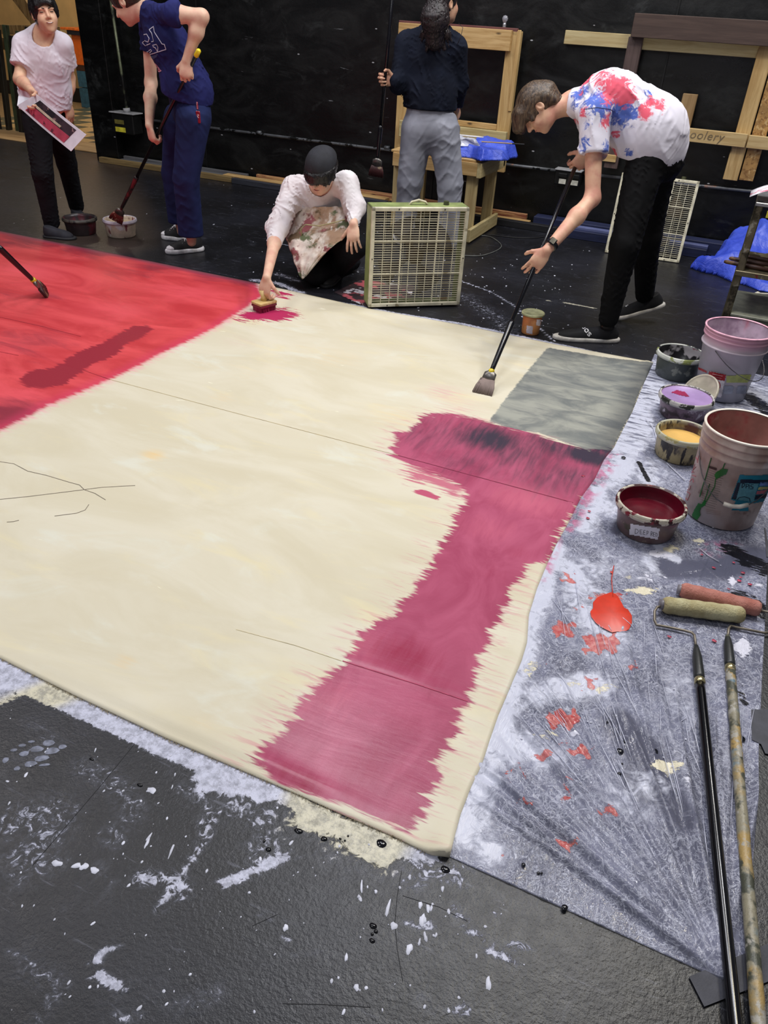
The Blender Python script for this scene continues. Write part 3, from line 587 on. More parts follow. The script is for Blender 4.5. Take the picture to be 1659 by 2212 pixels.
# plastic sheet -----------------------------------------------------------
def make_plastic():
    xr = .425; u = np.linspace(0, 1, 340); v = np.linspace(0, 1, 860); U, Vg = np.meshgrid(u, v, indexing='ij')
    right = [tuple(p) for p in G2([(1500, 760), (1411, 784), (1386, 840), (1366, 890), (1345, 930), (1326, 968), (1304, 995), (1254, 1078), (1228, 1130), (1178, 1228), (1142, 1330), (1126, 1430), (1096, 1500), (1058, 1600), (1018, 1700), (984, 1800), (972, 1850)])]
    fr = interp(right, 1, 0); Y = .985 + Vg * 3.50; X = (-.27 + .0 * U) * (1 - U) + xr * U
    X = (fr(np.clip(Y, 1.02, 4.34)) - .012) * (1 - U) + xr * U
    b0, b1 = G2([(972, 1852), (1510, 2097)]); yb = b0[1] + (X - b0[0]) / (b1[0] - b0[0]) * (b1[1] - b0[1]); Y = Y + np.clip(1 - (Y - .985) / .5, 0, 1) * (yb - .985) - 0; 
    tc = gp(1560, 2120); ang = np.arctan2(X - tc[0], Y - tc[1]); rad = np.hypot(X - tc[0], Y - tc[1])
    wr = np.zeros_like(X); r = random.Random(5)
    for k in range(70):
        a0 = r.uniform(-1.25, .12); w_ = r.uniform(.013, .032); r0 = r.uniform(.05, .45); L = r.uniform(.25, .8); bend = r.uniform(-.12, .12)
        wr += r.uniform(.003, .009) * np.exp(-((ang - a0 - bend * (rad - r0)) * np.maximum(rad, .05) / (w_ * .42)) ** 2) * np.clip((rad - r0 + .15) / .15, 0, 1) * np.clip((r0 + L - rad) / .25, 0, 1)
    for k in range(150):
        cx_, cy_ = r.uniform(-.25, .43), r.uniform(1.0, 4.3); a = r.uniform(-.9, .9); L = r.uniform(.05, .22); w_ = r.uniform(.005, .010); dx, dy = math.sin(a), math.cos(a)
        s_ = (X - cx_) * dx + (Y - cy_) * dy; t_ = (X - cx_) * dy - (Y - cy_) * dx; wr += r.uniform(.001, .003) * np.exp(-(s_ / L) ** 2 - (t_ / w_) ** 2)
    wr = wr * np.clip(U / .10, 0, 1)
    Z = .0022 + wr + .0012 * np.sin(X * 23 + 2 * np.sin(Y * 11)) ** 2 * np.sin(Y * 17 + X * 5) ** 2
    D = np.zeros_like(X); add = lambda pts, rr, a: np.maximum(D, smooth(stroke(X, Y, pts, rr, 1.0)) * a, out=D)
    for pts, rr, a in [([(1200, 1180), (1150, 1330), (1130, 1430), (1070, 1600), (1000, 1800)], .10, .72), ([(1150, 1500), (1280, 1480)], .12, .78), ([(1060, 1600), (1150, 1620)], .15, .70), ([(1000, 1780), (1060, 1840)], .08, .62), ([(1420, 790), (1390, 880), (1350, 970)], .16, .92), ([(1400, 850), (1380, 960), (1330, 1030)], .12, .80), ([(1300, 1060), (1260, 1140)], .10, .72),
                      ([(1420, 1180), (1460, 1210)], .05, .75), ([(1360, 1220), (1240, 1230), (1300, 1400)], .22, .52), ([(1500, 1440), (1440, 1560)], .25, .42), ([(1300, 1100), (1330, 1000)], .2, .55), ([(1400, 1050), (1430, 950)], .2, .55), ([(1450, 1650), (1350, 1750), (1500, 1800)], .16, .40), ([(1100, 1900), (1250, 1960)], .06, .3), ([(1360, 1760), (1420, 1990)], .10, .34), ([(1590, 1520), (1560, 1680)], .12, .42), ([(1600, 850), (1640, 900)], .3, .6), ([(1580, 900), (1640, 840)], .25, .66)]: add(pts, rr, a)
    hole = np.zeros_like(X)
    for pts, rr in [([(1340, 1570), (1400, 1640), (1390, 1700)], .085), ([(1440, 1230), (1560, 1230), (1640, 1200)], .09), ([(1430, 1700), (1470, 1770)], .06), ([(1410, 1010), (1330, 1150)], .03)]: np.maximum(hole, smooth(stroke(X, Y, pts, rr, .6)), out=hole)
    dk = np.zeros_like(X)
    for pts, rr in [([(1580, 1190), (1650, 1230)], .08), ([(1600, 1290), (1659, 1330)], .07), ([(1620, 860), (1659, 890)], .10), ([(1600, 1500), (1608, 1520)], .02), ([(1380, 1000), (1400, 1040)], .02)]: np.maximum(dk, smooth(stroke(X, Y, pts, rr, .8)), out=dk)
    pk = np.zeros_like(X)
    for pts, rr in [([(1330, 985), (1260, 1085), (1225, 1150)], .05), ([(1205, 1160), (1175, 1250)], .03), ([(1580, 1180), (1530, 1190)], .06)]: np.maximum(pk, smooth(stroke(X, Y, pts, rr, 1)), out=pk)
    RP = [(1262, 1372, 1335, 1412, 1), (1235, 1310, 1262, 1320, .8), (1190, 1345, 1240, 1380, .75), (1212, 1238, 1240, 1262, .7), (1260, 1465, 1288, 1488, .95), (1250, 1490, 1262, 1500, .8), (1362, 1436, 1374, 1450, .9), (1180, 1425, 1190, 1435, .8), (1180, 1540, 1250, 1578, .9), (1150, 1628, 1196, 1648, 1), (1230, 1618, 1276, 1638, 1), (1118, 1655, 1130, 1680, .8), (1095, 1655, 1108, 1690, .7), (1215, 1690, 1228, 1735, .85), (1285, 1752, 1325, 1770, .85), (1200, 1820, 1240, 1842, .8), (1212, 1605, 1222, 1618, .8), (1120, 1730, 1150, 1745, .8), (1065, 1852, 1110, 1862, .7), (1275, 1282, 1350, 1300, .8), (1225, 1760, 1230, 1770, .7)]
    red = np.zeros_like(X)
    for x0, y0, x1, y1, a in RP: np.maximum(red, np.clip(.42 - sdpoly(X + .009 * np.sin(Y * 130 + X * 60), Y + .009 * np.sin(X * 140 + Y * 50 + 2), G2([(x0, y0), (x1, y0), (x1, y1), (x0, y1)])) / .028, 0, 1.2) * a * 1.1, out=red)
    crp = np.zeros_like(X)
    for x, y, w_, h_, a in [(1388, 1277, 34, 11, 1), (1440, 1660, 42, 18, .95), (1448, 1187, 22, 9, .9), (1510, 1170, 18, 8, .85), (1300, 1490, 40, 16, .62), (1240, 1480, 30, 10, .55), (1360, 1245, 10, 5, .8), (1345, 1440, 10, 8, .6), (1180, 1590, 60, 10, .55), (1150, 1450, 30, 40, .45), (1420, 1730, 5, 4, 1)]: np.maximum(crp, np.clip(.55 - sdpoly(X, Y, G2([(x - w_, y), (x, y - h_), (x + w_, y), (x, y + h_)])) / .035, 0, 1) * a, out=crp)
    whp = np.zeros_like(X)
    for x, y, w_, h_, a in [(1604, 1400, 22, 24, 1), (1582, 1258, 10, 13, 1), (1640, 1265, 14, 5, .8), (1440, 1202, 28, 7, .8), (1240, 1590, 26, 7, .9), (1482, 1690, 8, 9, .95), (1400, 1250, 40, 12, .55), (1420, 1195, 30, 14, .6)]: np.maximum(whp, np.clip(.55 - sdpoly(X, Y, G2([(x - w_, y), (x, y - h_), (x + w_, y), (x, y + h_)])) / .03, 0, 1) * a, out=whp)
    q = M('clear_plastic_with_paint', .16, 0, .5); o = q.co(); A = q.attr; d = A('white')
    wv = q.noise(o, 9, 3, .5, .6, 'Color'); vo = q.map(q.mix(.10, o, wv), (1, 1, 1))
    ridg = q.ramp(q.math('ABSOLUTE', q.math('SUBTRACT', q.noise(o, 15, 4, .55, 2.2), .5)), .028, .002); ridg2 = q.ramp(q.math('ABSOLUTE', q.math('SUBTRACT', q.noise(q.map(o, loc=(9, 9, 9)), 30, 4, .6, 1.6), .5)), .040, .004)
    vein = q.ramp(q.vor(vo, 26, 'DISTANCE_TO_EDGE'), .055, .012)
    mid = q.math('MULTIPLY', q.math('SUBTRACT', q.noise(q.map(o, loc=(7, 1, 3)), 5.5, 4, .6, .8), .5), 1.1)
    sm_ = q.ramp(q.math('ADD', mid, q.math('ADD', q.math('MULTIPLY', q.math('SUBTRACT', q.noise(o, 20, 6, .74, 1.4), .5), 1.2), q.math('SUBTRACT', d, .41))), -.14, .26)
    net = q.math('MULTIPLY', q.math('MAXIMUM', q.math('MAXIMUM', q.math('MULTIPLY', ridg, .75), q.math('MULTIPLY', ridg2, .6)), q.math('MULTIPLY', vein, q.ramp(q.noise(o, 3, 2), .45, .6, 0, .55))), q.math('SUBTRACT', 1.0, A('hole'), True)); cov = q.math('MAXIMUM', q.math('MULTIPLY', sm_, .82), q.math('MULTIPLY', net, .75))
    hn = q.noise(q.map(o, (7, 50, 1)), 1, 4, .7, .8); cov = q.math('MULTIPLY', cov, q.math('SUBTRACT', 1.0, q.math('MULTIPLY', A('hatch'), q.ramp(hn, .50, .60)), True))
    base = q.mix(q.ramp(q.noise(o, 5, 5, .6, .5), .3, .7), (112, 114, 134), (150, 153, 178)); base = q.mix(A('hole'), base, (104, 106, 126))
    c = q.mix(cov, base, (222, 225, 242)); c = q.mix(q.math('MULTIPLY', A('pink'), q.ramp(q.noise(o, 18, 4, .6), .45, .6)), c, (206, 130, 166))
    nb = q.noise(q.map(o, (1, 1.6, 1)), 21, 6, .75, 1.2)
    th = lambda at_, amp, lo, hi: q.ramp(q.math('ADD', A(at_), q.math('MULTIPLY', q.math('SUBTRACT', nb, .5), amp)), lo, hi)
    rr_ = th('redp', 1.9, .50, .60); c = q.mix(q.math('MULTIPLY', rr_, .85), c, q.mix(q.ramp(q.noise(o, 60, 4, .6), .4, .6), (192, 58, 44), (206, 108, 94)))
    cr_ = th('creamp', 2.0, .52, .58); c = q.mix(cr_, c, (230, 222, 196)); wp_ = th('whitep', 2.0, .52, .58); c = q.mix(wp_, c, (222, 222, 236))
    c = q.mix(q.ramp(q.math('ADD', A('darkp'), q.math('MULTIPLY', q.math('SUBTRACT', q.noise(q.map(o, (14, 50, 1)), 1, 5, .75, 1.0), .5), 2.6)), .62, .72), c, (26, 26, 34)); q.color(c)
    pt_ = q.math('MAXIMUM', rr_, q.math('MAXIMUM', cr_, wp_)); q.put(q.b.inputs['Alpha'], q.math('MAXIMUM', q.math('ADD', q.math('MULTIPLY', cov, .25), .70), pt_)); q.rough(q.math('ADD', q.math('MULTIPLY', cov, .20), .12))
    b1 = q.bump(q.noise(o, 38, 4, .6, 1.2), .20, .005); b2 = q.bump(q.noise(q.map(o, (5, 1, 1), (0, 0, .35)), 14, 4, .6, 1.0), .30, .010, b1); q.bump(q.math('ADD', cov, pt_), .5, .003, b2)
    pl = grid_mesh('plastic_sheet', X, Y, Z, dict(white=D, hole=hole, darkp=dk, pink=pk, redp=red, creamp=crp, whitep=whp, hatch=smooth(np.clip((Y - 3.0) / .5, 0, 1))), q.mat, None, .0010)
    tag(pl, 'clear plastic drop sheet smeared with white paint, spread beside the canvas under the buckets', 'plastic sheet')
    # paint spilt on it
    bm = BM(); r = random.Random(9)
    def spill(bm, x, y, px_r, z=.006, n=22, wob=.12, asp=.8, h=.0018):
        p = gp(x, y, z); e = gp(x + px_r, y, z); blob(bm, p, np.linalg.norm(e - p), np.linalg.norm(e - p) * asp, .2, h, n, wob, r)
    for x, y, s_ in [(1321, 1236, 3)] + 0 * [(1322, 1302, 20), (1348, 1344, 17), (1300, 1322, 22), (1318, 1330, 30), (1336, 1322, 20), (1326, 1356, 22), (1296, 1346, 12), (1312, 1294, 14), (1321, 1236, 3)]: spill(bm, x, y, s_, .0075, asp=1.05, h=.0012)
    g_ = [gp(x, y, .0072) for x, y in [(1320, 1279), (1330, 1283), (1337, 1291), (1344, 1304), (1348, 1312), (1357, 1317), (1365, 1330), (1365, 1345), (1359, 1359), (1347, 1366), (1335, 1364), (1322, 1366), (1310, 1360), (1298, 1354), (1287, 1345), (1277, 1332), (1275, 1321), (1281, 1314), (1281, 1301), (1291, 1290), (1306, 1284)]]
    cc_ = sum(g_) / len(g_); lo_ = [bm.verts.new(V(p)) for p in g_]; mi_ = [bm.verts.new(V(p + (cc_ - p) * .06 + np.array([0, 0, .0014]))) for p in g_]; ce_ = bm.verts.new(V(cc_ + [0, 0, .0018]))
    for i in range(len(g_)): j = (i + 1) % len(g_); bm.faces.new((lo_[i], lo_[j], mi_[j], mi_[i])); bm.faces.new((mi_[i], mi_[j], ce_))
    tube(bm, [gp(1326, 1222, .008), gp(1321, 1250, .008), gp(1324, 1290, .008)], .0016, 5)
    o1 = bobj('orange_red_paint', bm, plain('wet_orange_red', (206, 52, 26), .35, var=.05), pl, True); o1['kind'] = 'stuff'
    bm = BM()
    for i in range(170): x, y = r.uniform(1120, 1640), r.uniform(1000, 1700); g_ = gp(x, y, .0076); (blob(bm, g_, r.uniform(.0012, .004), r.uniform(.001, .003), 0, .001, 7, .15, r) if float(fr(g_[1])) + .02 < g_[0] < xr - .01 else None)
    tube(bm, [gp(1512, 1185, .007), gp(1530, 1200, .007), gp(1553, 1213, .007)], .0016, 5); tube(bm, [gp(1395, 905, .01), gp(1412, 925, .01), gp(1421, 955, .01)], .002, 5); tube(bm, [gp(1440, 1000, .008), gp(1480, 1038, .008)], .002, 5)
    o4 = bobj('white_splatter', bm, WHITE_DRY, pl, True); o4['kind'] = 'stuff'
    bm = BM()
    for x, y, s_ in [(1260, 1028, .006), (1542, 1226, .005), (1605, 1237, .006), (1597, 1254, .006), (1585, 1215, .004), (1446, 1375, .005), (1543, 1384, .006), (1270, 1119, .006), (1273, 1104, .005), (1620, 1262, .006), (1516, 1198, .004), (1574, 1272, .004), (1600, 1247, .004)]: blob(bm, gp(x, y, .0078), s_ * 1.3, s_, 0, .001, 10, .1, r)
    o5 = bobj('crimson_drips', bm, plain('crimson_drop', (160, 26, 60), .4), pl, True); o5['kind'] = 'stuff'
    bm = BM()
    for x, y, s_ in [(1340, 1622, .009), (1414, 1623, .010), (1600, 1594, .012), (1220, 1960, .007), (1206, 1750, .005), (1350, 1602, .004), (1312, 1560, .003), (1338, 1671, .005), (1344, 1650, .003), (1131, 1868, .005), (1163, 1886, .004), (1170, 1886, .003), (1190, 1735, .008), (1347, 988, .010)]: blob(bm, gp(x, y, .0078), s_, s_, 0, .0018, 12, .05, r)
    cb_ = BM(); b0, b1 = G2([(972, 1852), (1510, 2097)])
    for i in range(170):
        a0 = r.uniform(-1.22, .06) if i < 120 else r.uniform(-.9, -.2); r0 = r.uniform(.07, .75) if i < 120 else r.uniform(.5, 1.1); L = r.uniform(.03, .26); dv = r.uniform(-.05, .05); w_ = r.uniform(.0004, .0011); pts = []
        for k in range(7): rr = r0 + L * k / 6; an = a0 + dv * k / 6; pts.append((tc[0] + rr * math.sin(an), tc[1] + rr * math.cos(an)))
        if all(float(fr(max(p[1], 1.03))) + .03 < p[0] < xr - .008 and p[1] > b0[1] + (p[0] - b0[0]) / (b1[0] - b0[0]) * (b1[1] - b0[1]) + .012 for p in pts):
            tube(cb_, [(p[0], p[1], .0085 + .0015 * math.sin(k)) for k, p in enumerate(pts)], [w_ * (.15 + math.sin(math.pi * k / 6)) for k in range(7)], 5)
    oc = bobj('film_crease_highlights', cb_, plain('pale_crease_highlight', (206, 208, 226), .07, var=.02, spec=.9), pl, True); oc['kind'] = 'stuff'  # thin raised creases, coloured pale to stand in for bright wrinkle highlights
    o6 = bobj('black_drips', bm, plain('wet_black_drops', (20, 21, 28), .15), pl, True); o6['kind'] = 'stuff'
    return pl
PLASTIC = make_plastic()
def slab(name, poly, z0, z1, mat, label, cat, group=None):
    g = [gp(x, y) for x, y in poly]; bm = BM(); b = [bm.verts.new((p[0], p[1], z0)) for p in g]; t = [bm.verts.new((p[0], p[1], z1)) for p in g]; n = len(g)
    bm.faces.new(b[::-1]); bm.faces.new(t)
    for i in range(n): bm.faces.new((b[i], b[(i + 1) % n], t[(i + 1) % n], t[i]))
    o = bobj(name, bm, mat); return tag(o, label, cat, group)
TAPE = plain('grey_gaffer_tape', (62, 63, 72), .65, var=.1, bump=.2, bscale=120)
slab('gaffer_tape', [(1487, 2112), (1660, 2040), (1690, 2110), (1520, 2177)], .0035, .0048, TAPE, 'dark grey tape holding the bottom corner of the plastic under the two poles', 'tape')
slab('gaffer_tape', [(1622, 1535), (1700, 1535), (1700, 1640), (1652, 1630), (1643, 1610), (1623, 1600)], .0035, .0048, TAPE, 'dark grey tape patch at the right edge of the plastic, right of the poles', 'tape')
slab('gaffer_tape', [(1650, 1142), (1700, 1142), (1700, 1210), (1655, 1205)], .0035, .0048, TAPE, 'dark tape scrap at the right frame edge below the tall white bucket', 'tape')
# ------------------------------------------------------------------ back wall, hallway, timber
def box_obj(name, lo, hi, mat, parent=None, bevel=.003):
    bm = BM(); addbox(bm, [(a + b) / 2 for a, b in zip(lo, hi)], [b - a for a, b in zip(lo, hi)], None, bevel); return bobj(name, bm, mat, parent)
q = M('black_wall_paint', .36, 0, .5); o = q.co(); n = q.noise(q.map(o, (1, 1, 2.2)), 2.2, 6, .65, .8); c = q.mix(q.ramp(n, .4, .75), (10, 10, 10), (24, 25, 25))
du = q.noise(q.map(o, (1.2, 1, 2.0), loc=(3, 0, 1)), 1.7, 6, .7, .6); c = q.mix(q.math('MULTIPLY', q.ramp(du, .56, .75), .75), c, (62, 64, 64))
sc = q.noise(q.map(o, (2.2, 1, 20)), 1.6, 4, .65, .4); c = q.mix(q.math('MULTIPLY', q.ramp(sc, .715, .75), .7), c, (140, 142, 148)); chip = q.vor(q.map(o, (1, 1, 2.4)), 3.2); c = q.mix(q.ramp(chip, .045, .03), c, (176, 176, 180)); q.color(c)
q.rough(q.ramp(n, .3, .8, .26, .5)); q.bump(q.noise(o, 9, 5, .6), .25, .01); WALL = q.mat
wl = box_obj('wall_back', (-6.42, 7.22, 0), (4.6, 7.34, 4.2), WALL); tag(wl, kind='structure')
wL = box_obj('wall_left', (-10.02, -1.4, 0), (-9.9, 7.70, 4.2), WALL); tag(wL, kind='structure')
ws_ = box_obj('wall_hall_side', (-13.1, 7.7, 0), (-13, 11.0, 3.4), plain('cream_wall_side', (206, 170, 112), .7, var=.05, scale=3)); tag(ws_, kind='structure')
tr = box_obj('trim_1', (-6.60, 7.08, 0), (-6.30, 7.34, 4.2), WALL, None, .004); tag(tr, kind='structure')
for x0, x1 in ((-5.25, -5.235), (-2.72, -2.70), (-.85, -.835)):
    box_obj('panel_seam', (x0, 7.212, 0), (x1, 7.2205, 4.2), plain('seam_batten_black', (8, 8, 8), .5), wl, .001)
CREAMW = plain('cream_wall', (206, 170, 112), .7, var=.05, scale=3)
hf = box_obj('trim_2', (-12.6, 7.72, -.05), (-5.6, 11.3, -.004), plain('hall_grout', (150, 122, 84), .8), None, 0); tag(hf, kind='structure')
wh = box_obj('wall_hall', (-13, 10.86, 0), (-9.3, 10.98, 3.4), CREAMW); tag(wh, kind='structure')
bb = box_obj('baseboard_hall', (-13, 10.835, 0), (-9.3, 10.862, .20), plain('black_skirting', (24, 20, 18), .6)); tag(bb, kind='structure')
TA = plain('beige_tile', (214, 178, 124), .35, var=.05); TB = plain('grey_green_tile', (92, 96, 82), .35, var=.06)
bm = BM(); addbox(bm, (0, 0, 0), (.275, .375, .012), None, .003); tme = bpy.data.meshes.new('tile'); bm.to_mesh(tme); bm.free(); tme2 = tme.copy(); tme.materials.append(TA); tme2.materials.append(TB)
for i in range(12):
    for j in range(8):
        t = bpy.data.objects.new('tile', tme if (i + j) % 2 else tme2); COL.objects.link(t); t.location = (-9.72 + .28 * i + .14, 8.10 + .38 * j - .19, .0); t.parent = hf
th = box_obj('trim_3', (-9.6, 7.40, .0), (-6.62, 7.88, .012), wood('worn_threshold', (206, 170, 122), (170, 132, 86), 0, knots=False)); tag(th, kind='structure')
# hall cabinet: orange top, blue base
cb = empty('hall_cabinet', (-9.5, 10.6, 0), 'orange and blue cabinet in the hallway beyond the black wall', 'cabinet')
box_obj('blue_panel', (-9.86, 10.40, 0), (-8.9, 10.82, .27), plain('teal_blue', (52, 96, 118), .5), cb); box_obj('blue_panel', (-9.86, 10.40, .28), (-8.9, 10.82, .50), plain('teal_blue_upper', (52, 96, 118), .5), cb)
box_obj('brown_band', (-9.86, 10.40, .50), (-8.9, 10.82, .58), plain('dark_brown', (66, 38, 22), .5), cb); box_obj('orange_panel', (-9.86, 10.40, .58), (-8.9, 10.82, .97), plain('orange_paint', (226, 104, 22), .5, var=.04), cb)
box_obj('slate_rail', (-9.90, 10.36, .97), (-8.9, 10.82, 1.03), plain('slate', (52, 54, 60), .5), cb); box_obj('orange_top', (-9.98, 10.32, 1.03), (-8.9, 10.84, 1.06), plain('orange_top', (220, 108, 34), .5), cb)
# scenery leaning at the far left
sr = empty('scenery_stack', (-8.7, 7.95, 0), 'dark green and brown upright boards at the far left behind the person in white', 'scenery')
cols = [((58, 44, 28), -8.95), ((40, 34, 20), -8.80), ((66, 78, 52), -8.67), ((34, 26, 18), -8.55), ((72, 84, 58), -8.44), ((30, 26, 18), -8.33), ((50, 38, 26), -9.10), ((44, 40, 26), -9.25)]
for i, (c, x) in enumerate(cols):
    bm = BM(); beam(bm, (x, 7.92 + .03 * (i % 3), .0), (x + .02 * (i % 2), 8.02 + .03 * (i % 3), 1.05 + .05 * (i % 3)), .055, .06, (0, -1, 0)); bobj('board', bm, stained('scenery_%d' % i, c, [((20, 14, 10), 7, .52, .1, i, (3, 3, .6))], .6), sr)
tf = empty('draped_frame', (-8.8, 8.3, 0), 'tan timber frame with diagonal braces behind the dark upright boards at far left', 'frame'); TAN = wood('tan_timber', (190, 152, 96), (130, 98, 54), 2)
for a, b, w_ in (((-9.3, 8.25, 1.08), (-8.0, 8.25, 1.12), .10), ((-9.2, 8.25, 1.12), (-8.75, 8.25, 1.9), .10), ((-8.62, 8.25, 1.55), (-8.25, 8.25, 1.08), .13), ((-9.0, 8.3, 1.8), (-8.45, 8.3, 1.25), .12), ((-8.1, 8.3, 0), (-8.15, 8.3, 1.14), .10), ((-9.4, 8.3, 0), (-9.4, 8.3, 1.9), .10), ((-9.3, 8.27, .95), (-8.0, 8.27, .9), .13)):
    bm = BM(); beam(bm, a, b, .05, w_, (0, 0, 1) if abs(a[0] - b[0]) > .3 else (1, 0, 0)); bobj('brace', bm, TAN, tf)
# conduit and junction boxes
cm = stained('painted_conduit', (96, 98, 102), [((20, 20, 20), 8, .55, .05, 2, (1, 1, 1)), ((150, 104, 78), 3, .62, .05, 5, (1, 1, 1))], .4, .3)
cp = empty('conduit', (-2, 7.2, .47), 'long grey metal conduit pipe running along the black wall', 'pipe')
bm = BM(); tube(bm, [(-6.05, 7.195, .452), (-4, 7.195, .456), (-2, 7.195, .466), (-1.54, 7.195, .470)], .013, 10); bobj('pipe', bm, cm, cp, True)
bm = BM(); tube(bm, [(-1.33, 7.195, .470), (0, 7.195, .50), (2.3, 7.195, .52)], .013, 10); bobj('pipe', bm, cm, cp, True)
bm = BM()
for x in (-4.6, -3.2, -.6): tube(bm, [(x, 7.195, .455 + (x + 6) * .008), (x + .05, 7.195, .456 + (x + 6) * .008)], .018, 10)
bobj('coupling', bm, cm, cp, True)['kind'] = 'stuff'
dkm = plain('black_steel', (26, 26, 26), .4, .3); pale = plain('dusty_box_top', (150, 150, 152), .6); yl = plain('yellow_label', (214, 204, 60), .5)
jb = empty('junction_box', (-6.15, 7.18, .40), 'dusty black outlet box with a yellow label low on the wall at left', 'outlet box')
box_obj('housing', (-6.30, 7.05, .31), (-6.02, 7.20, .50), dkm, jb, .008); box_obj('lid', (-6.32, 7.04, .500), (-6.0, 7.20, .512), pale, jb); box_obj('label', (-6.26, 7.046, .325), (-6.13, 7.051, .37), yl, jb, .001); box_obj('label', (-6.26, 7.046, .40), (-6.14, 7.051, .44), plain('khaki_label', (108, 100, 48), .5), jb, .001)
bm = BM(); tube(bm, [(-6.14, 7.12, .51), (-6.15, 7.12, .8), (-6.20, 7.14, 1.6)], .014, 10); bobj('riser_pipe', bm, stained('verdigris_pipe', (98, 104, 80), [((30, 30, 30), 5, .5, .1, 1, (1, 1, 1))], .4, .4), jb, True); bm = BM(); tube(bm, [(-6.14, 7.12, .51), (-6.145, 7.12, .55)], .035, 12); bobj('bushing', bm, pale, jb, True)
jm = empty('junction_box', (-1.43, 7.18, .43), 'double black outlet box with two white faces on the wall above the blue boards', 'outlet box')
box_obj('housing', (-1.545, 7.10, .375), (-1.325, 7.20, .490), dkm, jm, .006); box_obj('lid', (-1.55, 7.09, .490), (-1.32, 7.2, .502), pale, jm)
for x in (-1.50, -1.395): box_obj('socket_face', (x, 7.092, .385), (x + .06, 7.099, .425), plain('outlet_white', (206, 204, 190), .4), jm, .002); box_obj('socket_guard', (x - .01, 7.085, .44), (x + .065, 7.098, .47), dkm, jm, .003)

# timber along the foot of the wall
PINE = wood('pine', (212, 180, 124), (176, 138, 84), 0); OLDTAN = wood('old_tan_timber', (150, 126, 82), (112, 92, 58), 0); SLATE = wood('slate_painted', (58, 60, 70), (40, 42, 50), 0, knots=False); GREYT = wood('grey_painted', (112, 112, 114), (84, 84, 88), 0, knots=False)
BLUEP = wood('pale_blue_painted', (118, 126, 172), (84, 92, 138), 0, knots=False); BLUED = wood('navy_painted', (42, 50, 88), (28, 34, 64), 0, knots=False); REDW = wood('stained_pine', (214, 172, 116), (120, 60, 44), 0); BLKW = wood('black_painted_board', (34, 34, 38), (22, 22, 26), 0, knots=False)
for x0, x1, y0, y1, h, mt, lab in (
        (-6.50, -4.80, 6.995, 7.045, .055, OLDTAN, 'dull tan timber on the floor behind the navy-clothed person, nearest the hallway'),
        (-6.28, -4.95, 7.05, 7.12, .050, GREYT, 'grey painted board between the dull tan timber and the black wall'),
        (-6.28, -4.70, 7.135, 7.17, .075, GREYT, 'narrow grey strip against the wall foot behind the navy trousers'),
        (-4.93, -3.10, 7.04, 7.135, .060, PINE, 'raw pine board lying on the floor left of the kneeling person'),
        (-4.78, -3.06, 6.97, 7.03, .052, SLATE, 'slate-grey board on the floor just behind the kneeling person'),
        (-4.60, -1.75, 7.15, 7.19, .085, REDW, 'long red-stained board standing against the foot of the wall'),
        (-3.02, -1.70, 7.03, 7.135, .045, PINE, 'pine board behind the table legs reaching toward the double outlet box'),
        (-3.04, -1.42, 6.95, 7.02, .055, BLKW, 'black board on the floor running under the table'),
        (-1.66, 2.2, 7.05, 7.19, .10, BLUED, 'navy-topped timber at the wall foot behind the brown-topped fan'),
        (-1.40, -.17, 6.965, 7.035, .085, BLUEP, 'pale blue board on the floor behind the brown-topped fan'),
        (-1.40, -.17, 6.895, 6.955, .07, BLUED, 'dark navy board, foremost of the blue ones on the floor')):
    o = box_obj('timber', (x0, y0, .001), (x1, y1, h), mt); tag(o, lab, 'board')

# pale frame standing on the table against the wall
fr = empty('wooden_frame', (-2.5, 7.05, .42), 'square pine frame leaning on the wall behind the person with the ponytail', 'frame')
PV = wood('pine_upright', (216, 184, 126), (184, 148, 92), 2); PH = wood('pine_rail', (218, 184, 128), (182, 144, 88), 0); PPL = wood('pale_poplar', (204, 190, 142), (176, 160, 112), 0)
box_obj('rail', (-3.04, 7.00, 1.33), (-2.055, 7.045, 1.475), PH, fr); box_obj('rail', (-3.06, 7.05, 1.44), (-2.02, 7.09, 1.49), wood('red_edged_rail', (120, 76, 72), (96, 52, 52), 0), fr)
box_obj('upright', (-2.10, 7.05, .42), (-1.985, 7.10, 1.47), PV, fr); box_obj('upright', (-3.04, 7.05, .42), (-2.93, 7.10, 1.47), PV, fr); box_obj('upright', (-2.015, 7.04, .9), (-1.985, 7.05, 1.48), PV, fr)
box_obj('rail', (-2.93, 7.045, .745), (-2.10, 7.085, .79), PH, fr); box_obj('rail', (-2.98, 6.995, .615), (-1.99, 7.04, .745), PPL, fr)
box_obj('rail', (-2.93, 7.05, .42), (-2.10, 7.09, .52), PH, fr)
for x in (-3.0, -2.04): box_obj('batten', (x - .02, 7.095, 1.0), (x + .02, 7.219, 1.06), PV, fr)
lb = empty('light_bulb', (-2.14, 7.07, 1.49), 'small clear light bulb standing on the pine frame', 'bulb'); gm = M('bulb_glass', .08, 0, .6); gm.color((214, 214, 224)); gm.b.inputs['Transmission Weight'].default_value = .6
bm = BM(); lathe(bm, [(0, .030), (.012, .032), (.022, .050), (.024, .062), (.016, .078), (0, .084)], 16, (-2.14, 7.07, 1.49)); bobj('globe', bm, gm.mat, lb, True); bm = BM(); lathe(bm, [(0, 0), (.014, 0), (.015, .006), (.013, .010), (.015, .016), (.012, .032), (0, .032)], 14, (-2.14, 7.07, 1.49)); bobj('screw_base', bm, plain('bulb_metal', (190, 190, 196), .3, .7), lb, True)

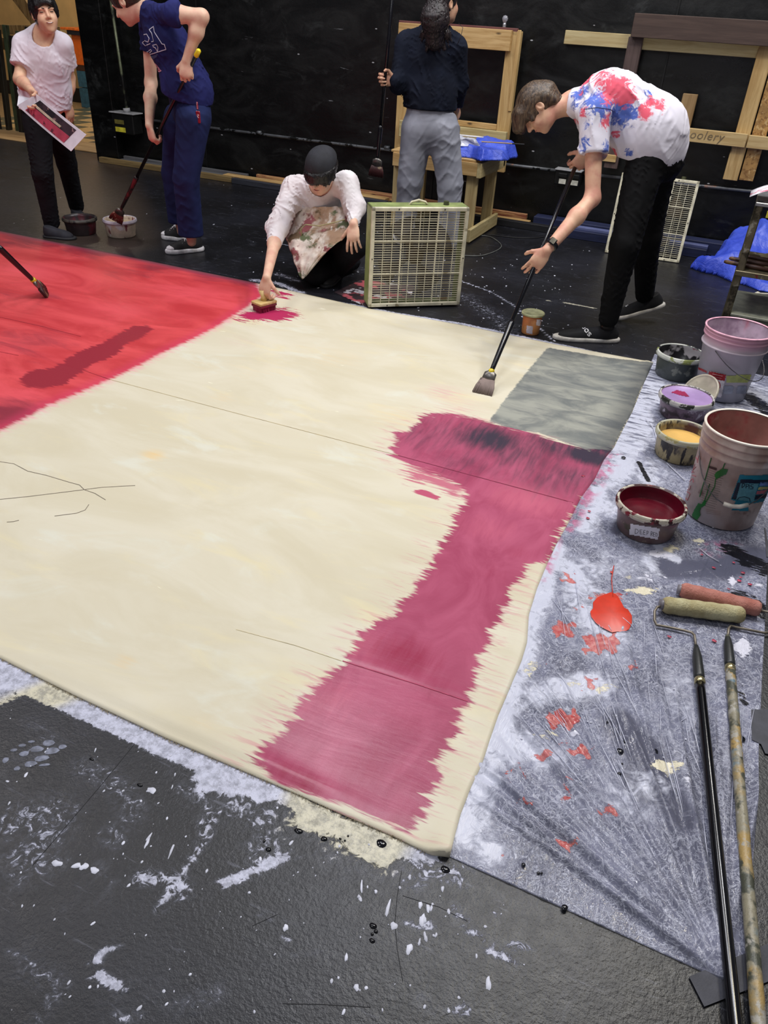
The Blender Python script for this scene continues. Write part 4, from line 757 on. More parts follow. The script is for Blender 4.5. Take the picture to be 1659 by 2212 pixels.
# frames on the right
BR = wood('brown_painted', (84, 66, 58), (68, 52, 46), 0, knots=False); BRV = wood('brown_painted_upright', (98, 80, 76), (80, 64, 60), 2, knots=False); OSB = stained('chipboard', (178, 136, 78), [((140, 100, 54), 30, .5, .1, 1, (1, 1, 1)), ((206, 172, 116), 36, .58, .06, 4, (1, 1, 1))], .7)
f1 = empty('brown_frame', (0, 7.15, .9), 'brown painted board frame mounted high on the wall above the bending person', 'frame')
box_obj('rail', (-1.13, 7.06, 1.485), (1.5, 7.11, 1.64), BR, f1); box_obj('upright', (-1.15, 7.115, .55), (-1.04, 7.16, 1.486), BRV, f1)
f2 = empty('pine_frame', (0, 7.15, .6), 'pine frame with a pencilled word on its lower rail, hung on the wall at right', 'frame')
box_obj('rail', (-1.66, 7.165, 1.405), (-.16, 7.205, 1.50), wood('pine_rail_pale', (204, 188, 142), (180, 158, 110), 0), f2); box_obj('upright', (-.205, 7.135, .57), (-.095, 7.164, 1.49), PV, f2); RL = box_obj('rail', (-1.02, 7.09, .815), (-.11, 7.13, .91), wood('pine_rail_low', (208, 182, 130), (182, 152, 100), 0), f2)
box_obj('rail', (-.10, 7.09, .815), (1.4, 7.13, .905), wood('pine_rail_right', (208, 182, 130), (182, 152, 100), 0), f2)
box_obj('offcut', (-.655, 7.12, .90), (-.545, 7.16, 1.14), wood('tan_offcut', (168, 138, 96), (142, 112, 72), 2), f2); box_obj('chipboard_upright', (-.085, 7.135, .58), (.02, 7.205, 1.48), OSB, f2)
box_obj('offcut', (-1.20, 7.10, .60), (-1.06, 7.14, .655), PINE, f2)
fc = bpy.data.curves.new('pencilled_word', 'FONT'); fc.body = 'coolery'; fc.size = .088; fc.extrude = .0006; fc.shear = .15; fo = bpy.data.objects.new('tmp', fc); COL.objects.link(fo); bpy.context.view_layer.update()
def text_mesh(name, body, size, mw, mat, parent, extrude=.0006, shear=0.0, space=1.0):
    fc = bpy.data.curves.new(name, 'FONT'); fc.body = body; fc.size = size; fc.extrude = extrude; fc.shear = shear; fc.align_x = 'LEFT'; fc.space_character = space; fc.resolution_u = 3
    fo = bpy.data.objects.new('t', fc); COL.objects.link(fo); dg = bpy.context.evaluated_depsgraph_get(); me = bpy.data.meshes.new_from_object(fo.evaluated_get(dg)); bpy.data.objects.remove(fo)
    me.transform(mw); me.name = name; o = link(name, me, None, parent); me.materials.clear(); me.materials.append(mat); return o
bpy.data.objects.remove(fo)
tm = text_mesh('pencilled_word', 'coolery', .088, Matrix.Translation((-.575, 7.0885, .842)) @ Matrix.Rotation(math.pi / 2, 4, 'X'), plain('pencil', (120, 104, 78), .7), RL, .0005, .2, 1.1); tm['kind'] = 'stuff'

# table with folded tarp
tb = empty('work_table', (-2.5, 6.5, 0), 'pine work table with crossbar feet behind the box fan', 'table'); P0 = wood('pine_leg', (206, 186, 136), (176, 152, 104), 2); PY = wood('pine_foot', (206, 190, 142), (180, 160, 112), 1)
for x in (-2.02, -2.66):
    for y in (6.30, 6.80): box_obj('leg', (x - .045, y - .02, .0), (x + .045, y + .02, .54), P0, tb)
    box_obj('foot_rail', (x + .045, 6.16, .015), (x + .075, 6.90, .115), PY, tb); box_obj('end_rail', (x + .045, 6.24, .49), (x + .08, 6.92, .60), PY, tb)
box_obj('front_rail', (-2.70, 6.24, .50), (-1.975, 6.275, .60), PH, tb); box_obj('back_rail', (-2.70, 6.86, .50), (-1.94, 6.90, .60), PH, tb)
for i in range(6): box_obj('top_board', (-2.72, 6.25 + .112 * i, .601), (-1.99, 6.355 + .112 * i, .619), PH, tb)
def crumple(name, x0, x1, y0, y1, z0, hfun, mat, label, cat, poly=None, nx=110, ny=90, th=.25, edge=.06):
    xs = np.linspace(x0, x1, nx); ys = np.linspace(y0, y1, ny); X, Y = np.meshgrid(xs, ys, indexing='ij'); sd_ = np.minimum(np.minimum(X - x0, x1 - X), np.minimum(Y - y0, y1 - Y)) * -1 if poly is None else sdpoly(X + .012 * np.sin(Y * 37), Y + .012 * np.sin(X * 31), poly); Z = z0 + hfun(X, Y) * smooth(np.clip(-sd_ / edge + .12, 0, 1)); keep = np.ones_like(X, bool) if poly is None else sd_ < 0
    idx = -np.ones(X.shape, int); vs = []; 
    for L in (0, 1):
        pass
    top = np.stack([X, Y, Z], -1).reshape(-1, 3); bot = top.copy(); bot[:, 2] = np.maximum(bot[:, 2] - th, z0 - .002); n = len(top); I = np.arange(n).reshape(nx, ny); fs = []
    kc = keep[:-1, :-1] & keep[1:, 1:] & keep[1:, :-1] & keep[:-1, 1:]
    for i, j in np.argwhere(kc):
        a, b, c, d = I[i, j], I[i + 1, j], I[i + 1, j + 1], I[i, j + 1]; fs.append((a, b, c, d)); fs.append((n + d, n + c, n + b, n + a))
        for (u, v), (p, q_) in (((i - 1, j), (d, a)), ((i + 1, j), (b, c)), ((i, j - 1), (a, b)), ((i, j + 1), (c, d))):
            if not (0 <= u < nx - 1 and 0 <= v < ny - 1 and kc[u, v]): fs.append((p, n + p, n + q_, q_))
    me = bpy.data.meshes.new(name); me.from_pydata(np.concatenate([top, bot]).tolist(), [], fs); me.validate(); bm = bmesh.new(); bm.from_mesh(me); bmesh.ops.delete(bm, geom=[v for v in bm.verts if not v.link_faces], context='VERTS'); bm.to_mesh(me); bm.free()
    o = link(name, me, mat, None, True); return tag(o, label, cat)
def ridged(X, Y, seed, f, n=14):
    r = random.Random(seed); z = np.zeros_like(X)
    for i in range(n): a = r.uniform(0, 6.28); k = f * r.uniform(.5, 2.2); v = np.sin((X * math.cos(a) + Y * math.sin(a)) * k + r.uniform(0, 6) + 1.2 * np.sin((X * math.sin(a) - Y * math.cos(a)) * k * .5)); z += (1 - np.abs(v)) ** 2 / k * f / n
    return z
q = M('blue_tarp', .42, 0, .5); o = q.co(); q.color(q.mix(q.ramp(q.noise(o, 3, 4), .3, .7), (50, 74, 200), (82, 106, 226))); q.bump(q.noise(o, 16, 4, .6, 1.0), .5, .02); TARP = q.mat
crumple('folded_tarp', -2.55, -1.76, 6.22, 6.74, .623, lambda X, Y: .060 + .12 * ridged(X, Y, 3, 9) + .03 * (Y > 6.45) - .02 * (X < -2.1), TARP, 'blue tarp folded on the right end of the pine table', 'tarp', [(-2.5, 6.3), (-2.3, 6.25), (-2.05, 6.28), (-1.95, 6.22), (-1.80, 6.35), (-1.76, 6.62), (-1.9, 6.72), (-2.5, 6.70)])
crumple('clear_plastic_bag', -2.5, -2.02, 6.3, 6.62, .69, lambda X, Y: .02 + .10 * ridged(X, Y, 8, 14), plain('frosted_bag', (206, 208, 222), .25, var=.08, bump=.5, bscale=30), 'crumpled white plastic packaging on the folded blue tarp', 'plastic', [(-2.45, 6.33), (-2.2, 6.3), (-2.03, 6.42), (-2.06, 6.58), (-2.4, 6.6)], 60, 50)
bm = BM(); beam(bm, (-2.35, 6.36, .765), (-2.0, 6.40, .765), .045, .005); tag(bobj('white_strip', bm, plain('white_card', (226, 224, 226), .5)), 'flat white card strip on the plastic packaging on the table', 'card')
sk = empty('stir_stick', (-1.9, 6.3, .76), 'pale wooden stick with a black tip resting across the folded tarp', 'stick'); a, b = at(1040, 306, 6.34), at(1133, 312, 6.34); bm = BM(); beam(bm, a, a + (b - a) * .72, .012, .008); bobj('shaft', bm, PINE, sk); bm = BM(); beam(bm, a + (b - a) * .72, b, .016, .010); bobj('tip', bm, BLKW, sk)

# box fans
def box_fan(label, p, rz, tilt, wd, ht, dp, body, grille, topm=None, rust=None):
    root = empty('box_fan', p, label, 'fan', 'box fans'); R = Matrix.Translation(V(p)) @ Matrix.Rotation(rz, 4, 'Z') @ Matrix.Rotation(tilt, 4, 'X'); root.matrix_basis = R; bpy.context.view_layer.update()
    L = lambda name, bm, m, par=root, sm=False: bobj(name, bm, m, par, sm, True)
    t = .010; bm = BM()                    # local: x width, y depth (front at 0), z up
    for lo, hi in (((0, .010, 0), (t, dp, ht)), ((wd - t, .010, 0), (wd, dp, ht)), ((0, .010, 0), (wd, dp, t))): addbox(bm, [(a + b) / 2 for a, b in zip(lo, hi)], [b - a for a, b in zip(lo, hi)], None, .002)
    L('casing', bm, body); bm = BM(); addbox(bm, (wd / 2, dp / 2 + .005, ht - t / 2), (wd, dp - .01, t), None, .002); L('top_panel', bm, topm or body)
    f = .022; bm = BM()
    for c, s in (((f / 2, 0, ht / 2), (f, .022, ht)), ((wd - f / 2, 0, ht / 2), (f, .022, ht)), ((wd / 2, 0, ht - f / 2), (wd, .022, f)), ((wd / 2, 0, f / 2), (wd, .022, f))): addbox(bm, c, s, None, .003)
    L('front_frame', bm, grille)
    n = 38; me = None
    for i in range(n):
        z = f + (ht - 2 * f) * (i + 1) / (n + 1)
        if me is None:
            bm = BM(); addbox(bm, (0, 0, 0), (wd - 2 * f, .0045, .0030)); me = bpy.data.meshes.new('grille_bar'); bm.to_mesh(me); bm.free(); me.materials.append(grille)
        o = bpy.data.objects.new('grille_bar', me); COL.objects.link(o); o.location = (wd / 2, 0, z); o.parent = root
    for i in range(1, 10):
        bm = BM(); w_ = .0085 if i in (3, 7) else .0035; addbox(bm, (0, 0, 0), (w_, .006, ht - 2 * f)); o = L('grille_upright', bm, grille); o.location = (f + (wd - 2 * f) * i / 10, -.001, ht / 2)
    for z in (.345, .675): bm = BM(); addbox(bm, (0, 0, 0), (wd - 2 * f, .014, .008)); o = L('grille_crossbar', bm, grille); o.location = (wd / 2, -.001, ht * z)
    bm = BM()
    for x, z in ((.3, .988), (.75, .988), (.2, .012), (.8, .012), (.018, .5), (.982, .5)): lathe(bm, [(0, -.003), (.004, -.002), (.005, 0)], 8, (0, 0, 0)); 
    bm.free(); 
    for x, z in ((.27, .983), (.74, .983), (.2, .018), (.8, .018), (.018, .5), (.982, .5)):
        bm = BM(); tube(bm, [(x * wd, -.012, z * ht), (x * wd, -.016, z * ht)], .0038, 8); L('screw', bm, plain('screw_dark', (60, 56, 48), .4, .5), root, True)
    bm = BM(); tube(bm, [(wd / 2, dp * .35, ht * .5), (wd / 2, dp * .75, ht * .5)], .052, 20); L('motor', bm, plain('motor_brown', (74, 58, 40), .5), root, True)
    for k in range(4):
        bm = BM(); a = k * math.pi / 2 + .5; vs = []
        for i in range(7):
            for j in range(5): rr = .05 + .19 * i / 6; an = a + (-.38 + .76 * j / 4) * (.55 + .5 * i / 6); vs.append(bm.verts.new((wd / 2 + rr * math.cos(an), dp * .5 + .035 * (j / 4 - .5), ht / 2 + rr * math.sin(an))))
        for i in range(6):
            for j in range(4): bm.faces.new((vs[i * 5 + j], vs[i * 5 + j + 1], vs[i * 5 + 5 + j + 1], vs[i * 5 + 5 + j]))
        o = L('blade', bm, BLADE, root, True); mo = o.modifiers.new('thick', 'SOLIDIFY'); mo.thickness = .002
    bm = BM()
    for i in range(9): addbox(bm, (wd / 2, dp - .004, ht * (.06 + .88 * i / 8)), (wd - .03, .004, .003))
    for i in range(4): addbox(bm, (wd * (.2 + .6 * i / 3), dp - .002, ht / 2), (.003, .004, ht - .03))
    L('rear_grille', bm, grille)['kind'] = 'stuff'
    bm = BM(); tube(bm, [(wd * .40, dp * .5, ht - .004), (wd * .43, dp * .5, ht + .016), (wd * .50, dp * .5, ht + .026), (wd * .57, dp * .5, ht + .016), (wd * .60, dp * .5, ht - .004)], [.006, .007, .008, .007, .006], 8); L('handle', bm, plain('handle_cream', (214, 206, 176), .5), root, True)
    bm = BM(); lathe(bm, [(0, 0), (.018, 0), (.016, .022), (0, .022)], 14, (wd * .79, dp * .5, ht)); L('speed_knob', bm, plain('knob_dark_olive', (74, 78, 52), .4), root)
    return root
q = M('fan_blade', .5, 0, .4); q.color((84, 68, 52)); q.put(q.b.inputs['Alpha'], .55); BLADE = q.mat
GRL = stained('cream_grille', (212, 206, 182), [((150, 138, 108), 12, .62, .08, 2, (1, 1, 1))], .5)
OLV = stained('olive_enamel', (138, 150, 94), [((150, 108, 70), 5, .60, .05, 3, (1, 1, 1)), ((196, 192, 160), 12, .68, .05, 8, (1, 1, 1))], .45)
fb = gp(794.6, 667); fe = gp(991, 661.6); box_fan('olive green box fan with a cream grille standing at the far canvas edge', (fb[0], fb[1], .012), math.atan2(fe[1] - fb[1], fe[0] - fb[0]), 0, np.linalg.norm(fe - fb), .595, .13, OLV, GRL)
box_fan('cream box fan with a brown top leaning behind the bending person', (-.925, 6.60, .002), .06, -.16, .585, .60, .12, plain('brown_casing', (110, 84, 62), .5), plain('pale_cream_grille', (222, 216, 190), .5), plain('brown_red_top', (150, 100, 88), .5))

# blue tarp heap and small cart at right
crumple('blue_tarp', -.32, 1.3, 6.1, 7.1, .004, lambda X, Y: np.clip(.03 + .42 * ridged(X, Y, 5, 6) * np.clip((Y - 6.15) / .3, .25, 1) + .16 * np.clip((Y - 6.45) / .4, 0, 1) * np.clip((X + .2) / .2, 0, 1), 0, 1), TARP, 'crumpled bright blue tarp heaped on the floor at right behind the cart', 'tarp',
        [(-.26, 6.52), (-.18, 6.70), (-.12, 6.66), (-.06, 7.0), (.02, 7.06), (1.25, 7.05), (1.25, 6.16), (.6, 6.14), (.28, 6.2), (.1, 6.32), (-.05, 6.42), (-.2, 6.50)], 150, 100)
ct = empty('paint_cart', (.5, 5.1, 0), 'small worn metal cart with paint-stained posts at the right frame edge', 'cart')
POST = stained('stained_metal_post', (112, 104, 84), [((128, 40, 52), 14, .66, .04, 3, (1, 1, 1)), ((180, 176, 160), 9, .6, .06, 7, (1, 1, 1)), ((60, 56, 44), 8, .5, .08, 5, (1, 1, 1))], .4, .5); GLZ = stained('greenish_panel', (118, 124, 104), [((84, 90, 62), 3, .5, .06, 2, (1, 1, 1))], .3)
for x, y in ((.085, 4.93), (.085, 5.40), (.95, 4.93), (.95, 5.40)): box_obj('post', (x - .02, y - .02, 0), (x + .02, y + .02, .80), POST, ct, .006)
box_obj('shelf', (.06, 4.90, .40), (.98, 5.43, .43), POST, ct); box_obj('shelf', (.06, 4.90, .78), (.98, 5.43, .80), plain('silver_top', (170, 172, 176), .3, .7), ct)
box_obj('lower_tray', (.105, 4.92, .05), (.95, 5.42, .17), GLZ, ct); box_obj('tray_rim', (.105, 4.90, .17), (.95, 5.43, .185), plain('pale_rim', (150, 152, 136), .4), ct); box_obj('yellow_label', (.13, 4.888, .73), (.6, 4.899, .765), yl, ct, .001)
pr = empty('curled_print', (.3, 5.1, .81), 'curled paper with red and grey painting lying on top of the cart', 'paper'); bm = BM(); vs = {}
for i in range(15):
    for j in range(6):
        x = .02 + .40 * i / 14; y = 4.90 + .22 * j / 5; z = .822 + .05 * math.sin(math.pi * min(i / 9, 1)); vs[i, j] = bm.verts.new((x, y, z))
for i in range(14):
    for j in range(5): bm.faces.new((vs[i, j], vs[i + 1, j], vs[i + 1, j + 1], vs[i, j + 1]))
s_ = bobj('sheet', bm, stained('print_white_red', (228, 224, 232), [((206, 110, 136), 10, .56, .04, 3, (1, 1, 1)), ((110, 104, 116), 4, .56, .04, 9, (1, 1, 1))], .5, var=.03), pr, True); s_.modifiers.new('thick', 'SOLIDIFY').thickness = .0015
DW = stained('dark_wood_handle', (70, 44, 34), [((130, 96, 66), 10, .55, .08, 2, (1, 1, 1))], .5)
for k, (x0, y0, x1, y1, lab) in enumerate([(1569, 548, 1680, 572, 'dark brush handle on the cart shelf, lower of the two poking out'), (1580, 541, 1690, 566, 'dark brush handle on the cart shelf, upper of the two poking out'), (1608, 572, 1700, 590, 'short dark brush handle near the front of the cart shelf')]):
    a, b = at(x0, y0, 5.0 + .03 * k), at(x1, y1, 4.96 + .05 * k); a[2] = .445 + .016 * k if a[2] < .6 else a[2]; b[2] = .445 + .014 * k; bm = BM(); tube(bm, [a, a + (b - a) * .05, a + (b - a) * .6, b], [.007, .011, .013, .009], 10); tag(bobj('brush_handle', bm, DW, None, True), lab, 'paint brush')
crumple('drop_cloth', .18, .93, 4.98, 5.38, .434, lambda X, Y: .02 + .13 * ridged(X, Y, 12, 8) * np.clip((X - .15) * 4, 0, 1), stained('khaki_cloth', (138, 128, 96), [((66, 96, 66), 6, .55, .06, 2, (1, 1, 1))], .8), 'crumpled khaki and green cloth on the cart shelf', 'cloth', None, 60, 40)
bm = BM(); a, b = gp(1630, 634, .012), gp(1680, 636, .012); tube(bm, [a, a + (b - a) * .12, a + (b - a) * .25, b], [.006, .016, .007, .006], 8); tag(bobj('white_stirrer', bm, plain('cream_plastic', (214, 208, 190), .5), None, True), 'small cream stirrer on the floor in front of the blue tarp heap', 'stirrer')

# drawing on the floor behind the fan
slab('floor_drawing', [(722, 632), (778, 606), (895, 618), (885, 652), (800, 668)], .0015, .003, stained('floor_drawing', (58, 44, 48), [((176, 84, 92), 4, .52, .04, 2, (1, 1, 1)), ((206, 200, 206), 6, .58, .02, 6, (1, 1, 1))], .5), 'dark and red painted sheet with white lines on the floor behind the fan', 'paper')
bm = BM()
for pts in ([(-1.2, 0)],): pass
def cable(pts, r, mat, label): 
    P = [gp(x, y, r + .001) for x, y in pts]; Q = []
    for i in range(len(P) - 1):
        p0, p1, p2, p3 = P[max(i - 1, 0)], P[i], P[i + 1], P[min(i + 2, len(P) - 1)]
        for k in range(6): f = k / 6; Q.append(.5 * ((2 * p1) + (-p0 + p2) * f + (2 * p0 - 5 * p1 + 4 * p2 - p3) * f * f + (-p0 + 3 * p1 - 3 * p2 + p3) * f ** 3))
    bm = BM(); tube(bm, Q + [P[-1]], r, 6); tag(bobj('cable', bm, mat, None, True), label, 'cable')
bm.free()
cable([(1000, 552), (1040, 552), (1075, 540), (1082, 528), (1060, 512), (1034, 508)], .004, plain('grey_cable', (96, 98, 96), .5), 'thin grey cable looping on the floor right of the olive fan')
cable([(1045, 508), (1060, 507), (1100, 512), (1150, 514), (1200, 508)], .004, plain('black_cable', (30, 30, 32), .5), 'thin black cable on the floor beside the table foot')

# ------------------------------------------------------------------ buckets and tubs
def splotch(name, base, stains, rough=.4, alpha=None, **k):
    m_ = stained(name, base, stains, rough, **k)
    if alpha: m_.node_tree.nodes['Principled BSDF'].inputs['Alpha'].default_value = alpha
    return m_
def tub(name, c, rb, rt, h, wall, rimm, paint, pz, label, cat='paint tub', group='open plastic paint tubs', coat=None):
    root = empty(name, (c[0], c[1], .004), label, cat, group); o0 = (c[0], c[1], .004 if c[1] < 4.4 and c[0] > -1 else .001)
    bm = BM(); lathe(bm, [(0, 0), (rb * .96, 0), (rb, .006), (rt - .006, h - .020), (rt - .004, h - .002), (rt - .008, h - .002), (rt - .012, h - .02), (rb - .006, .010), (0, .010)], 56, o0); bobj('wall', bm, wall, root, True)
    bm = BM(); lathe(bm, [(rt - .006, h - .024), (rt + .004, h - .022), (rt + .005, h - .010), (rt + .001, h - .007), (rt + .002, h), (rt - .005, h + .002), (rt - .008, h - .004)], 56, o0); bobj('rim', bm, rimm, root, True)
    if coat: bm = BM(); lathe(bm, [(rt - .0085, h - .004), (rt - .0125, h - .02), (rb - .0065, .0105), (0, .0105)], 56, o0); bobj('coated_inside', bm, coat, root, True)
    if paint is not None:
        rp = rb + (rt - rb) * pz / h - .007; bm = BM(); lathe(bm, [(0, pz), (rp * .7, pz), (rp, pz + .002)], 48, o0); bobj('paint', bm, paint, root, True)
    return root
WT = plain('wet_deep_red', (84, 4, 24), .22, var=.12, scale=8)
t1 = tub('paint_tub', (-.012, 2.598), .103, .124, .122, splotch('red_smeared_tub', (104, 82, 80), [((130, 58, 72), 7, .58, .12, 2, (1, 1, 1)), ((78, 72, 52), 9, .55, .1, 5, (1, 1, 2)), ((140, 124, 110), 16, .62, .06, 8, (1, 1, 1))], .35), splotch('crusty_rim', (190, 184, 168), [((60, 24, 30), 24, .5, .05, 2, (1, 1, 1)), ((120, 30, 46), 30, .58, .05, 6, (1, 1, 1))], .4), WT, .070,
         'round tub of deep red paint with a white handwritten label, nearest to the camera', coat=stained('red_coated_plastic', (92, 8, 30), [((150, 120, 110), 4, .64, .03, 3, (1, 1, 1))], .3))
bt = bvh_of(*[c for c in t1.children if c.name.startswith('wall')]); lbm = plain('white_sticker', (222, 220, 228), .5, var=.02); lw = patch('paper_label', bt, [(1362, 1131), (1425, 1141), (1421, 1165), (1360, 1154)], lbm, t1, .0012, 2)
ink = plain('black_ink', (36, 32, 40), .5)
for pts in ([(1374, 1142), (1373, 1152), (1378, 1151), (1381, 1147), (1378, 1143), (1374, 1142)], [(1389, 1144), (1384, 1144), (1384, 1153), (1389, 1153)], [(1384, 1148), (1388, 1149)], [(1396, 1145), (1392, 1145), (1391, 1154), (1396, 1154)], [(1392, 1149), (1395, 1150)], [(1399, 1155), (1399, 1146), (1402, 1147), (1402, 1151), (1399, 1151)], [(1407, 1157), (1408, 1147), (1411, 1149), (1411, 1152), (1408, 1152), (1411, 1157)], [(1417, 1150), (1413, 1149), (1413, 1158), (1416, 1158)], [(1413, 1153), (1416, 1154)], [(1418.5, 1150), (1418, 1158), (1421.5, 1157), (1422, 1153), (1418.5, 1150)]):
    ribbon('handwriting', bt, [(x * .98 + 26.5, y) for x, y in pts], .0011, ink, lw, .0022, step=1, thick=.0004)
t2 = tub('paint_tub', (.032, 3.275), .100, .115, .118, splotch('cream_black_tub', (166, 152, 112), [((40, 34, 30), 10, .52, .06, 2, (3, 3, .8)), ((104, 94, 80), 5, .48, .1, 5, (1, 1, 1)), ((74, 44, 44), 8, .6, .08, 9, (1, 1, 1))], .4), splotch('yellow_crusty_rim', (184, 182, 160), [((160, 150, 96), 20, .5, .06, 2, (1, 1, 1)), ((50, 46, 44), 20, .64, .05, 6, (1, 1, 1))], .4), plain('ochre_paint', (222, 178, 98), .35, var=.06, scale=6), .074, 'black-spattered tub of pale ochre yellow paint')
t3 = tub('paint_tub', (.0, 3.715), .105, .126, .105, splotch('purple_smeared_tub', (118, 96, 112), [((60, 46, 50), 8, .5, .1, 2, (1, 1, 1)), ((196, 186, 196), 12, .6, .06, 5, (1, 1, 1)), ((60, 66, 50), 9, .62, .06, 8, (1, 1, 1))], .4), splotch('grey_crusty_rim', (186, 182, 180), [((40, 42, 36), 18, .52, .05, 2, (1, 1, 1)), ((110, 80, 160), 22, .62, .05, 6, (1, 1, 1))], .4), None, .1, 'tub with a lilac paint-covered lid beside the propped grey lid')
lid = BM(); lathe(lid, [(0, .095), (.110, .095), (.114, .098), (.120, .100), (.120, .092)], 48, (0, 3.715, .004)); l_ = bobj('lid', lid, plain('lilac_paint', (164, 136, 186), .4, var=.06, scale=10), t3, True); lb_ = bvh_of(l_)
patch('crimson_patch', lb_, [(1449, 848), (1462, 843), (1480, 847), (1490, 857), (1476, 856), (1466, 853), (1456, 850)], plain('crimson_on_lid', (150, 30, 78), .4), l_, .0012, 1.5)
# grey lid propped upright behind it
pl_ = empty('propped_lid', (.11, 3.80, .01), 'cream-grey tub lid standing on edge beside the lilac tub', 'lid'); Rl = Matrix.Translation((.052, 3.835, .086)) @ Matrix.Rotation(-.75, 4, 'Z') @ Matrix.Rotation(.95, 4, 'X')
bm = BM(); lathe(bm, [(0, 0), (.084, 0), (.088, .003), (.091, .006), (.097, .006), (.098, -.004), (.094, -.008), (.088, -.004), (0, -.003)], 48); bmesh.ops.transform(bm, matrix=Rl, verts=bm.verts[:]); bobj('disc', bm, splotch('cream_lid', (184, 176, 158), [((86, 128, 56), 8, .66, .04, 3, (1, 1, 1)), ((206, 120, 60), 9, .68, .04, 8, (1, 1, 1)), ((130, 126, 108), 5, .5, .1, 1, (1, 1, 1))], .45), pl_, True)
t4 = tub('paint_tub', (-.088, 4.225), .108, .124, .130, splotch('grey_black_tub', (74, 80, 78), [((26, 28, 32), 5, .48, .12, 2, (1, 1, 1.5)), ((130, 134, 124), 12, .6, .06, 6, (1, 1, 1))], .35), splotch('olive_white_rim', (196, 198, 190), [((132, 140, 80), 14, .52, .05, 2, (1, 1, 1)), ((22, 22, 26), 16, .58, .04, 6, (1, 1, 1))], .4), plain('black_paint', (14, 13, 16), .25), .05, 'dark grey tub of black paint at the far right corner of the canvas', coat=stained('black_coated', (20, 19, 22), [((150, 146, 150), 5, .60, .05, 2, (1, 1, 1)), ((110, 60, 76), 6, .62, .04, 8, (1, 1, 1))], .3))
t5 = tub('paint_tub', (-4.60, 4.655), .105, .124, .118, splotch('dark_red_tub', (54, 44, 46), [((110, 108, 112), 9, .56, .08, 2, (1, 1, 1)), ((90, 36, 44), 7, .56, .08, 6, (1, 1, 1))], .35), splotch('dark_rim', (70, 66, 60), [((28, 26, 28), 16, .5, .05, 2, (1, 1, 1))], .4), plain('brown_residue', (52, 42, 32), .4), .05, 'dark paint-caked tub by the shoes of the person in white')
t6 = tub('paint_tub', (-4.315, 4.775), .105, .122, .125, splotch('cream_red_tub', (202, 184, 164), [((124, 60, 70), 9, .58, .06, 2, (2, 2, .7)), ((228, 224, 226), 5, .55, .06, 6, (1, 1, 1))], .45), plain('lavender_rim', (196, 188, 200), .45), plain('tan_paint', (186, 166, 132), .35), .088, 'cream tub with maroon drips under the brush of the navy-clothed person')
def bail(root, c, r, z, drop, az, mat, grip=None):
    d = np.array([math.cos(az), math.sin(az), 0]); s = np.array([-d[1], d[0], 0]); c = np.asarray(c, float); pts = []
    for i in range(17): t = math.pi * i / 16; pts.append(c + s * math.cos(t) * (r + .004) + d * math.sin(t) * (r + .028) * 1.0 + np.array([0, 0, z - drop * math.sin(t)]))
    bm = BM(); tube(bm, pts, .0022, 6); bobj('wire_handle', bm, mat, root, True)
    if grip: bm = BM(); tube(bm, pts[6:10], .0085, 10); bobj('handle_grip', bm, plain('white_grip', (206, 200, 188), .4), root, True)
WIRE = plain('wire', (110, 108, 110), .35, .8)
def pail(c, rb, rt, h, mat, inner, rimm, label, ribs):
    root = empty('bucket', (c[0], c[1], .004), label, 'bucket', 'tall plastic buckets'); o0 = (c[0], c[1], .005); R = lambda z: rb + (rt - rb) * z / h
    prof = [(0, 0.004), (rb * .9, .004), (rb * .94, 0), (rb, .004)]
    z = .02
    for zz, o in ribs: prof += [(R(zz) , zz - .006), (R(zz) + o, zz - .003), (R(zz) + o, zz + .003), (R(zz) + .001, zz + .006)]
    prof += [(R(h) , h - .004)]; prof = [p for p in prof]
    bm = BM(); lathe(bm, prof, 72, o0); wl_ = bobj('wall', bm, mat, root, True)
    bm = BM(); lathe(bm, [(R(h) - .003, h - .004), (R(.03) - .004, .010), (0, .010)], 64, o0); bobj('inside', bm, inner, root, True)
    bm = BM(); lathe(bm, [(rt - .004, h - .005), (rt + .004, h - .006), (rt + .005, h), (rt - .001, h + .003), (rt - .005, h - .001)], 72, o0); bobj('rim', bm, rimm, root, True)
    return root, wl_
b1, w1 = pail((.236, 2.862), .132, .150, .375, splotch('dirty_white_plastic', (196, 178, 168), [((170, 142, 130), 4, .5, .12, 3, (1, 1, .7)), ((140, 110, 96), 8, .62, .08, 7, (1, 1, 1)), ((206, 196, 194), 3, .55, .1, 11, (1, 1, 1))], .4, bump=.05),
    splotch('pink_stained_inside', (158, 112, 102), [((168, 66, 76), 5, .52, .12, 3, (1, 1, 1)), ((184, 160, 146), 7, .56, .08, 7, (1, 1, 1)), ((92, 58, 36), 4, .64, .06, 12, (1, 1, 1))], .4), plain('clean_white_rim', (236, 228, 214), .35, var=.03), 'tall dirty white bucket with a teal label and green drips, nearest of the two', [(.285, .003), (.315, .004), (.345, .005)])
v1 = bvh_of(w1); TEAL = plain('teal_label', (28, 124, 148), .4, var=.05); NVY = plain('navy_print', (22, 34, 56), .4); C1 = lambda pts: [(1470 + x / 7.14, 860 + y / 7.14) for x, y in pts]
L1 = patch('teal_label', v1, C1([(915, 1180), (1100, 1195), (1349, 1180), (1349, 1580), (1100, 1625), (1050, 1610), (1040, 1740), (785, 1730), (850, 1590), (775, 1560)]), TEAL, w1, .001, 1.5)
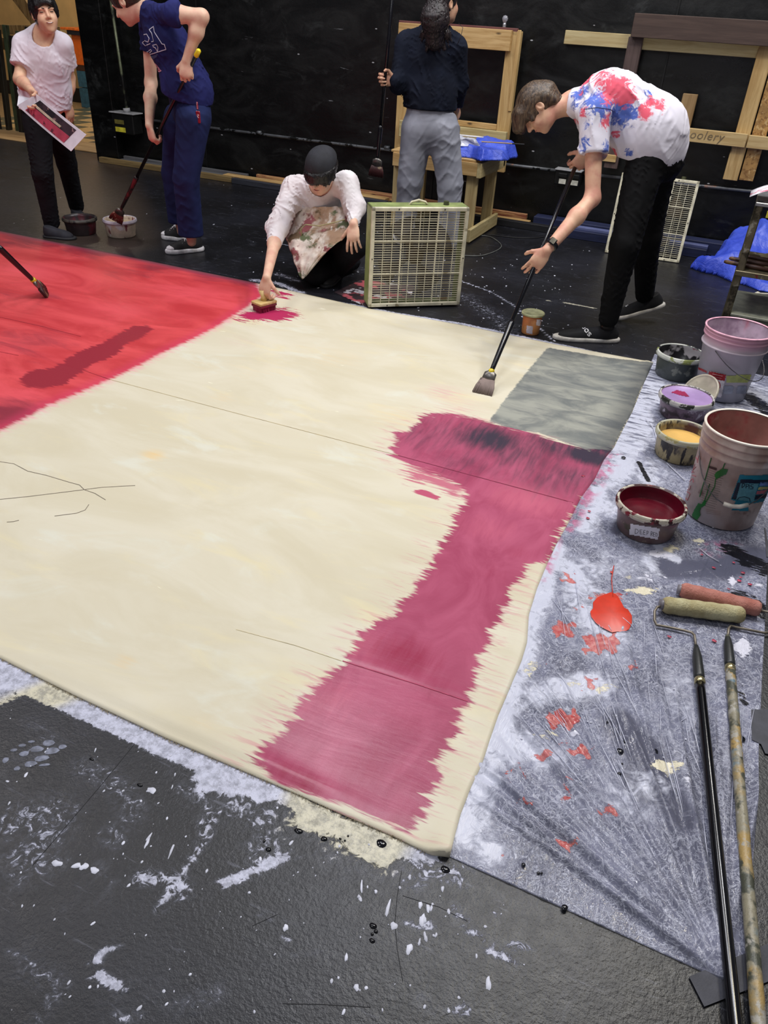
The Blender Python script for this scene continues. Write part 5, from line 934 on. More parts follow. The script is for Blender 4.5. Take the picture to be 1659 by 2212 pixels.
for poly, m_ in (([(925, 1250), (1349, 1260), (1349, 1310), (920, 1310)], NVY), ([(880, 1300), (925, 1305), (860, 1560), (790, 1550)], NVY), ([(1150, 1500), (1349, 1470), (1349, 1530), (1130, 1560)], NVY), ([(930, 1305), (1200, 1315), (1120, 1600), (850, 1560)], plain('pale_teal', (92, 150, 164), .4)), ([(1225, 1290), (1349, 1290), (1349, 1350), (1215, 1350)], plain('periwinkle', (104, 134, 196), .4)), ([(1200, 1370), (1345, 1365), (1335, 1400), (1190, 1410)], plain('pale_yellow', (196, 190, 130), .4)), ([(1180, 1430), (1325, 1410), (1310, 1470), (1160, 1480)], plain('rose', (206, 116, 130), .4))): patch('label_print', v1, C1(poly), m_, w1, .0018, 1.2)
for poly in ([(952, 1312), (945, 1380), (985, 1345), (990, 1318), (952, 1312)], [(1005, 1385), (1010, 1320), (1045, 1325), (1040, 1355), (1008, 1355)], [(1060, 1325), (1052, 1390)], [(1120, 1330), (1085, 1330), (1080, 1360), (1115, 1365), (1110, 1395), (1070, 1395)], [(870, 1570), (900, 1530), (980, 1515), (1060, 1540), (1070, 1590)], [(850, 1650), (900, 1690), (980, 1690)]): ribbon('label_lettering', v1, C1(poly), .0022, NVY, w1, .0026, step=1.5)
GR = plain('green_drip', (34, 106, 48), .35)
for poly in ([(650, 1080), (735, 1100), (705, 1170), (640, 1200), (555, 1250), (525, 1180), (570, 1130)], [(280, 1620), (330, 1630), (380, 1560), (405, 1590), (385, 1650), (320, 1690), (300, 1750), (315, 1800), (260, 1880), (190, 1940), (150, 1910), (190, 1870), (180, 1800), (230, 1700)]): patch('green_paint', v1, C1(poly), GR, w1, .0024, 1.2)
for pts, w_ in (([(480, 920), (440, 1050), (400, 1200), (350, 1350), (300, 1520)], .0032), ([(690, 1000), (655, 1080)], .0035), ([(545, 1240), (530, 1360), (430, 1540), (400, 1600)], .0026), ([(455, 1320), (410, 1480), (370, 1590)], .0026)): ribbon('green_drip', v1, C1(pts), w_, GR, w1, .0028, step=2)
PRN = plain('grey_print', (104, 92, 88), .5)
patch('print_block', v1, C1([(445, 1040), (560, 1080), (555, 1115), (440, 1075)]), plain('dark_print', (58, 40, 40), .5), w1, .0016, 1)
for i in range(17): y = 1100 + 33 * i; x = 430 - 8 * i; ribbon('print_line', v1, C1([(x, y), (x + 110, y + 40), (x + 230 + 8 * (i % 3), y + 75)]), .0009, PRN, w1, .0016, step=3, thick=.0003)
for i in range(5): y = 1720 + 26 * i; ribbon('print_line', v1, C1([(400, y), (620, y + 30)]), .0008, plain('faint_print', (150, 118, 108), .5), w1, .0016, step=3, thick=.0003) if i < 3 else None
PW2 = plain('rose_handwriting', (186, 96, 110), .5)
for pts in ([(290, 880), (265, 960), (230, 900)], [(262, 960), (262, 1000)], [(225, 1020), (190, 1120), (240, 1060)], [(200, 1130), (150, 1180), (165, 1120), (210, 1150)], [(150, 1200), (130, 1300), (190, 1240), (200, 1300)], [(180, 1190), (240, 1210)], [(120, 1330), (100, 1400), (140, 1420), (160, 1350)], [(70, 1530), (110, 1580), (150, 1480), (100, 1440)]): ribbon('handwriting', v1, C1(pts), .0016, PW2, w1, .0018, step=2)
bail(b1, (.236, 2.862, 0), .140, .290, .155, -1.45, WIRE, 2)
q = M('frosted_white_plastic', .35, 0, .4); o = q.co(); c = q.mix(q.ramp(q.noise(o, 5, 4), .3, .7), (196, 188, 196), (212, 204, 212)); sx = q.node('ShaderNodeSeparateXYZ'); q.L.new(o, sx.inputs[0]); c = q.mix(q.ramp(sx.outputs[2], .26, .33), c, (218, 164, 182)); c = q.mix(q.math('MULTIPLY', q.ramp(sx.outputs[2], .105, .095), .6), c, (146, 150, 164)); q.color(c)
b2, w2 = pail((.148, 4.085), .122, .158, .352, q.mat, splotch('pink_frosted_inside', (186, 166, 182), [((206, 92, 112), 4, .56, .14, 3, (2, 2, .5)), ((160, 136, 156), 5, .5, .1, 9, (1, 1, 1))], .4), plain('pink_rim', (222, 168, 186), .35), 'white bucket with a pink rim and a red emblem label, farther of the two', [(.27, .010), (.315, .006), (.335, .004)])
v2 = bvh_of(w2); C2 = lambda pts: [(1470 + x / 8.78, 700 + y / 8.78) for x, y in pts]; RD = plain('label_red', (162, 36, 44), .4); LW = plain('label_white', (224, 216, 222), .4)
patch('label_stripe', v2, C2([(150, 690), (300, 800), (500, 890), (495, 925), (290, 840), (150, 735)]), RD, w2, .001, 1.2); patch('emblem_label', v2, C2([(545, 895), (865, 965), (770, 1390), (690, 1380), (560, 1250), (500, 1140)]), LW, w2, .001, 1.5); patch('emblem_label', v2, C2([(548, 893), (865, 963), (835, 1078), (515, 1010)]), RD, w2, .0018, 1.2)
ribbon('label_lettering', v2, C2([(610, 945), (800, 985)]), .004, plain('pale_red_print', (206, 140, 144), .4), w2, .003, step=1.5); ribbon('label_lettering', v2, C2([(590, 985), (780, 1030)]), .003, plain('pale_red_print2', (196, 120, 126), .4), w2, .003, step=1.5)
ribbon('emblem_ring', v2, C2([(640 + 115 * math.cos(t * .35), 1165 + 105 * math.sin(t * .35)) for t in range(18)]), .0035, RD, w2, .0022, closed=True, step=1.5); patch('emblem', v2, C2([(600, 1100), (690, 1100), (700, 1150), (740, 1180), (680, 1200), (700, 1240), (620, 1250), (640, 1190), (560, 1170), (620, 1150)]), RD, w2, .0022, 1)
OL = plain('olive_band', (184, 190, 110), .4); patch('olive_band', v2, C2([(880, 975), (1340, 960), (1300, 1100), (870, 1110)]), OL, w2, .001, 2); patch('olive_band', v2, C2([(100, 900), (215, 1000), (170, 1060), (70, 1000)]), OL, w2, .001, 2)
for x in (830, 1080): patch('grey_window', v2, C2([(x, 1170), (x + 180, 1180), (x + 150, 1320), (x - 20, 1320)]), plain('grey_window', (148, 152, 170), .4), w2, .001, 2)
bail(b2, (.148, 4.085, 0), .150, .265, .12, -.55, WIRE)
# drink-sized container at the canvas edge
jr = empty('plastic_jar', (-.96, 4.42, 0), 'orange paint jar with a greenish lid at the feet of the bending person', 'jar'); bm = BM(); jc = (-.958, 4.43, .001)
lathe(bm, [(0, 0), (.050, 0), (.053, .004), (.056, .10), (.060, .118), (0, .118)], 36, jc); jw = bobj('body', bm, splotch('orange_jar', (186, 108, 58), [((206, 140, 84), 6, .5, .1, 2, (1, 1, 1)), ((120, 96, 60), 9, .62, .08, 5, (1, 1, 1))], .35), jr, True)
bm = BM(); lathe(bm, [(.058, .112), (.068, .114), (.069, .124), (.064, .128), (.060, .122), (0, .120)], 36, jc); bobj('lid', bm, plain('greenish_lid', (160, 160, 122), .25), jr, True); vj = bvh_of(jw); patch('label', vj, [(1138, 703), (1151, 705), (1150, 722), (1137, 719)], plain('jar_label', (196, 186, 196), .5), jw, .001, 1); patch('label', vj, [(1159, 690), (1168, 690), (1167, 704), (1158, 703)], plain('jar_label2', (206, 196, 200), .5), jw, .001, 1)

# ------------------------------------------------------------------ paint rollers on their poles
NAP = lambda n, c, d: (lambda q: (q.color(q.mix(q.ramp(q.noise(q.co(), 14, 4), .35, .65), d, c)), q.bump(q.noise(q.map(q.co(), (1, 1, 1)), 110, 4, .7), .8, .006), q.mat)[2])(M(n, .9, 0, .2))
def roller(label, A, B, rad, nap, wire_pts, hx, hy, tip_z, pole, group, grip_len=.13, polem=None, rp=.0135):
    A = np.asarray(A, float); B = np.asarray(B, float); root = empty('paint_roller', (A + B) / 2 * [1, 1, 0], label, 'paint roller', group); d = _n(B - A)
    L = np.linalg.norm(B - A); n = 26; bm = BM(); r = random.Random(3); tube(bm, [A + d * L * i / n for i in range(n + 1)], [rad * (.72 if i in (0, n) else .93 if i in (1, n - 1) else 1) * (1 + .035 * math.sin(i * 1.3)) for i in range(n + 1)], 26)
    o = bobj('roller_cover', bm, nap, root, True)
    bm = BM(); tube(bm, [A - d * .010, A + d * .006], rad * .62, 16); bobj('end_cap', bm, plain('cap_grey', (120, 116, 122), .4), root, True)
    bm = BM(); P = [np.asarray(p, float) for p in wire_pts]; tube(bm, P, .0042, 8); bobj('wire_frame', bm, plain('crusted_wire', (120, 112, 100), .4, .5), root, True)
    a = P[-1]; b = np.asarray(tip_z, float); dd = _n(b - a); g1 = a + dd * grip_len
    bm = BM(); tube(bm, [a - dd * .01, a + dd * .01, a + dd * .04, g1 - dd * .01, g1], [.007, .010, .014, .0155, .0135], 14); bobj('grip', bm, stained('paint_grip', (40, 42, 42), [((110, 112, 96), 10, .56, .08, 2, (1, 1, 1))], .4), root, True)
    bm = BM(); tube(bm, [g1, g1 + dd * .004, g1 + dd * .018, g1 + dd * .022], [.013, .0155, .0155, .013], 14); bobj('ferrule', bm, plain('brass_ferrule', (180, 170, 130), .25, .8), root, True)
    m_ = max(2, int(np.linalg.norm(b - g1) / .03)); rr = random.Random(8)
    bm = BM(); tube(bm, [g1 + dd * .02 + (b - g1 - dd * .02) * i / m_ for i in range(m_ + 1)], [rp * (1 + (rr.uniform(-.05, .08) if polem else 0)) for i in range(m_ + 1)], 16); bobj('pole', bm, polem or POLE_GLOSS, root, True)
q = M('pole_gloss_black', .16, 0, .5); q.color((10, 10, 14)); POLE_GLOSS = q.mat
CRUST = stained('paint_crusted_pole', (138, 132, 112), [((166, 140, 88), 9, .52, .10, 2, (1, 1, .7)), ((104, 126, 138), 7, .59, .08, 6, (1, 1, .7)), ((74, 76, 64), 14, .54, .08, 11, (1, 1, 1)), ((160, 156, 146), 18, .58, .05, 31, (1, 1, 1)), ((122, 56, 44), 9, .68, .04, 14, (1, 1, 1)), ((196, 150, 156), 10, .69, .04, 19, (1, 1, 1))], .45, bump=.8)
z = .034
pz = .018
w1p = [gp(1433, 1309, z), gp(1420, 1311, z), gp(1414, 1320, z - .004), gp(1414, 1340, .018), gp(1418, 1350, .014), gp(1440, 1354, .012), gp(1478, 1362, .012), gp(1494, 1366, .014), gp(1500, 1372, .016), gp(1504, 1400, pz)]
roller('greenish-cream roller on the glossy black pole', gp(1432, 1306, z), gp(1606, 1329, z), .028, NAP('cream_nap', (196, 190, 152), (168, 156, 116)), w1p, 0, 0, gp(1597, 2290, .030), None, 'paint rollers on long poles', .135)
w2p = [gp(1640, 1318, .036), gp(1668, 1324, .034), gp(1674, 1340, .02), gp(1668, 1366, .014), gp(1650, 1367, .012), gp(1590, 1355, .012), gp(1578, 1352, .012), gp(1574, 1358, .014), gp(1572, 1378, pz)]
roller('dusty pink roller on the paint-crusted pole', gp(1470, 1274, .030), gp(1642, 1316, .032), .027, NAP('pink_nap', (196, 136, 124), (170, 108, 96)), w2p, 0, 0, gp(1646, 2300, .026), None, 'paint rollers on long poles', .13, CRUST, .0140)
# ------------------------------------------------------------------ people
def skin_mat(name, c, red):
    q = M(name, 0.5, 0, 0.4); o = q.co(); n = q.noise(o, 14, 4)
    q.color(q.mix(q.ramp(n, 0.35, 0.7), c, red)); q.bump(q.noise(o, 160, 2), 0.08, 0.002)
    q.b.inputs['Subsurface Weight'].default_value = 0.08; q.b.inputs['Subsurface Radius'].default_value = (0.02, 0.008, 0.004)
    return q.mat
def cloth_mat(name, c, dark=None, rough=0.85, weave=500, fold=5, fstr=0.22):
    q = M(name, rough, 0, 0.2); o = q.co(); n = q.noise(o, fold, 3, 0.5, 0.8)
    q.color(q.mix(q.ramp(n, 0.3, 0.7), dark or tuple(x * 0.86 for x in c), c))
    b1 = q.bump(q.noise(o, weave, 2), 0.25, 0.001); q.bump(q.noise(o, fold * 1.8, 1, 0.5, 0.8), fstr, 0.03, b1)
    return q.mat
def hair_mat(name, c, dark):
    q = M(name, 0.42, 0, 0.5); v = q.acol('strand') ; n = q.noise(q.map(q.co('Object'), (60, 60, 12)), 1.6, 4, 0.6, 0.8)
    q.color(q.mix(q.ramp(n, 0.35, 0.7), dark, c)); q.bump(n, 0.5, 0.006); return q.mat

def frame(up, face):
    u = _n(up); f = np.asarray(face, float); f = _n(f - u * (f @ u)); s = np.cross(f, u)   # s = the head's right
    return np.stack([s, u, f])
def head_ops(F, c, A, sc=1.0, nose=1.0):
    s, u, f = A; P = lambda x, y, z: c + (s * x + u * y + f * z) * sc
    E = lambda p, r, k, op='u': F.ell(P(*p), A, np.array(r) * sc, k, op)
    E((0, .028, -.014), (.075, .088, .094), .02)
    E((0, -.022, .030), (.062, .082, .062), .03)
    E((0, -.066, .036), (.046, .044, .050), .03)
    E((0, -.098, .066), (.020, .016, .018), .018)
    E((.034, -.036, .064), (.024, .024, .022), .02); E((-.034, -.036, .064), (.024, .024, .022), .02)
    E((.030, .004, .094), (.019, .012, .016), .014, 's2'); E((-.030, .004, .094), (.019, .012, .016), .014, 's2')
    E((.031, .003, .074), (.015, .010, .012), .004); E((-.031, .003, .074), (.015, .010, .012), .004)
    E((.030, .021, .083), (.024, .007, .010), .012); E((-.030, .021, .083), (.024, .007, .010), .012)
    F.cap(P(0, .014, .086), P(0, -.026, .108 + .004 * nose), .0075 * sc, .0115 * sc, .010)
    E((.012, -.031, .096), (.009, .008, .010), .006); E((-.012, -.031, .096), (.009, .008, .010), .006)
    E((0, -.054, .090), (.022, .006, .010), .006); E((0, -.065, .087), (.019, .007, .010), .006)
    for q in (1, -1):
        E((q * .077, -.004, -.008), (.010, .030, .019), .008); E((q * .084, -.002, -.004), (.007, .017, .010), .004, 's2')
    F._bb(c, .13)
def hand_ops(F, wr, d, n, thumb, curl=0.9, sc=1.0, spread=0.1, tcurl=0.5, curls=None):
    """palm from the wrist along d, palm facing n, thumb on the side of `thumb`"""
    d = _n(d); n = np.asarray(n, float); n = _n(n - d * (n @ d)); t = np.cross(n, d)
    if t @ np.asarray(thumb, float) < 0: t = -t
    A = np.stack([t, d, n]); wr = np.asarray(wr, float)
    F.ell(wr + d * .048 * sc, A, np.array([.041, .052, .0165]) * sc, .018); F.ell(wr + d * .07 * sc, A, np.array([.042, .030, .014]) * sc, .010)
    H = Field(); L = [(.030, (.040, .026, .021)), (.010, (.044, .029, .023)), (-.011, (.041, .027, .022)), (-.031, (.032, .021, .019))]
    for i, (off, seg) in enumerate(L):
        p = wr + (d * (.086 - abs(off - .008) * .22) + t * off) * sc; a = (curls[i] if curls else curl) * (0.75 + 0.1 * i); dd = _n(d + t * spread * (off / .03)); r = (.0098, .0092, .0084, .0074) if i < 3 else (.0086, .008, .0074, .0066)
        ang = 0
        for j, l in enumerate(seg):
            ang += a * (0.8, 1.15, 0.75)[j]
            q = p + (dd * math.cos(ang) + n * math.sin(ang)) * l * sc
            H.cap(p, q, r[j] * sc, r[j + 1] * sc, .003); p = q
    p = wr + (d * .022 + t * .026 + n * .006) * sc; v = _n(d * .75 + t * .8 + n * .25)
    for j, l in enumerate((.040, .032, .026)):
        q = p + v * l * sc; H.cap(p, q, (.0135, .0108, .0098)[j] * sc, (.0108, .0098, .0082)[j] * sc, .006); p = q
        v = _n(v + (n * 1.0 - t * .55) * tcurl)
    def f(P): return H(P)
    c = wr + d * .07 * sc
    F.ops.append(('u', f, .008, c, .14 * sc)); F._bb(c, .15)
class Human:
    def __init__(s, label, J, skin, width=1.0, group=None):
        s.J = {k: np.asarray(v, float) for k, v in J.items()}; s.w = width; s.skin = skin
        b = (s.J['anL'] + s.J['anR']) / 2; b[2] = 0
        s.root = empty('person', b, label, 'person', group)
        s.A = frame(s.J['hup'], s.J['face'])
    def body(s, legs=True, shrink=0.0):
        J = s.J; w = s.w; F = Field(); sh = J['shL'] - J['shR']; hp = J['hipL'] - J['hipR']
        F.ecap(J['pelvis'], J['waist'], .150 * w, .118 * w, hp, 1.45, .05)
        F.ecap(J['waist'], J['chest'], .118 * w, .142 * w, sh, 1.35, .05)
        F.ecap(J['chest'], J['neck'] - (J['neck'] - J['chest']) * .25, .142 * w, .085 * w, sh, 1.45, .05)
        F.cap(J['shL'], J['neck'], .046 * w, .046 * w, .04); F.cap(J['shR'], J['neck'], .046 * w, .046 * w, .04)
        F.cap(J['neck'], J['head'] - s.A[1] * .055 - s.A[2] * .012, .054 * w, .050 * w, .03)
        for q in 'LR':
            F.cap(J['sh' + q], J['el' + q], .050 * w, .039 * w, .04); 
            F.cap(J['el' + q], J['el' + q] + (J['wr' + q] - J['el' + q]) * .35, .038 * w, .041 * w, .03)
            F.cap(J['el' + q] + (J['wr' + q] - J['el' + q]) * .35, J['wr' + q], .041 * w, .026 * w, .03)
            F.cap(J['hip' + q], J['kn' + q], .080 * w, .052 * w, .05)
            F.cap(J['kn' + q], J['kn' + q] + (J['an' + q] - J['kn' + q]) * .35, .050 * w, .054 * w, .03)
            F.cap(J['kn' + q] + (J['an' + q] - J['kn' + q]) * .35, J['an' + q], .054 * w, .034 * w, .03)
        return F
    def torso(s, F, inf, k=.05, lw=0.0):
        """clothing over the trunk, `inf` bigger than the body"""
        J = s.J; w = s.w; sh = J['shL'] - J['shR']; hp = J['hipL'] - J['hipR']
        F.ecap(J['pelvis'], J['waist'], .158 * w + inf, .128 * w + inf + lw, hp, 1.3, k)
        F.ecap(J['waist'], J['chest'], .128 * w + inf + lw, .150 * w + inf, sh, 1.28, k)
        F.ecap(J['chest'], J['neck'] - (J['neck'] - J['chest']) * .22, .150 * w + inf, .092 * w + inf * .6, sh, 1.4, k)
        F.cap(J['shL'], J['neck'], .052 * w + inf * .7, .044 * w, k); F.cap(J['shR'], J['neck'], .052 * w + inf * .7, .044 * w, k)
        return F
    def sleeve(s, F, q, frac, r0, r1, k=.03, fore=None):
        J = s.J; a, b = J['sh' + q], J['el' + q]
        if fore is None:
            e = a + (b - a) * frac; d = _n(b - a)
            G = Field(); G.cap(a, e + d * .05, r0, r1 + (r1 - r0) * .2, 0); p = e
            G.plane(p, d)
            F.ops.append(('u', lambda P, G=G: G(P), k, (a + e) / 2, np.linalg.norm(e - a) / 2 + r0 + .06)); F._bb((a + e) / 2, .3)
        else:
            F.cap(a, b, r0, r1, k); F.cap(b, b + (J['wr' + q] - b) * frac, r1, fore, k)
        return F
    def trousers(s, F, hipr, knr, anr, frac=1.0, k=.04, pel=.165):
        J = s.J; hp = J['hipL'] - J['hipR']
        F.ecap(J['pelvis'] + (J['waist'] - J['pelvis']) * .35, J['pelvis'] - _n(J['waist'] - J['pelvis']) * .04, pel * .94 * s.w, pel * s.w, hp, 1.3, k)
        for q in 'LR':
            F.cap(J['hip' + q], J['kn' + q], hipr, knr, k)
            F.cap(J['kn' + q], J['kn' + q] + (J['an' + q] - J['kn' + q]) * frac, knr, anr, .02)
        return F
    def hair(s, mat, cap=(.088, .102, .110), cut=None, extra=None, name='hair', h=.005, rip=.004):
        F = Field(); c = s.J['head']; A = s.A; P = lambda x, y, z: c + A[0] * x + A[1] * y + A[2] * z
        F.ell(P(0, .032, -.014), A, cap, .02)
        if extra: extra(F, P, A)
        F.ripple(A[0] + A[2] * .3, .017, rip, 0, 1.2); F.ripple(A[0] * .8 - A[2] * .7, .009, rip * .5, 1, 1.5)
        G = Field()
        for p, r in (cut or [((0, -.055, .085), (.070, .088, .075)), ((0, -.11, .0), (.12, .075, .14))]): G.ell(P(*p), A, r, .006)
        F.sub(lambda X: G(X), .008)
        return sdf_obj(name, F, mat, s.root, h)
    def grip(s, q, g, d, n, off=.030, back=.078):
        d = _n(d); n = np.asarray(n, float); n = _n(n - d * (n @ d)); s.J['wr' + q] = np.asarray(g, float) - d * back - n * off
    def face(s, bodyo, eye, brow, lip, open_eyes=True):
        c = s.J['head']; A = s.A; P = lambda x, y, z: c + A[0] * x + A[1] * y + A[2] * z
        for q in (1, -1):
            bm = BM(); r = bmesh.ops.create_uvsphere(bm, u_segments=14, v_segments=8, radius=1)
            R = Matrix((A[0], A[1], A[2])).transposed().to_4x4()
            bmesh.ops.transform(bm, matrix=Matrix.Translation(V(P(q * .031, .003, .079))) @ R @ Matrix.Diagonal((.012, .0034 if open_eyes else .0018, .008, 1)), verts=bm.verts[:])
            bobj('eye', bm, eye, bodyo, True)
            bm = BM(); tube(bm, [P(q * (.012 + .008 * i), .021 + .003 * math.sin(i * .8), .0935 - .0022 * i * (1 + .25 * i)) for i in range(5)], [.002, .0034, .0034, .003, .0015], 6); bobj('eyebrow', bm, brow, bodyo, True)
        bm = BM(); tube(bm, [P(x, -.058 + abs(x) * .10, .0985 - x * x * 14) for x in (-.022, -.012, 0, .012, .022)], [.0015, .0035, .004, .0035, .0015], 6); bobj('mouth', bm, lip, bodyo, True)
def shoe(person, heel, toe, up=(0, 0, 1), mat=None, solem=None, W=.047, H=.085, sole_h=.022, L=None, lean=0.0):
    """a low shoe as upper + sole from heel to toe, resting on its sole"""
    heel = np.asarray(heel, float); toe = np.asarray(toe, float); d = _n(toe - heel); L = L or np.linalg.norm(toe - heel); up = np.asarray(up, float); up = _n(up - d * (up @ d)); s = np.cross(d, up)
    A = np.stack([s, d, up]); P = lambda x, y, z: heel + s * x + d * y + up * z
    def outline(F, z0, z1, g, k=.01):
        for y, r in ((.13, .76), (.35, .72), (.60, .90), (.78, .98), (.90, .74)):
            F.ell(P(.004 * (y > .5), y * L, (z0 + z1) / 2), A, np.array([W * r + g, L * .17 + g, (z1 - z0)]), .03)
    F = Field(); outline(F, 0, sole_h, .003); F.ell(P(0, .5 * L, sole_h / 2), A, (W * .8, L * .5, sole_h), .03)
    F.plane(P(0, 0, sole_h), up); F.plane(P(0, 0, 0), -up)
    so = sdf_obj('sole', F, solem, person, .004)
    F = Field()
    F.ell(P(0, .20 * L, H * .42), A, (W * .76, L * .22, H * .58), .03); F.ell(P(0, .50 * L, H * .30), A, (W * .80, L * .30, H * .52), .04)
    F.ell(P(.003, .76 * L, H * .20), A, (W * .92, L * .235, H * .42), .03); F.cap(P(0, .20 * L, H * .5), P(0, .17 * L, H * .95), W * .72, W * .70, .03)
    F.plane(P(0, 0, sole_h * .6), -up)
    F.plane(P(0, .1 * L, H * .98), _n(up + d * .18))
    sh = sdf_obj('shoe', F, mat, person, .004)
    return sh, so, P
EYE = plain('dark_eye', (38, 28, 26), 0.3); BLACKHAIR = hair_mat('black_hair', (34, 31, 33), (12, 11, 13)); BROWNHAIR = hair_mat('brown_hair', (104, 84, 64), (52, 39, 31))
BROW_B = plain('dark_brow', (44, 34, 30)); LIP = plain('lip', (170, 96, 92), 0.5)
SK1 = skin_mat('warm_skin', (222, 180, 148), (206, 150, 126)); SK2 = skin_mat('fair_skin', (226, 182, 152), (210, 150, 130)); SK3 = skin_mat('light_skin', (224, 186, 160), (214, 162, 142))

def held_brush(label, top, tip, group='long-handled paint brushes', rp=.0115, grip=None, bw=.055, bl=.085, bcol=None, cap=None, ferr=.05, stain=None, brd=None, neck=.16):
    """long pole screwed into a paint brush; tip = tip of the bristles"""
    top = np.asarray(top, float); tip = np.asarray(tip, float); d = _n(tip - top); L = np.linalg.norm(tip - top)
    root = empty('long_handled_brush', tip, label, 'paint brush', group)
    e0 = top + d * (L - bl - ferr - neck)
    bm = BM(); tube(bm, [top, top + d * .002, e0], [rp * .8, rp, rp], 14); bobj('pole', bm, POLE_BLACK, root, True)
    bm = BM(); tube(bm, [e0 - d * .02, e0, e0 + d * neck * .5, e0 + d * neck * .9, e0 + d * neck], [rp * 1.2, rp * 1.45, rp * 1.25, rp * 1.1, rp * .9], 14); bobj('brush_handle', bm, stain or POLE_BLACK, root, True)
    side = _n(np.cross(d, [0, 1, .2]) if brd is None else np.asarray(brd, float) - d * (np.asarray(brd, float) @ d)); nn = np.cross(d, side)
    f0 = e0 + d * neck; f1 = f0 + d * ferr
    def loft(name, prof, mat):
        bm = BM(); rings = []
        for p, a, b in prof: rings.append([bm.verts.new(V(p + side * a * math.cos(t) * (1 if abs(math.cos(t)) < .9 else 1) + nn * b * math.sin(t))) for t in [2 * math.pi * i / 16 for i in range(16)]])
        for a, b in zip(rings, rings[1:]):
            for i in range(16): bm.faces.new((a[i], a[(i + 1) % 16], b[(i + 1) % 16], b[i]))
        bm.faces.new(rings[0]); bm.faces.new(rings[-1][::-1]); return bobj(name, bm, mat, root, True)
    loft('ferrule', [(f0 - d * .004, rp, rp), (f0 + d * .01, bw * .42, .012), (f1, bw * .46, .011)], FERRULE)
    bm = BM(); r2 = random.Random(3)              # bristles in flat tufts
    for i in range(26):
        u = -1 + 2 * i / 25
        for lay in (-1, 0, 1):
            a = f1 + side * u * bw * .44 + nn * lay * .006; b = f1 + d * bl * (.92 + .1 * r2.random()) + side * u * bw * (.62 + .1 * r2.random()) + nn * lay * .003
            tube(bm, [a, (a + b) / 2 + side * u * .004, b], [.0034, .0036, .0022], 5)
    bobj('bristles', bm, bcol or BRISTLE, root, True)['kind'] = 'stuff'
    if cap:
        bm = BM(); tube(bm, [top - d * .0, top - d * .006, top - d * .045, top - d * .052], [rp * 1.0, rp * 1.35, rp * 1.25, rp * .7], 14); bobj('hanging_cap', bm, cap, root, True)
    if grip:
        bm = BM(); a = f0 - d * .012; tube(bm, [a, a + d * .004, a + d * .02, a + d * .024], [rp, rp * 1.35, rp * 1.35, rp], 14); bobj('collar', bm, grip, root, True)
    return root
q = M('pole_black', 0.22, 0, 0.5); q.color((14, 14, 20)); POLE_BLACK = q.mat
POLE_STAINED = stained('stained_black_handle', (26, 22, 24), [((96, 34, 40), 14, .52, .08, 3, (1, 1, 1)), ((150, 130, 120), 22, .62, .04, 9, (1, 1, 1))], 0.4)
FERRULE = plain('brushed_ferrule', (120, 116, 112), 0.35, 0.8, bump=.2); YELLOW = plain('yellow_plastic', (226, 200, 38), 0.35)
BRISTLE = stained('grey_bristles', (128, 112, 106), [((70, 52, 50), 10, .5, .1, 2, (1, 1, 1))], 0.7)
BRISTLE_RED = stained('red_bristles', (120, 46, 40), [((206, 170, 140), 14, .56, .08, 5, (1, 1, 1)), ((60, 28, 30), 12, .55, .1, 8, (1, 1, 1))], 0.6)
BRISTLE_DK = stained('dark_wet_bristles', (62, 28, 30), [((130, 110, 84), 14, .55, .08, 5, (1, 1, 1))], 0.5)
def on_line(a, b, px, py):
    """the point of segment a-b that shows nearest to a pixel"""
    a = np.asarray(a, float); b = np.asarray(b, float); best = None
    for i in range(201):
        p = a + (b - a) * i / 200; c = ROT.T @ (p - CAM); x, y = CX + F_PX * c[0] / c[2], CY + F_PX * c[1] / c[2]
        e = (x - px) ** 2 + (y - py) ** 2
        if best is None or e < best[0]: best = (e, p)
    return best[1]

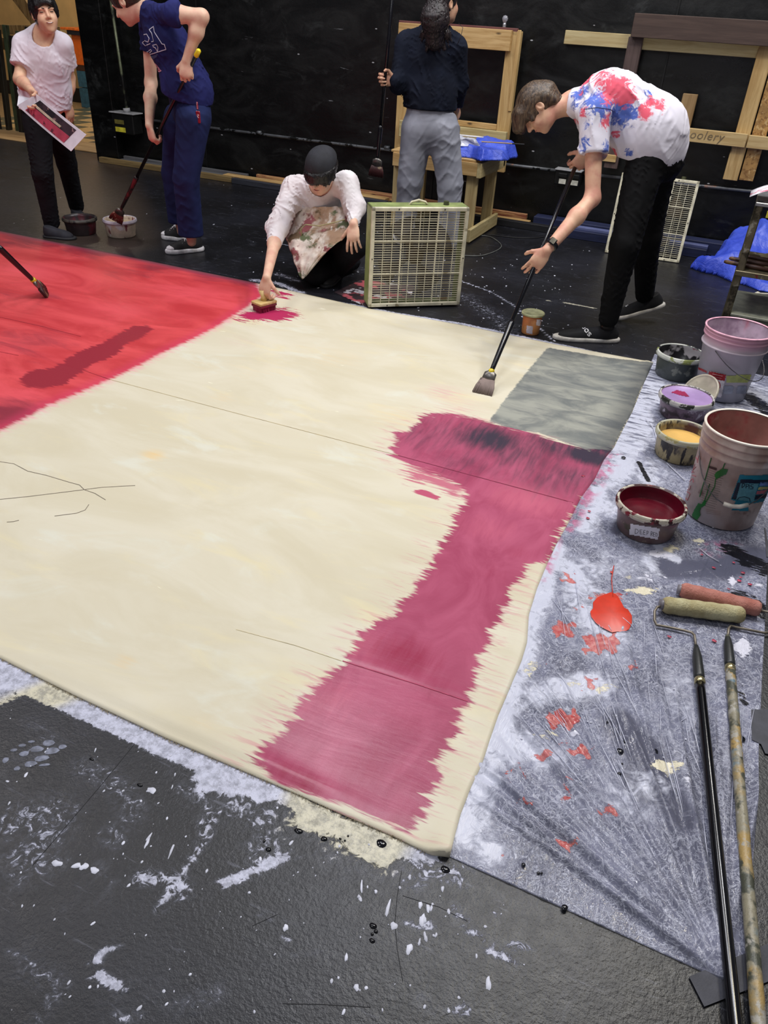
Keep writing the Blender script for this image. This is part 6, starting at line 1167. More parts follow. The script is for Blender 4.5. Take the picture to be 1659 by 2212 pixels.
# ---- bending painter in the tie-dyed shirt
def person_bending():
    pt = at(1250, 343, 4.72); pb = gp(1041, 852, .004); pd = _n(pb - pt)
    gR = on_line(pt, pb, 1244, 352); gL = on_line(pt, pb, 1160, 568)
    J = dict(pelvis=at(1418, 312, 4.75), waist=at(1392, 258, 4.73), chest=at(1325, 212, 4.70), neck=at(1236, 222, 4.70),
             head=at(1162, 234, 4.62), hup=(-.86, -.12, .42), face=(-.40, -.30, -.88),
             shL=at(1284, 250, 4.52), shR=at(1262, 226, 4.90), elL=at(1280, 428, 4.42), wrL=at(1207, 520, 4.28),
             elR=at(1296, 330, 4.95), wrR=at(1262, 322, 4.80),
             hipL=at(1395, 352, 4.64), hipR=at(1424, 345, 4.86), knL=at(1350, 530, 4.50), knR=at(1398, 510, 4.92),
             anL=at(1314, 690, 4.52), anR=at(1393, 638, 5.02), toeL=gp(1228, 722, .04), toeR=gp(1352, 682, .04))
    H = Human('person bending over in a red, white and blue tie-dyed t-shirt, painting with a pole brush', J, SK2)
    dL = (-.45, -.30, -.80); nL = (-.25, .9, -.1); dR = (-.45, -.25, -.75); nR = (-.5, .75, -.1)
    H.grip('L', gL, dL, nL, .030, .080); H.grip('R', gR, dR, nR, .030)
    F = H.body(); head_ops(F, H.J['head'], H.A)
    hand_ops(F, H.J['wrL'], dL, nL, (-.8, .2, .2), curl=.52, tcurl=.5); hand_ops(F, H.J['wrR'], dR, nR, (-.8, -.3, .3), curl=1.2, tcurl=.8)
    b = sdf_obj('body', F, SK2, H.root, .005)
    H.face(b, EYE, plain('brown_brow', (84, 62, 48)), plain('pale_lip', (186, 116, 104)), open_eyes=False)
    # hair: mop falling forward past the brow
    def extra(F, P, A):
        F.cap(P(.03, .05, .08), P(.035, .015, .125), .042, .028, .03); F.cap(P(-.03, .05, .08), P(-.035, .02, .13), .045, .026, .03)
        F.cap(P(0, .06, .08), P(.0, .04, .14), .045, .026, .03); F.cap(P(-.05, .03, .04), P(-.068, -.008, .065), .026, .014, .02); F.cap(P(.05, .03, .04), P(.068, -.008, .065), .026, .014, .02)
        F.cap(P(0, .0, -.09), P(0, -.07, -.085), .055, .03, .03); F.cap(P(-.05, -.01, -.06), P(-.045, -.055, -.07), .03, .018, .03)
    H.hair(BROWNHAIR, (.090, .100, .112), [((0, -.055, .095), (.068, .075, .075)), ((0, -.105, .03), (.12, .06, .09)), ((-.08, -.02, 0), (.02, .035, .024)), ((.08, -.02, 0), (.02, .035, .024))], extra, rip=.0022)
    # t-shirt
    F = Field(); H.torso(F, .014, lw=.012); F.ell(at(1385, 296, 4.72), np.eye(3), (.135, .165, .17), .10); F.ell(at(1418, 292, 4.75), np.eye(3), (.158, .19, .19), .08); F.ell(at(1325, 262, 4.70), np.eye(3), (.10, .13, .10), .08)
    H.sleeve(F, 'L', .46, .082, .078, .04); H.sleeve(F, 'R', .5, .080, .075, .04)
    F.ripple((.75, -.1, .65), .16, .007, .4, .8); F.ripple((.9, .3, -.4), .09, .003, 1.4, 1.0)
    F.plane(at(1385, 353, 4.56), _n((-.05, 0, -1)))
    nk = Field(); nk.cap(H.J['neck'] + (H.J['neck'] - H.J['chest']) * .02, H.J['head'], .067, .09, 0); F.sub(lambda P: nk(P), .006)
    q = M('tie_dyed_jersey', .85, 0, .2); o = q.co(); c = (228, 224, 236)
    r, bl = q.attr('dye_red'), q.attr('dye_blue'); n1 = q.noise(o, 18, 5, .65, 1.8); n2 = q.noise(q.map(o, loc=(3, 4, 5)), 30, 4, .6, 1.5)
    c = q.mix(q.ramp(q.math('ADD', bl, q.math('MULTIPLY', q.math('SUBTRACT', n2, .5), 2.2)), .42, .85), c, (88, 110, 190))
    c = q.mix(q.ramp(q.math('ADD', r, q.math('MULTIPLY', q.math('SUBTRACT', n1, .5), 2.2)), .45, .85), c, (222, 92, 112)); q.color(c)
    b1 = q.bump(q.noise(o, 500, 2), .2, .001); q.bump(q.noise(o, 9, 1, .5, 1.0), .2, .03, b1)
    sh = sdf_obj('t_shirt', shell(F, .022), q.mat, H.root, .006)
    dye(sh, bvh_of(sh), 'dye_red', [(1300, 160, 26, .7), (1330, 185, 30, 1), (1270, 172, 16, .9), (1350, 210, 18, 1), (1370, 215, 10, .9), (1258, 243, 12, .9), (1242, 262, 10, .9), (1405, 220, 12, .9), (1425, 225, 16, .8), (1395, 245, 12, 1), (1385, 232, 10, .9), (1310, 262, 15, .8), (1330, 290, 10, .8), (1328, 330, 14, .9), (1300, 345, 10, .8), (1255, 200, 12, .6), (1290, 150, 10, .6)])
    dye(sh, bvh_of(sh), 'dye_blue', [(1235, 190, 18, .8), (1255, 200, 18, .9), (1280, 215, 26, .9), (1240, 225, 14, .7), (1300, 225, 22, 1), (1345, 240, 26, 1), (1365, 245, 14, .9), (1235, 260, 12, .8), (1262, 310, 14, .8), (1268, 270, 10, .6), (1402, 200, 9, .9), (1405, 220, 8, .8), (1358, 330, 9, .8), (1310, 320, 14, .8), (1305, 345, 8, .7), (1325, 205, 14, .5)])
    bv = bvh_of(sh)
    ribbon('shoulder_seam', bv, [(1262, 236), (1290, 232), (1318, 236), (1330, 243)], .002, plain('blue_thread', (60, 70, 120)), H.root, .002)
    # trousers
    F = Field(); H.trousers(F, .105, .082, .058, .98, .05, .165); F.ripple((.3, .1, .95), .07, .005, 0, 1.4); F.ripple((.9, .1, .4), .11, .004, 2, 1.1)
    F.plane(H.J['pelvis'] + (H.J['waist'] - H.J['pelvis']) * .55, H.J['waist'] - H.J['pelvis'])
    BP = cloth_mat('black_trousers', (15, 15, 17), (8, 8, 10)); tr = sdf_obj('trousers', F, BP, H.root, .007)
    ks = plain('black_knit', (20, 20, 24), .8, bump=.3, bscale=300); ws = plain('worn_white_sole', (200, 196, 190), .6)
    s1 = shoe(H.root, gp(1331, 738, 0), gp(1203, 732, 0), mat=ks, solem=ws, H=.10, sole_h=.026)
    hl = at(1432, 662, 5.06); s2 = shoe(H.root, hl, gp(1331, 690, .002), mat=ks, solem=ws, H=.10, sole_h=.026)
    wl = plain('white_lettering', (226, 224, 226))
    bs = bvh_of(s1[0]); bs2 = bvh_of(s2[0])
    GL = {'i': [[(0, 0), (0, 7)], [(0, 9.5), (0, 10.5)]], 'd': [[(6, 0), (6, 11)], [(6, 1), (3, 0), (0, 1.5), (0, 5.5), (3, 7), (6, 6)]], 'a': [[(6, 0), (6, 7)], [(6, 1), (3, 0), (0, 1.5), (0, 5.5), (3, 7), (6, 6)]], 's': [[(0, 1), (3, 0), (6, 1), (6, 2.5), (0, 4.8), (0, 6.2), (3, 7), (6, 6.2)]]}
    for bvv, so_, ox, oy, word, k, x0 in ((bs, s1[0], 1254, 699, 'idas', 1.06, 0), (bs2, s2[0], 1345, 650, 'as', .82, 0)):
        x = x0
        for ch in word:
            for st in GL[ch]: ribbon('shoe_lettering', bvv, [(ox + ((x + u) * .60 + v_ * .80) * k, oy + ((x + u) * .80 - v_ * .60 + 4) * k) for u, v_ in st], .0052 * k, wl, so_, .002, step=1)
            x += 3.2 if ch == 'i' else 9.2
    # sock and watch
    bm = BM(); d = _n(H.J['anL'] - H.J['knL']); c0 = H.J['anL'] + np.array([.0, 0, -.02]); tube(bm, [c0 + d * .0, c0 + np.array([0, 0, -.03])], .038, 16); bobj('sock', bm, stained('black_flame_sock', (24, 18, 20), [((190, 90, 40), 30, .6, .04, 2, (1, 1, 1))]), H.root, True)
    wc = H.J['wrL'] + (H.J['elL'] - H.J['wrL']) * .10; wd = _n(H.J['elL'] - H.J['wrL']); bm = BM()
    tube(bm, [wc - wd * .012, wc - wd * .010, wc + wd * .010, wc + wd * .012], [.030, .036, .036, .030], 20); wt = bobj('watch', bm, plain('watch_black', (14, 14, 22), .35), H.root, True)
    toc = _n(CAM - wc + np.array([-.5, 0, .8])); toc = _n(toc - wd * (toc @ wd)); bm = BM(); sd = np.cross(wd, toc); addbox(bm, wc + toc * .037, (.040, .036, .011), Matrix((wd, sd, toc)).transposed(), .004); bobj('watch_case', bm, plain('watch_case', (10, 10, 16), .15), wt)
    held_brush('black pole brush with a yellow collar held over the canvas by the bending person', pt, pb, grip=YELLOW, bw=.075, bl=.088, brd=(.95, .2, .1), neck=.30)
def shaggy(F, P, A):
    r = random.Random(12)
    for i in range(24):
        t = -1.5 + 3.0 * i / 23; x, z = .084 * math.sin(t), -.01 + .105 * math.cos(t); l = .035 + .03 * r.random() + .02 * abs(math.sin(t))
        F.cap(P(x, .035, z), P(x * 1.06 + r.uniform(-.012, .012), .035 - l * .6, z + .012), .020, .013, .010); F.cap(P(x * 1.06, .035 - l * .6, z + .012), P(x * 1.02 + r.uniform(-.016, .016), .030 - l, z + .008), .012, .004, .006)
    F.cap(P(0, 0, -.08), P(0, -.07, -.08), .06, .03, .03)
def dye(o, bv, name, spots):
    me = o.data; co = np.empty(len(me.vertices) * 3, np.float32); me.vertices.foreach_get('co', co); co = co.reshape(-1, 3); d = np.zeros(len(co))
    for x, y, r, s_ in spots:
        p, n = hit(bv, x, y)
        if p is None: continue
        p = np.array(p); sc = np.linalg.norm(p - CAM) / F_PX * r
        d = np.maximum(d, s_ * np.clip(1.35 - np.linalg.norm(co - p, axis=1) / sc * .75, 0, 1))
    a = me.attributes.new(name, 'FLOAT', 'POINT'); a.data.foreach_set('value', d.astype(np.float32))
person_bending()

# ---- person in navy, pole into the cream tub
def person_navy():
    pt = at(423, 122, 4.40); pb = at(249, 478, 4.66); pd = _n(pb - pt)
    gL = on_line(pt, pb, 404, 158); gR = on_line(pt, pb, 328, 292)
    J = dict(pelvis=at(408, 218, 4.62), waist=at(395, 160, 4.60), chest=at(362, 92, 4.56), neck=at(318, 26, 4.54), head=at(276, 2, 4.50), hup=(-.52, -.12, .84), face=(-.84, -.10, -.52),
             shL=at(378, 30, 4.38), shR=at(322, 52, 4.74), elL=at(436, 36, 4.44), wrL=at(410, 116, 4.40), elR=at(326, 180, 4.76), wrR=at(326, 256, 4.62),
             hipL=at(418, 258, 4.54), hipR=at(388, 258, 4.74), knL=at(402, 385, 4.52), knR=at(376, 375, 4.80), anL=at(414, 522, 4.60), anR=at(392, 500, 4.86), toeL=gp(382, 545, .04), toeR=gp(368, 517, .04))
    H = Human('person in a navy t-shirt and navy trousers leaning over the cream paint tub', J, SK3, .98)
    dL = (-.05, -.15, -1); nL = (-.35, .9, 0); dR = (.10, .1, -1); nR = (.35, .85, 0)
    H.grip('L', gL, dL, nL, .032, .072); H.grip('R', gR, dR, nR, .030)
    F = H.body(); head_ops(F, H.J['head'], H.A)
    hand_ops(F, H.J['wrL'], dL, nL, (-.8, -.2, .0), curl=1.3, tcurl=.9); hand_ops(F, H.J['wrR'], dR, nR, (-.9, .1, 0), curl=1.15, tcurl=.6)
    b = sdf_obj('body', F, SK3, H.root, .005); H.face(b, EYE, BROW_B, LIP, open_eyes=False)
    H.hair(hair_mat('dark_brown_hair', (58, 44, 36), (30, 22, 20)), (.090, .102, .112), [((0, -.052, .085), (.070, .082, .070)), ((0, -.115, 0), (.12, .08, .13)), ((-.08, -.01, 0), (.02, .035, .024)), ((.08, -.01, 0), (.02, .035, .024))],
           lambda F, P, A: F.ell(P(0, .06, -.13), A, (.045, .045, .04), .02))
    F = Field(); H.torso(F, .012, lw=.02); F.ell(at(406, 196, 4.60), np.eye(3), (.155, .16, .13), .08)
    H.sleeve(F, 'L', .16, .070, .066, .03); H.sleeve(F, 'R', .45, .066, .062, .03); F.ripple((.3, .1, .9), .10, .005, 1, 1.2); F.ripple((.8, .1, .5), .06, .003, 3, 1.2)
    F.plane(at(405, 222, 4.50), _n((-.22, 0, -1)))
    nk = Field(); nk.cap(H.J['neck'] + (H.J['neck'] - H.J['chest']) * .0, H.J['head'], .066, .08, 0); F.sub(lambda P: nk(P), .006)
    ts = sdf_obj('t_shirt', shell(F, .022), cloth_mat('navy_jersey', (36, 40, 96), (26, 29, 74)), H.root, .006)
    bv = bvh_of(ts); wm = plain('white_print', (205, 208, 225))
    C = lambda pts: [(220 + x / 6.38, y / 6.38) for x, y in pts]
    for st in ([(655, 410), (715, 365), (725, 440), (830, 605), (862, 612), (885, 680), (650, 755)], [(655, 410), (690, 460), (715, 570), (685, 575)], [(570, 480), (620, 470), (655, 530), (640, 580), (590, 560), (560, 590), (600, 630), (670, 600)], [(700, 625), (755, 610), (775, 650), (770, 715), (740, 660), (705, 640)], [(590, 715), (630, 715), (675, 680), (690, 700), (640, 750)]):
        ribbon('printed_letter', bv, C(st), .0042, wm, ts, .0025, step=1.5)
    fl = [(700, 870), (740, 870), (825, 980), (760, 1010), (700, 1000), (685, 930)]
    patch('printed_flag', bv, C(fl), plain('pink_print', (208, 150, 170)), ts, .002)
    for k in range(4): ribbon('printed_flag_stripe', bv, C([(695 + k * 2, 895 + 26 * k), (745 + 20 * k, 885 + 26 * k)]), .004, plain('maroon_print', (128, 52, 80)), ts, .0035, step=1.5)
    patch('printed_swoosh', bv, C([(660, 780), (770, 745), (760, 780), (700, 830), (650, 800)]), plain('blue_print', (58, 84, 128)), ts, .002)
    F = Field(); H.trousers(F, .108, .086, .088, 1.0, .05, .168); F.ripple((.3, .1, .95), .13, .004, 0, 1.2); F.plane(at(410, 513, 4.54), (0, 0, -1)); F.plane(H.J['pelvis'] + (H.J['waist'] - H.J['pelvis']) * .5, H.J['waist'] - H.J['pelvis'])
    tr = sdf_obj('trousers', F, cloth_mat('navy_trousers', (34, 44, 88), (24, 32, 68)), H.root, .007)
    bk = plain('black_canvas_shoe', (26, 26, 30), .7); wh = plain('white_rubber', (222, 220, 224), .5)
    for hx, tx in (((437, 541), (364, 548)), ((402, 520), (354, 515))):
        s, so, P = shoe(H.root, gp(hx[0], hx[1], 0), gp(tx[0], tx[1], 0), mat=bk, solem=wh, H=.115, sole_h=.032, W=.047)
        L = np.linalg.norm(gp(*hx) - gp(*tx)); A = None
        F = Field(); A3 = np.stack([_n(P(1, 0, 0) - P(0, 0, 0)), _n(P(0, 1, 0) - P(0, 0, 0)), _n(P(0, 0, 1) - P(0, 0, 0))]); F.ell(P(.003, .90 * L, .036), A3, (.038, .036, .020), .01); sdf_obj('toe_cap', F, wh, s, .004)
        bm = BM()
        for k in range(5):
            y = (.40 + .075 * k) * L; z = .106 - .012 * k
            tube(bm, [P(-.026, y - .006, z - .012), P(-.012, y, z + .002), P(.012, y + .01, z + .002), P(.026, y + .014, z - .012)], .0032, 6); tube(bm, [P(.026, y - .006, z - .012), P(.012, y, z + .003), P(-.012, y + .01, z + .003), P(-.026, y + .014, z - .012)], .0032, 6)
        bobj('laces', bm, wh, s, True)
    # red tag on the hip pocket
    bv = bvh_of(tr); p0, n0 = hit(bv, 424, 222); p1, n1 = hit(bv, 428, 268)
    if p0 and p1:
        bm = BM(); a = p0 + n0 * .012; b_ = p1 + n1 * .014; tube(bm, [a, a.lerp(b_, .35)], .006, 8); addbox(bm, a.lerp(b_, .68), (.030, .012, .070), None, .004); k = bobj('key_tag', bm, stained('red_glossy_tag', (128, 20, 36), [((230, 200, 205), 60, .6, .03, 2, (1, 1, 1))], .2), H.root); k['label'] = 'glossy dark red key tag'
    held_brush('black pole with a yellow end cap, its red-stained brush in the cream tub', pt, pb, cap=YELLOW, bcol=BRISTLE_RED, bw=.075, bl=.085, stain=POLE_STAINED, brd=(.9, .3, 0), neck=.34)
person_navy()

# ---- person in the white t-shirt with the printout
def person_white():
    J = dict(pelvis=at(99, 240, 4.62), waist=at(98, 190, 4.62), chest=at(96, 125, 4.60), neck=at(92, 74, 4.60), head=at(97, 30, 4.56), hup=(-.16, 0, 1), face=(.80, -.55, -.10),
             shR=at(52, 98, 4.52), shL=at(134, 96, 4.66), elR=at(42, 172, 4.42), wrR=at(68, 196, 4.24), elL=at(150, 168, 4.76), wrL=at(147, 222, 4.70),
             hipR=at(80, 262, 4.55), hipL=at(122, 262, 4.70), knR=at(92, 375, 4.48), knL=at(144, 352, 4.86), anR=at(112, 484, 4.52), anL=at(166, 448, 5.00), toeR=gp(146, 512, .035), toeL=gp(186, 478, .035))
    H = Human('smiling person in a white t-shirt and black trousers, holding a colour printout', J, SK1, .92)
    F = H.body(); head_ops(F, H.J['head'], H.A, .98)
    hand_ops(F, H.J['wrR'], (.55, -.2, -.75), (.3, -.6, -.5), (.4, -.7, .3), curl=.8); hand_ops(F, H.J['wrL'], (0, 0, -1), (-1, 0, 0), (0, -1, 0), curl=.35)
    b = sdf_obj('body', F, SK1, H.root, .005); H.face(b, EYE, BROW_B, LIP)
    c = H.J['head']; A = H.A; P = lambda x, y, z: c + A[0] * x + A[1] * y + A[2] * z
    bm = BM(); tube(bm, [P(x, -.059 + abs(x) * .16, .1005 - x * x * 14) for x in (-.014, -.007, 0, .007, .014)], .0028, 6); bobj('teeth', bm, plain('teeth', (226, 216, 208), .3), b, True)
    def extra(F, P, A):
        F.cap(P(.03, .085, .06), P(-.03, .05, .088), .034, .022, .02); F.cap(P(.02, .085, .06), P(.05, .045, .075), .034, .020, .02); F.cap(P(0, 0, -.08), P(0, -.09, -.055), .060, .030, .03)
        F.cap(P(-.06, .02, .03), P(-.072, -.015, .03), .022, .010, .02); F.cap(P(.06, .02, .03), P(.072, -.02, .03), .024, .010, .02)
    H.hair(BLACKHAIR, (.092, .106, .112), [((0, -.045, .09), (.066, .088, .068)), ((0, -.12, .03), (.12, .06, .08)), ((-.08, -.01, 0), (.02, .032, .022)), ((.08, -.01, 0), (.02, .032, .022))], extra)
    F = Field(); H.torso(F, .020, lw=.03); F.ecap(H.J['waist'], at(98, 238, 4.60), .155, .165, H.J['shL'] - H.J['shR'], 1.3, .05); H.sleeve(F, 'R', .62, .072, .074, .03); H.sleeve(F, 'L', .62, .070, .072, .03)
    F.ripple((.5, 0, .8), .11, .006, 0, 1.3); F.ripple((-.6, .1, .7), .07, .004, 2, 1.4); F.plane(at(98, 244, 4.46), (0, 0, -1))
    nk = Field(); nk.cap(at(93, 82, 4.56), H.J['head'], .066, .07, 0); F.sub(lambda P: nk(P), .006)
    sdf_obj('t_shirt', shell(F, .022), cloth_mat('white_jersey', (228, 222, 232), (218, 206, 216)), H.root, .006)
    F = Field(); H.trousers(F, .098, .074, .060, .96, .04, .155); F.ripple((.2, .1, .97), .055, .006, 0, 1.5); F.plane(H.J['pelvis'] + (H.J['waist'] - H.J['pelvis']) * .5, H.J['waist'] - H.J['pelvis'])
    sdf_obj('trousers', F, cloth_mat('faded_black_trousers', (24, 25, 30), (14, 14, 18)), H.root, .007)
    dk = plain('dark_suede_shoe', (32, 33, 42), .8); ds = plain('dark_sole', (40, 40, 44), .7)
    shoe(H.root, gp(98, 512, 0), gp(160, 517, 0), mat=dk, solem=ds, sole_h=.018); shoe(H.root, gp(160, 470, 0), gp(200, 487, 0), mat=dk, solem=ds, sole_h=.018)
    bm = BM(); tube(bm, [H.J['anR'] + [0, 0, .02], H.J['anR'] + [0, 0, -.035]], .038, 16); bobj('sock', bm, plain('blue_sock', (36, 40, 120)), H.root, True)['label'] = 'bright blue sock'
    # printout
    C4 = [(37, 228), (78, 203), (188, 291), (155, 327)]; D4 = [4.20, 4.18, 4.10, 4.08]
    q4 = [at(x, y, D) for (x, y), D in zip(C4, D4)]
    root = empty('printout', sum(q4) / 4, 'white printout of a red and black painting held by the person in white', 'paper')
    n = _n(np.cross(q4[1] - q4[0], q4[3] - q4[0])); n = n if n @ (CAM - q4[0]) > 0 else -n
    def sheet(u0, u1, v0, v1, name, mat, lift, bend=.010, par=root, th=.0012):
        vs = []; fs = []; N1 = 14; N2 = 8
        for L in (0, 1):
            for i in range(N1 + 1):
                for j in range(N2 + 1):
                    u = u0 + (u1 - u0) * i / N1; v = v0 + (v1 - v0) * j / N2
                    p = (q4[0] * (1 - v) + q4[1] * v) * (1 - u) + (q4[3] * (1 - v) + q4[2] * v) * u
                    vs.append(p + n * (lift - L * th + bend * math.sin(u * 2.6)))
        m_ = (N1 + 1) * (N2 + 1); g = lambda L, i, j: L * m_ + i * (N2 + 1) + j
        for i in range(N1):
            for j in range(N2):
                fs.append((g(0, i, j), g(0, i + 1, j), g(0, i + 1, j + 1), g(0, i, j + 1))); fs.append((g(1, i, j), g(1, i, j + 1), g(1, i + 1, j + 1), g(1, i + 1, j)))
        for i in range(N1): fs.append((g(0, i, 0), g(1, i, 0), g(1, i + 1, 0), g(0, i + 1, 0))); fs.append((g(0, i, N2), g(0, i + 1, N2), g(1, i + 1, N2), g(1, i, N2)))
        for j in range(N2): fs.append((g(0, 0, j), g(0, 0, j + 1), g(1, 0, j + 1), g(1, 0, j))); fs.append((g(0, N1, j), g(1, N1, j), g(1, N1, j + 1), g(0, N1, j + 1)))
        return raw(name, vs, fs, mat, par, False)
    PW = plain('white_paper', (232, 230, 240), .5, var=.03)
    sheet(0, 1, 0, 1, 'sheet', PW, 0)
    sheet(.13, .85, .11, .89, 'picture', stained('printed_picture_dark', (62, 46, 56), [((30, 28, 36), 9, .5, .05, 1, (1, 1, 1)), ((150, 120, 120), 16, .6, .05, 4, (1, 1, 1))]), .0015)
    sheet(.13, .85, .11, .48, 'picture', stained('printed_picture_red', (178, 66, 88), [((96, 42, 56), 14, .54, .06, 2, (1, 1, 1))]), .0028)
    sheet(.15, .66, .52, .62, 'picture', plain('printed_picture_pale', (196, 184, 160)), .0034)
    q0 = q4[0]; e1 = at(40, 206, 4.24); e2 = at(66, 212, 4.24); e3 = at(50, 228, 4.22)
    raw('folded_sheet', [e1, e2, e3, q0, e1 - n * .002, e2 - n * .002, e3 - n * .002, q0 - n * .002], [(0, 1, 2, 3), (7, 6, 5, 4), (0, 4, 5, 1), (1, 5, 6, 2), (2, 6, 7, 3), (3, 7, 4, 0)], PW, root)
person_white()

# ---- person seen from behind in grey sweatpants
def person_back():
    pt = at(851, -40, 5.46); pb = at(812, 382, 5.5); pd = _n(pb - pt); g = on_line(pt, pb, 829, 172)
    J = dict(pelvis=at(928, 252, 5.72), waist=at(930, 200, 5.72), chest=at(930, 130, 5.72), neck=at(944, 66, 5.72), head=at(958, 8, 5.66), hup=(-.1, -.1, 1), face=(.45, .85, -.28),
             shL=at(880, 96, 5.68), shR=at(982, 104, 5.74), elL=at(862, 178, 5.60), wrL=at(836, 172, 5.48), elR=at(990, 180, 5.84), wrR=at(986, 232, 6.0),
             hipL=at(902, 282, 5.70), hipR=at(958, 282, 5.74), knL=at(886, 390, 5.72), knR=at(972, 395, 5.80), anL=at(872, 505, 5.80), anR=at(968, 522, 5.86), toeL=gp(862, 505, .04), toeR=gp(975, 515, .04))
    H = Human('person seen from behind with a long dark ponytail, navy sweatshirt and grey sweatpants', J, SK1, .98)
    dL = (-1, -.35, .0); nL = (.25, -.9, 0); H.grip('L', g, dL, nL, .030, .070)
    F = H.body(); head_ops(F, H.J['head'], H.A); hand_ops(F, H.J['wrL'], dL, nL, (0, -.1, 1), curl=1.35, tcurl=.9); hand_ops(F, H.J['wrR'], (0, .6, -.7), (-1, 0, 0), (0, .5, .5), curl=.8)
    b = sdf_obj('body', F, SK1, H.root, .0055); H.face(b, EYE, BROW_B, LIP)
    HM = hair_mat('long_dark_hair', (58, 48, 50), (24, 20, 23))
    H.hair(HM, (.090, .104, .112), [((0, -.05, .085), (.070, .085, .07)), ((0, -.12, .04), (.12, .06, .09)), ((.08, -.01, 0), (.02, .035, .024)), ((-.08, -.01, 0), (.02, .035, .024))])
    F = Field(); a = at(945, -10, 5.56); F.cap(a, at(940, 40, 5.54), .055, .088, .04); F.cap(at(940, 40, 5.54), at(940, 88, 5.56), .088, .060, .04); F.cap(at(930, 60, 5.56), at(922, 108, 5.58), .026, .010, .02); F.cap(at(950, 70, 5.56), at(962, 106, 5.58), .028, .010, .02)
    F.cap(at(940, 80, 5.56), at(944, 102, 5.58), .034, .014, .02); [F.cap(at(x0, 70, 5.56), at(x1, y1, 5.58), .020, .004, .012) for x0, x1, y1 in ((918, 908, 96), (926, 921, 118), (938, 934, 112), (946, 950, 120), (955, 958, 110), (964, 970, 104), (968, 977, 92), (914, 905, 82))]; F.ripple((1, .2, .10), .024, .010, 0, .7); F.ripple((1, -.3, .15), .012, .004, 1, 1.0); sdf_obj('ponytail', F, HM, H.root, .005)
    bm = BM(); tube(bm, [at(991, 50, 5.62), at(1000, 60, 5.62), at(995, 80, 5.60), at(988, 96, 5.60)], .002, 6); bobj('hair_strand', bm, HM, H.root, True)
    F = Field(); H.torso(F, .034, lw=.02); H.sleeve(F, 'L', .86, .084, .068, .04, .050); H.sleeve(F, 'R', .9, .084, .070, .04, .050); F.ripple((.55, 0, .85), .12, .009, 1.0, 1.2); F.ripple((-.5, .1, .7), .065, .005, 2, 1.4)
    F.plane(at(930, 240, 5.60), (0, 0, -1)); nk = Field(); nk.cap(at(946, 54, 5.72), H.J['head'], .07, .07, 0); F.sub(lambda P: nk(P), .006)
    sdf_obj('sweatshirt', F, cloth_mat('navy_sweatshirt', (26, 32, 48), (17, 21, 34)), H.root, .007)
    F = Field(); H.trousers(F, .118, .096, .078, .98, .045, .178); F.ripple((.35, 0, .95), .19, .006, 0, 1.0); F.ripple((-.6, .1, .7), .14, .004, 2, 1.0); F.plane(at(930, 236, 5.6), (0, 0, 1))
    sdf_obj('sweatpants', F, cloth_mat('grey_sweatpants', (166, 168, 180), (142, 144, 156)), H.root, .007)
    ws = plain('white_trainer', (214, 212, 214), .6)
    shoe(H.root, gp(866, 528, 0), gp(858, 505, 0), mat=ws, solem=ws, L=.26); shoe(H.root, gp(965, 543, 0), gp(978, 515, 0), mat=ws, solem=ws, L=.26)
    held_brush('black pole with a dark crusted brush held upright by the person with the ponytail', pt, pb, bcol=BRISTLE_DK, bw=.085, bl=.075, brd=(1, .1, 0), neck=.20)
person_back()

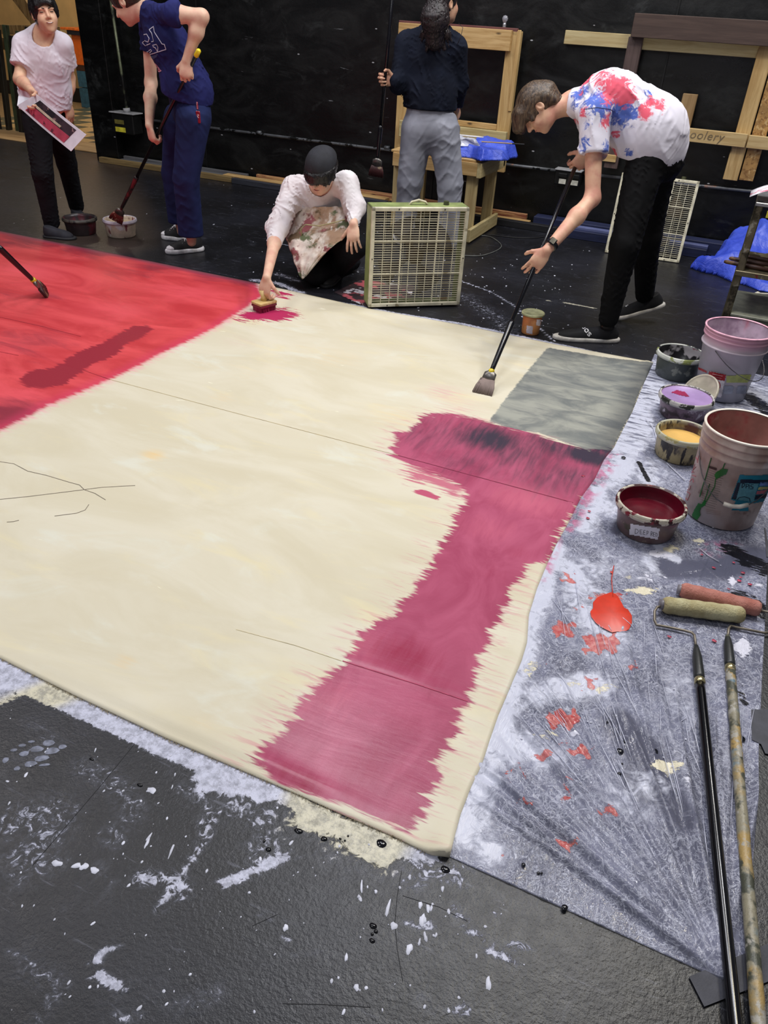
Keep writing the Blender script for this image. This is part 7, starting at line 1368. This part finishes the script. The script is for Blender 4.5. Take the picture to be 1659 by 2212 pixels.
# ---- kneeling person with the apron
def person_kneel():
    J = dict(pelvis=at(698, 512, 4.92), waist=at(694, 478, 4.86), chest=at(690, 430, 4.76), neck=at(694, 402, 4.66), head=at(695, 372, 4.50), hup=(.02, -.42, .78), face=(-.06, -.72, -.62),
             shR=at(636, 408, 4.66), shL=at(748, 398, 4.70), elR=at(600, 490, 4.46), wrR=at(571, 590, 4.30), elL=at(766, 448, 4.64), wrL=at(764, 484, 4.48),
             hipR=at(676, 530, 4.88), hipL=at(722, 528, 4.90), knR=at(682, 606, 4.52), knL=at(766, 532, 4.56), anR=at(690, 588, 4.95), anL=at(716, 596, 4.80), toeR=gp(695, 580, .04), toeL=gp(705, 615, .04))
    sA, sB = gp(543, 662, .05), gp(590, 650, .05); sc_ = (sA + sB) / 2 + [0, .02, 0]; J['wrR'] = sc_ + np.array([.012, .02, .150]); J['knR'][2] = .085; J['anR'] = np.array([J['knR'][0] + .06, J['knR'][1] + .42, .07]); J['toeR'] = J['anR'] + [0, .1, -.03]
    H = Human('kneeling person in a white sweater, dark cap and paint-smeared apron', J, SK3, .95)
    F = H.body(); head_ops(F, H.J['head'], H.A)
    hand_ops(F, H.J['wrR'], (-.12, -.22, -1), (.1, .9, -.3), (.9, .2, 0), curl=1.0); hand_ops(F, H.J['wrL'], (.15, -.35, -.9), (.0, .6, -.6), (-1, -.1, 0), curl=.32, spread=.22, tcurl=.1)
    b = sdf_obj('body', F, SK3, H.root, .005); H.face(b, EYE, BROW_B, LIP, open_eyes=False)
    H.hair(BLACKHAIR, (.092, .104, .114), [((0, -.088, .10), (.056, .060, .070)), ((0, -.14, .0), (.12, .07, .13))], shaggy, rip=.006)
    c = H.J['head']; A = H.A; F = Field(); F.ell(c + A[1] * .045 - A[2] * .02, A, (.099, .100, .118), .02); F.plane(c + A[1] * .052 - A[2] * .02, -A[1] - A[2] * .25); F.ripple(A[0], .2, .001)
    sdf_obj('cap', F, plain('charcoal_cap', (34, 35, 42), .8, bump=.2, bscale=200), H.root, .005)
    F = Field(); H.torso(F, .030, lw=.02); H.sleeve(F, 'R', .30, .082, .070, .04, .050); H.sleeve(F, 'L', .75, .080, .066, .04, .042); F.ripple((.6, 0, .7), .10, .009, 0, 1.4); F.ripple((-.5, .2, .8), .055, .005, 1, 1.4)
    nk = Field(); nk.cap(H.J['neck'] + [0, -.02, .01], H.J['head'], .07, .09, 0); F.sub(lambda P: nk(P), .006); F.plane(H.J['pelvis'] + (H.J['waist'] - H.J['pelvis']) * .2, H.J['pelvis'] - H.J['waist'])
    sdf_obj('sweater', F, cloth_mat('white_sweater', (232, 226, 228), (214, 204, 206)), H.root, .006)
    F = Field(); H.trousers(F, .100, .080, .062, 1.0, .04, .16); F.ripple((.3, .2, .9), .06, .004, 0, 1.3)
    sdf_obj('trousers', F, cloth_mat('black_leggings', (17, 18, 24), (10, 11, 16)), H.root, .007)
    dk = plain('black_shoe', (18, 18, 20), .7); shoe(H.root, gp(728, 600, 0), gp(700, 625, 0), mat=dk, solem=dk, L=.25)
    # apron: bib tied at the waist, hanging to a point
    rows = [([(640, 452), (665, 446), (700, 448), (728, 446), (742, 448)], 4.64), ([(632, 478), (662, 474), (700, 478), (728, 472), (750, 470)], 4.60), ([(620, 505), (650, 500), (690, 500), (722, 494), (755, 492)], 4.54),
            ([(620, 522), (645, 520), (685, 518), (718, 512), (748, 510)], 4.48), ([(630, 552), (648, 550), (674, 546), (700, 540), (722, 530)], 4.42), ([(641, 578), (652, 575), (667, 570), (682, 562), (695, 556)], 4.38), ([(652, 604), (655, 602), (658, 600), (661, 597), (664, 594)], 4.36)]
    import itertools
    G = [[at(x, y, D - .02 * math.sin(math.pi * i / 4)) for i, (x, y) in enumerate(r)] for r, D in rows]
    NU, NV = 32, 36; vs = []
    def cr(p, t):
        i = min(int(t), len(p) - 2); f = t - i; p0 = p[max(i - 1, 0)]; p1 = p[i]; p2 = p[i + 1]; p3 = p[min(i + 2, len(p) - 1)]
        return .5 * ((2 * p1) + (-p0 + p2) * f + (2 * p0 - 5 * p1 + 4 * p2 - p3) * f * f + (-p0 + 3 * p1 - 3 * p2 + p3) * f ** 3)
    for L in (0, 1):
        for j in range(NV + 1):
            for i in range(NU + 1):
                col = [cr(r, 4 * i / NU) for r in G]; p = cr(col, 6 * j / NV)
                p = p + np.array([0, 1, .2]) * (L * .004 + .006 * math.sin(i * .9 + j * .35) + .004 * math.sin(j * 1.1 - i * .3)); vs.append(p)
    g = lambda L, i, j: L * (NU + 1) * (NV + 1) + j * (NU + 1) + i; fs = []
    for j in range(NV):
        for i in range(NU): fs.append((g(0, i, j), g(0, i, j + 1), g(0, i + 1, j + 1), g(0, i + 1, j))); fs.append((g(1, i, j), g(1, i + 1, j), g(1, i + 1, j + 1), g(1, i, j + 1)))
    for j in range(NV): fs.append((g(0, 0, j), g(1, 0, j), g(1, 0, j + 1), g(0, 0, j + 1))); fs.append((g(0, NU, j), g(0, NU, j + 1), g(1, NU, j + 1), g(1, NU, j)))
    for i in range(NU): fs.append((g(0, i, 0), g(0, i + 1, 0), g(1, i + 1, 0), g(1, i, 0))); fs.append((g(0, i, NV), g(1, i, NV), g(1, i + 1, NV), g(0, i + 1, NV)))
    ap = raw('apron', vs, fs, stained('smeared_apron', (214, 204, 194), [((158, 128, 104), 4, .46, .14, 1, (1, 1, 1)), ((92, 100, 70), 6, .56, .08, 6, (1, 1, 2)), ((136, 74, 78), 8, .57, .08, 12, (1, 1, 1)), ((104, 84, 60), 9, .57, .08, 17, (1, 1, 1)), ((206, 196, 186), 12, .60, .06, 21, (1, 1, 1))], .85), H.root, True)
    st = plain('apron_string', (170, 160, 120)); bm = BM(); tube(bm, [at(x, y, D) for x, y, D in ((652, 512, 4.50), (650, 495, 4.50), (660, 485, 4.52), (690, 488, 4.50), (725, 480, 4.52), (745, 474, 4.56))], .004, 8); bobj('apron_string', bm, st, ap, True)
    # wooden scrub block in the right hand
    root = empty('scrub_brush', gp(566, 668), 'wooden scrub brush pressed onto the canvas by the kneeling person', 'brush')
    A0, B0 = gp(543, 662, .05), gp(590, 650, .05); c0 = (A0 + B0) / 2 + [0, .02, 0]; dd = _n(B0 - A0); rot = Matrix.Rotation(math.atan2(dd[1], dd[0]), 3, 'Z')
    wd = wood('pale_brush_wood', (226, 200, 140), (196, 164, 104)); bm = BM(); addbox(bm, c0 + [0, 0, .006], (.13, .09, .016), rot, .003); bobj('block', bm, wd, root)
    bm = BM(); addbox(bm, c0 - [0, 0, .010], (.128, .088, .014), rot, .002); bobj('pad', bm, plain('red_wet_pad', (116, 22, 48), .5), root)
    bm = BM(); tube(bm, [c0 + [0, 0, .01], c0 + [-.004, 0, .04], c0 + [-.01, 0, .075]], [.020, .016, .022], 12); bobj('handle', bm, wd, root, True)
    bm = BM(); r2 = random.Random(4)
    for i in range(14):
        for j in range(9):
            p = c0 + np.array(rot @ Vector((-.055 + .11 * i / 13, -.036 + .072 * j / 8, 0))); tube(bm, [p - [0, 0, .014], p + [r2.uniform(-.004, .004), 0, -.044]], .004, 4)
    bobj('bristles', bm, plain('crimson_bristles', (136, 26, 66), .5), root)['kind'] = 'stuff'
person_kneel()
# brush reaching in from the left
held_brush('black pole brush reaching in from the left over the red part of the canvas', gp(-60, 480, .52), gp(104, 636, .006), grip=YELLOW, bw=.085, bl=.10, bcol=BRISTLE_DK, brd=(.6, -.8, 0), rp=.0125, neck=.30)
print('people done %.1fs' % (time.time() - T0))
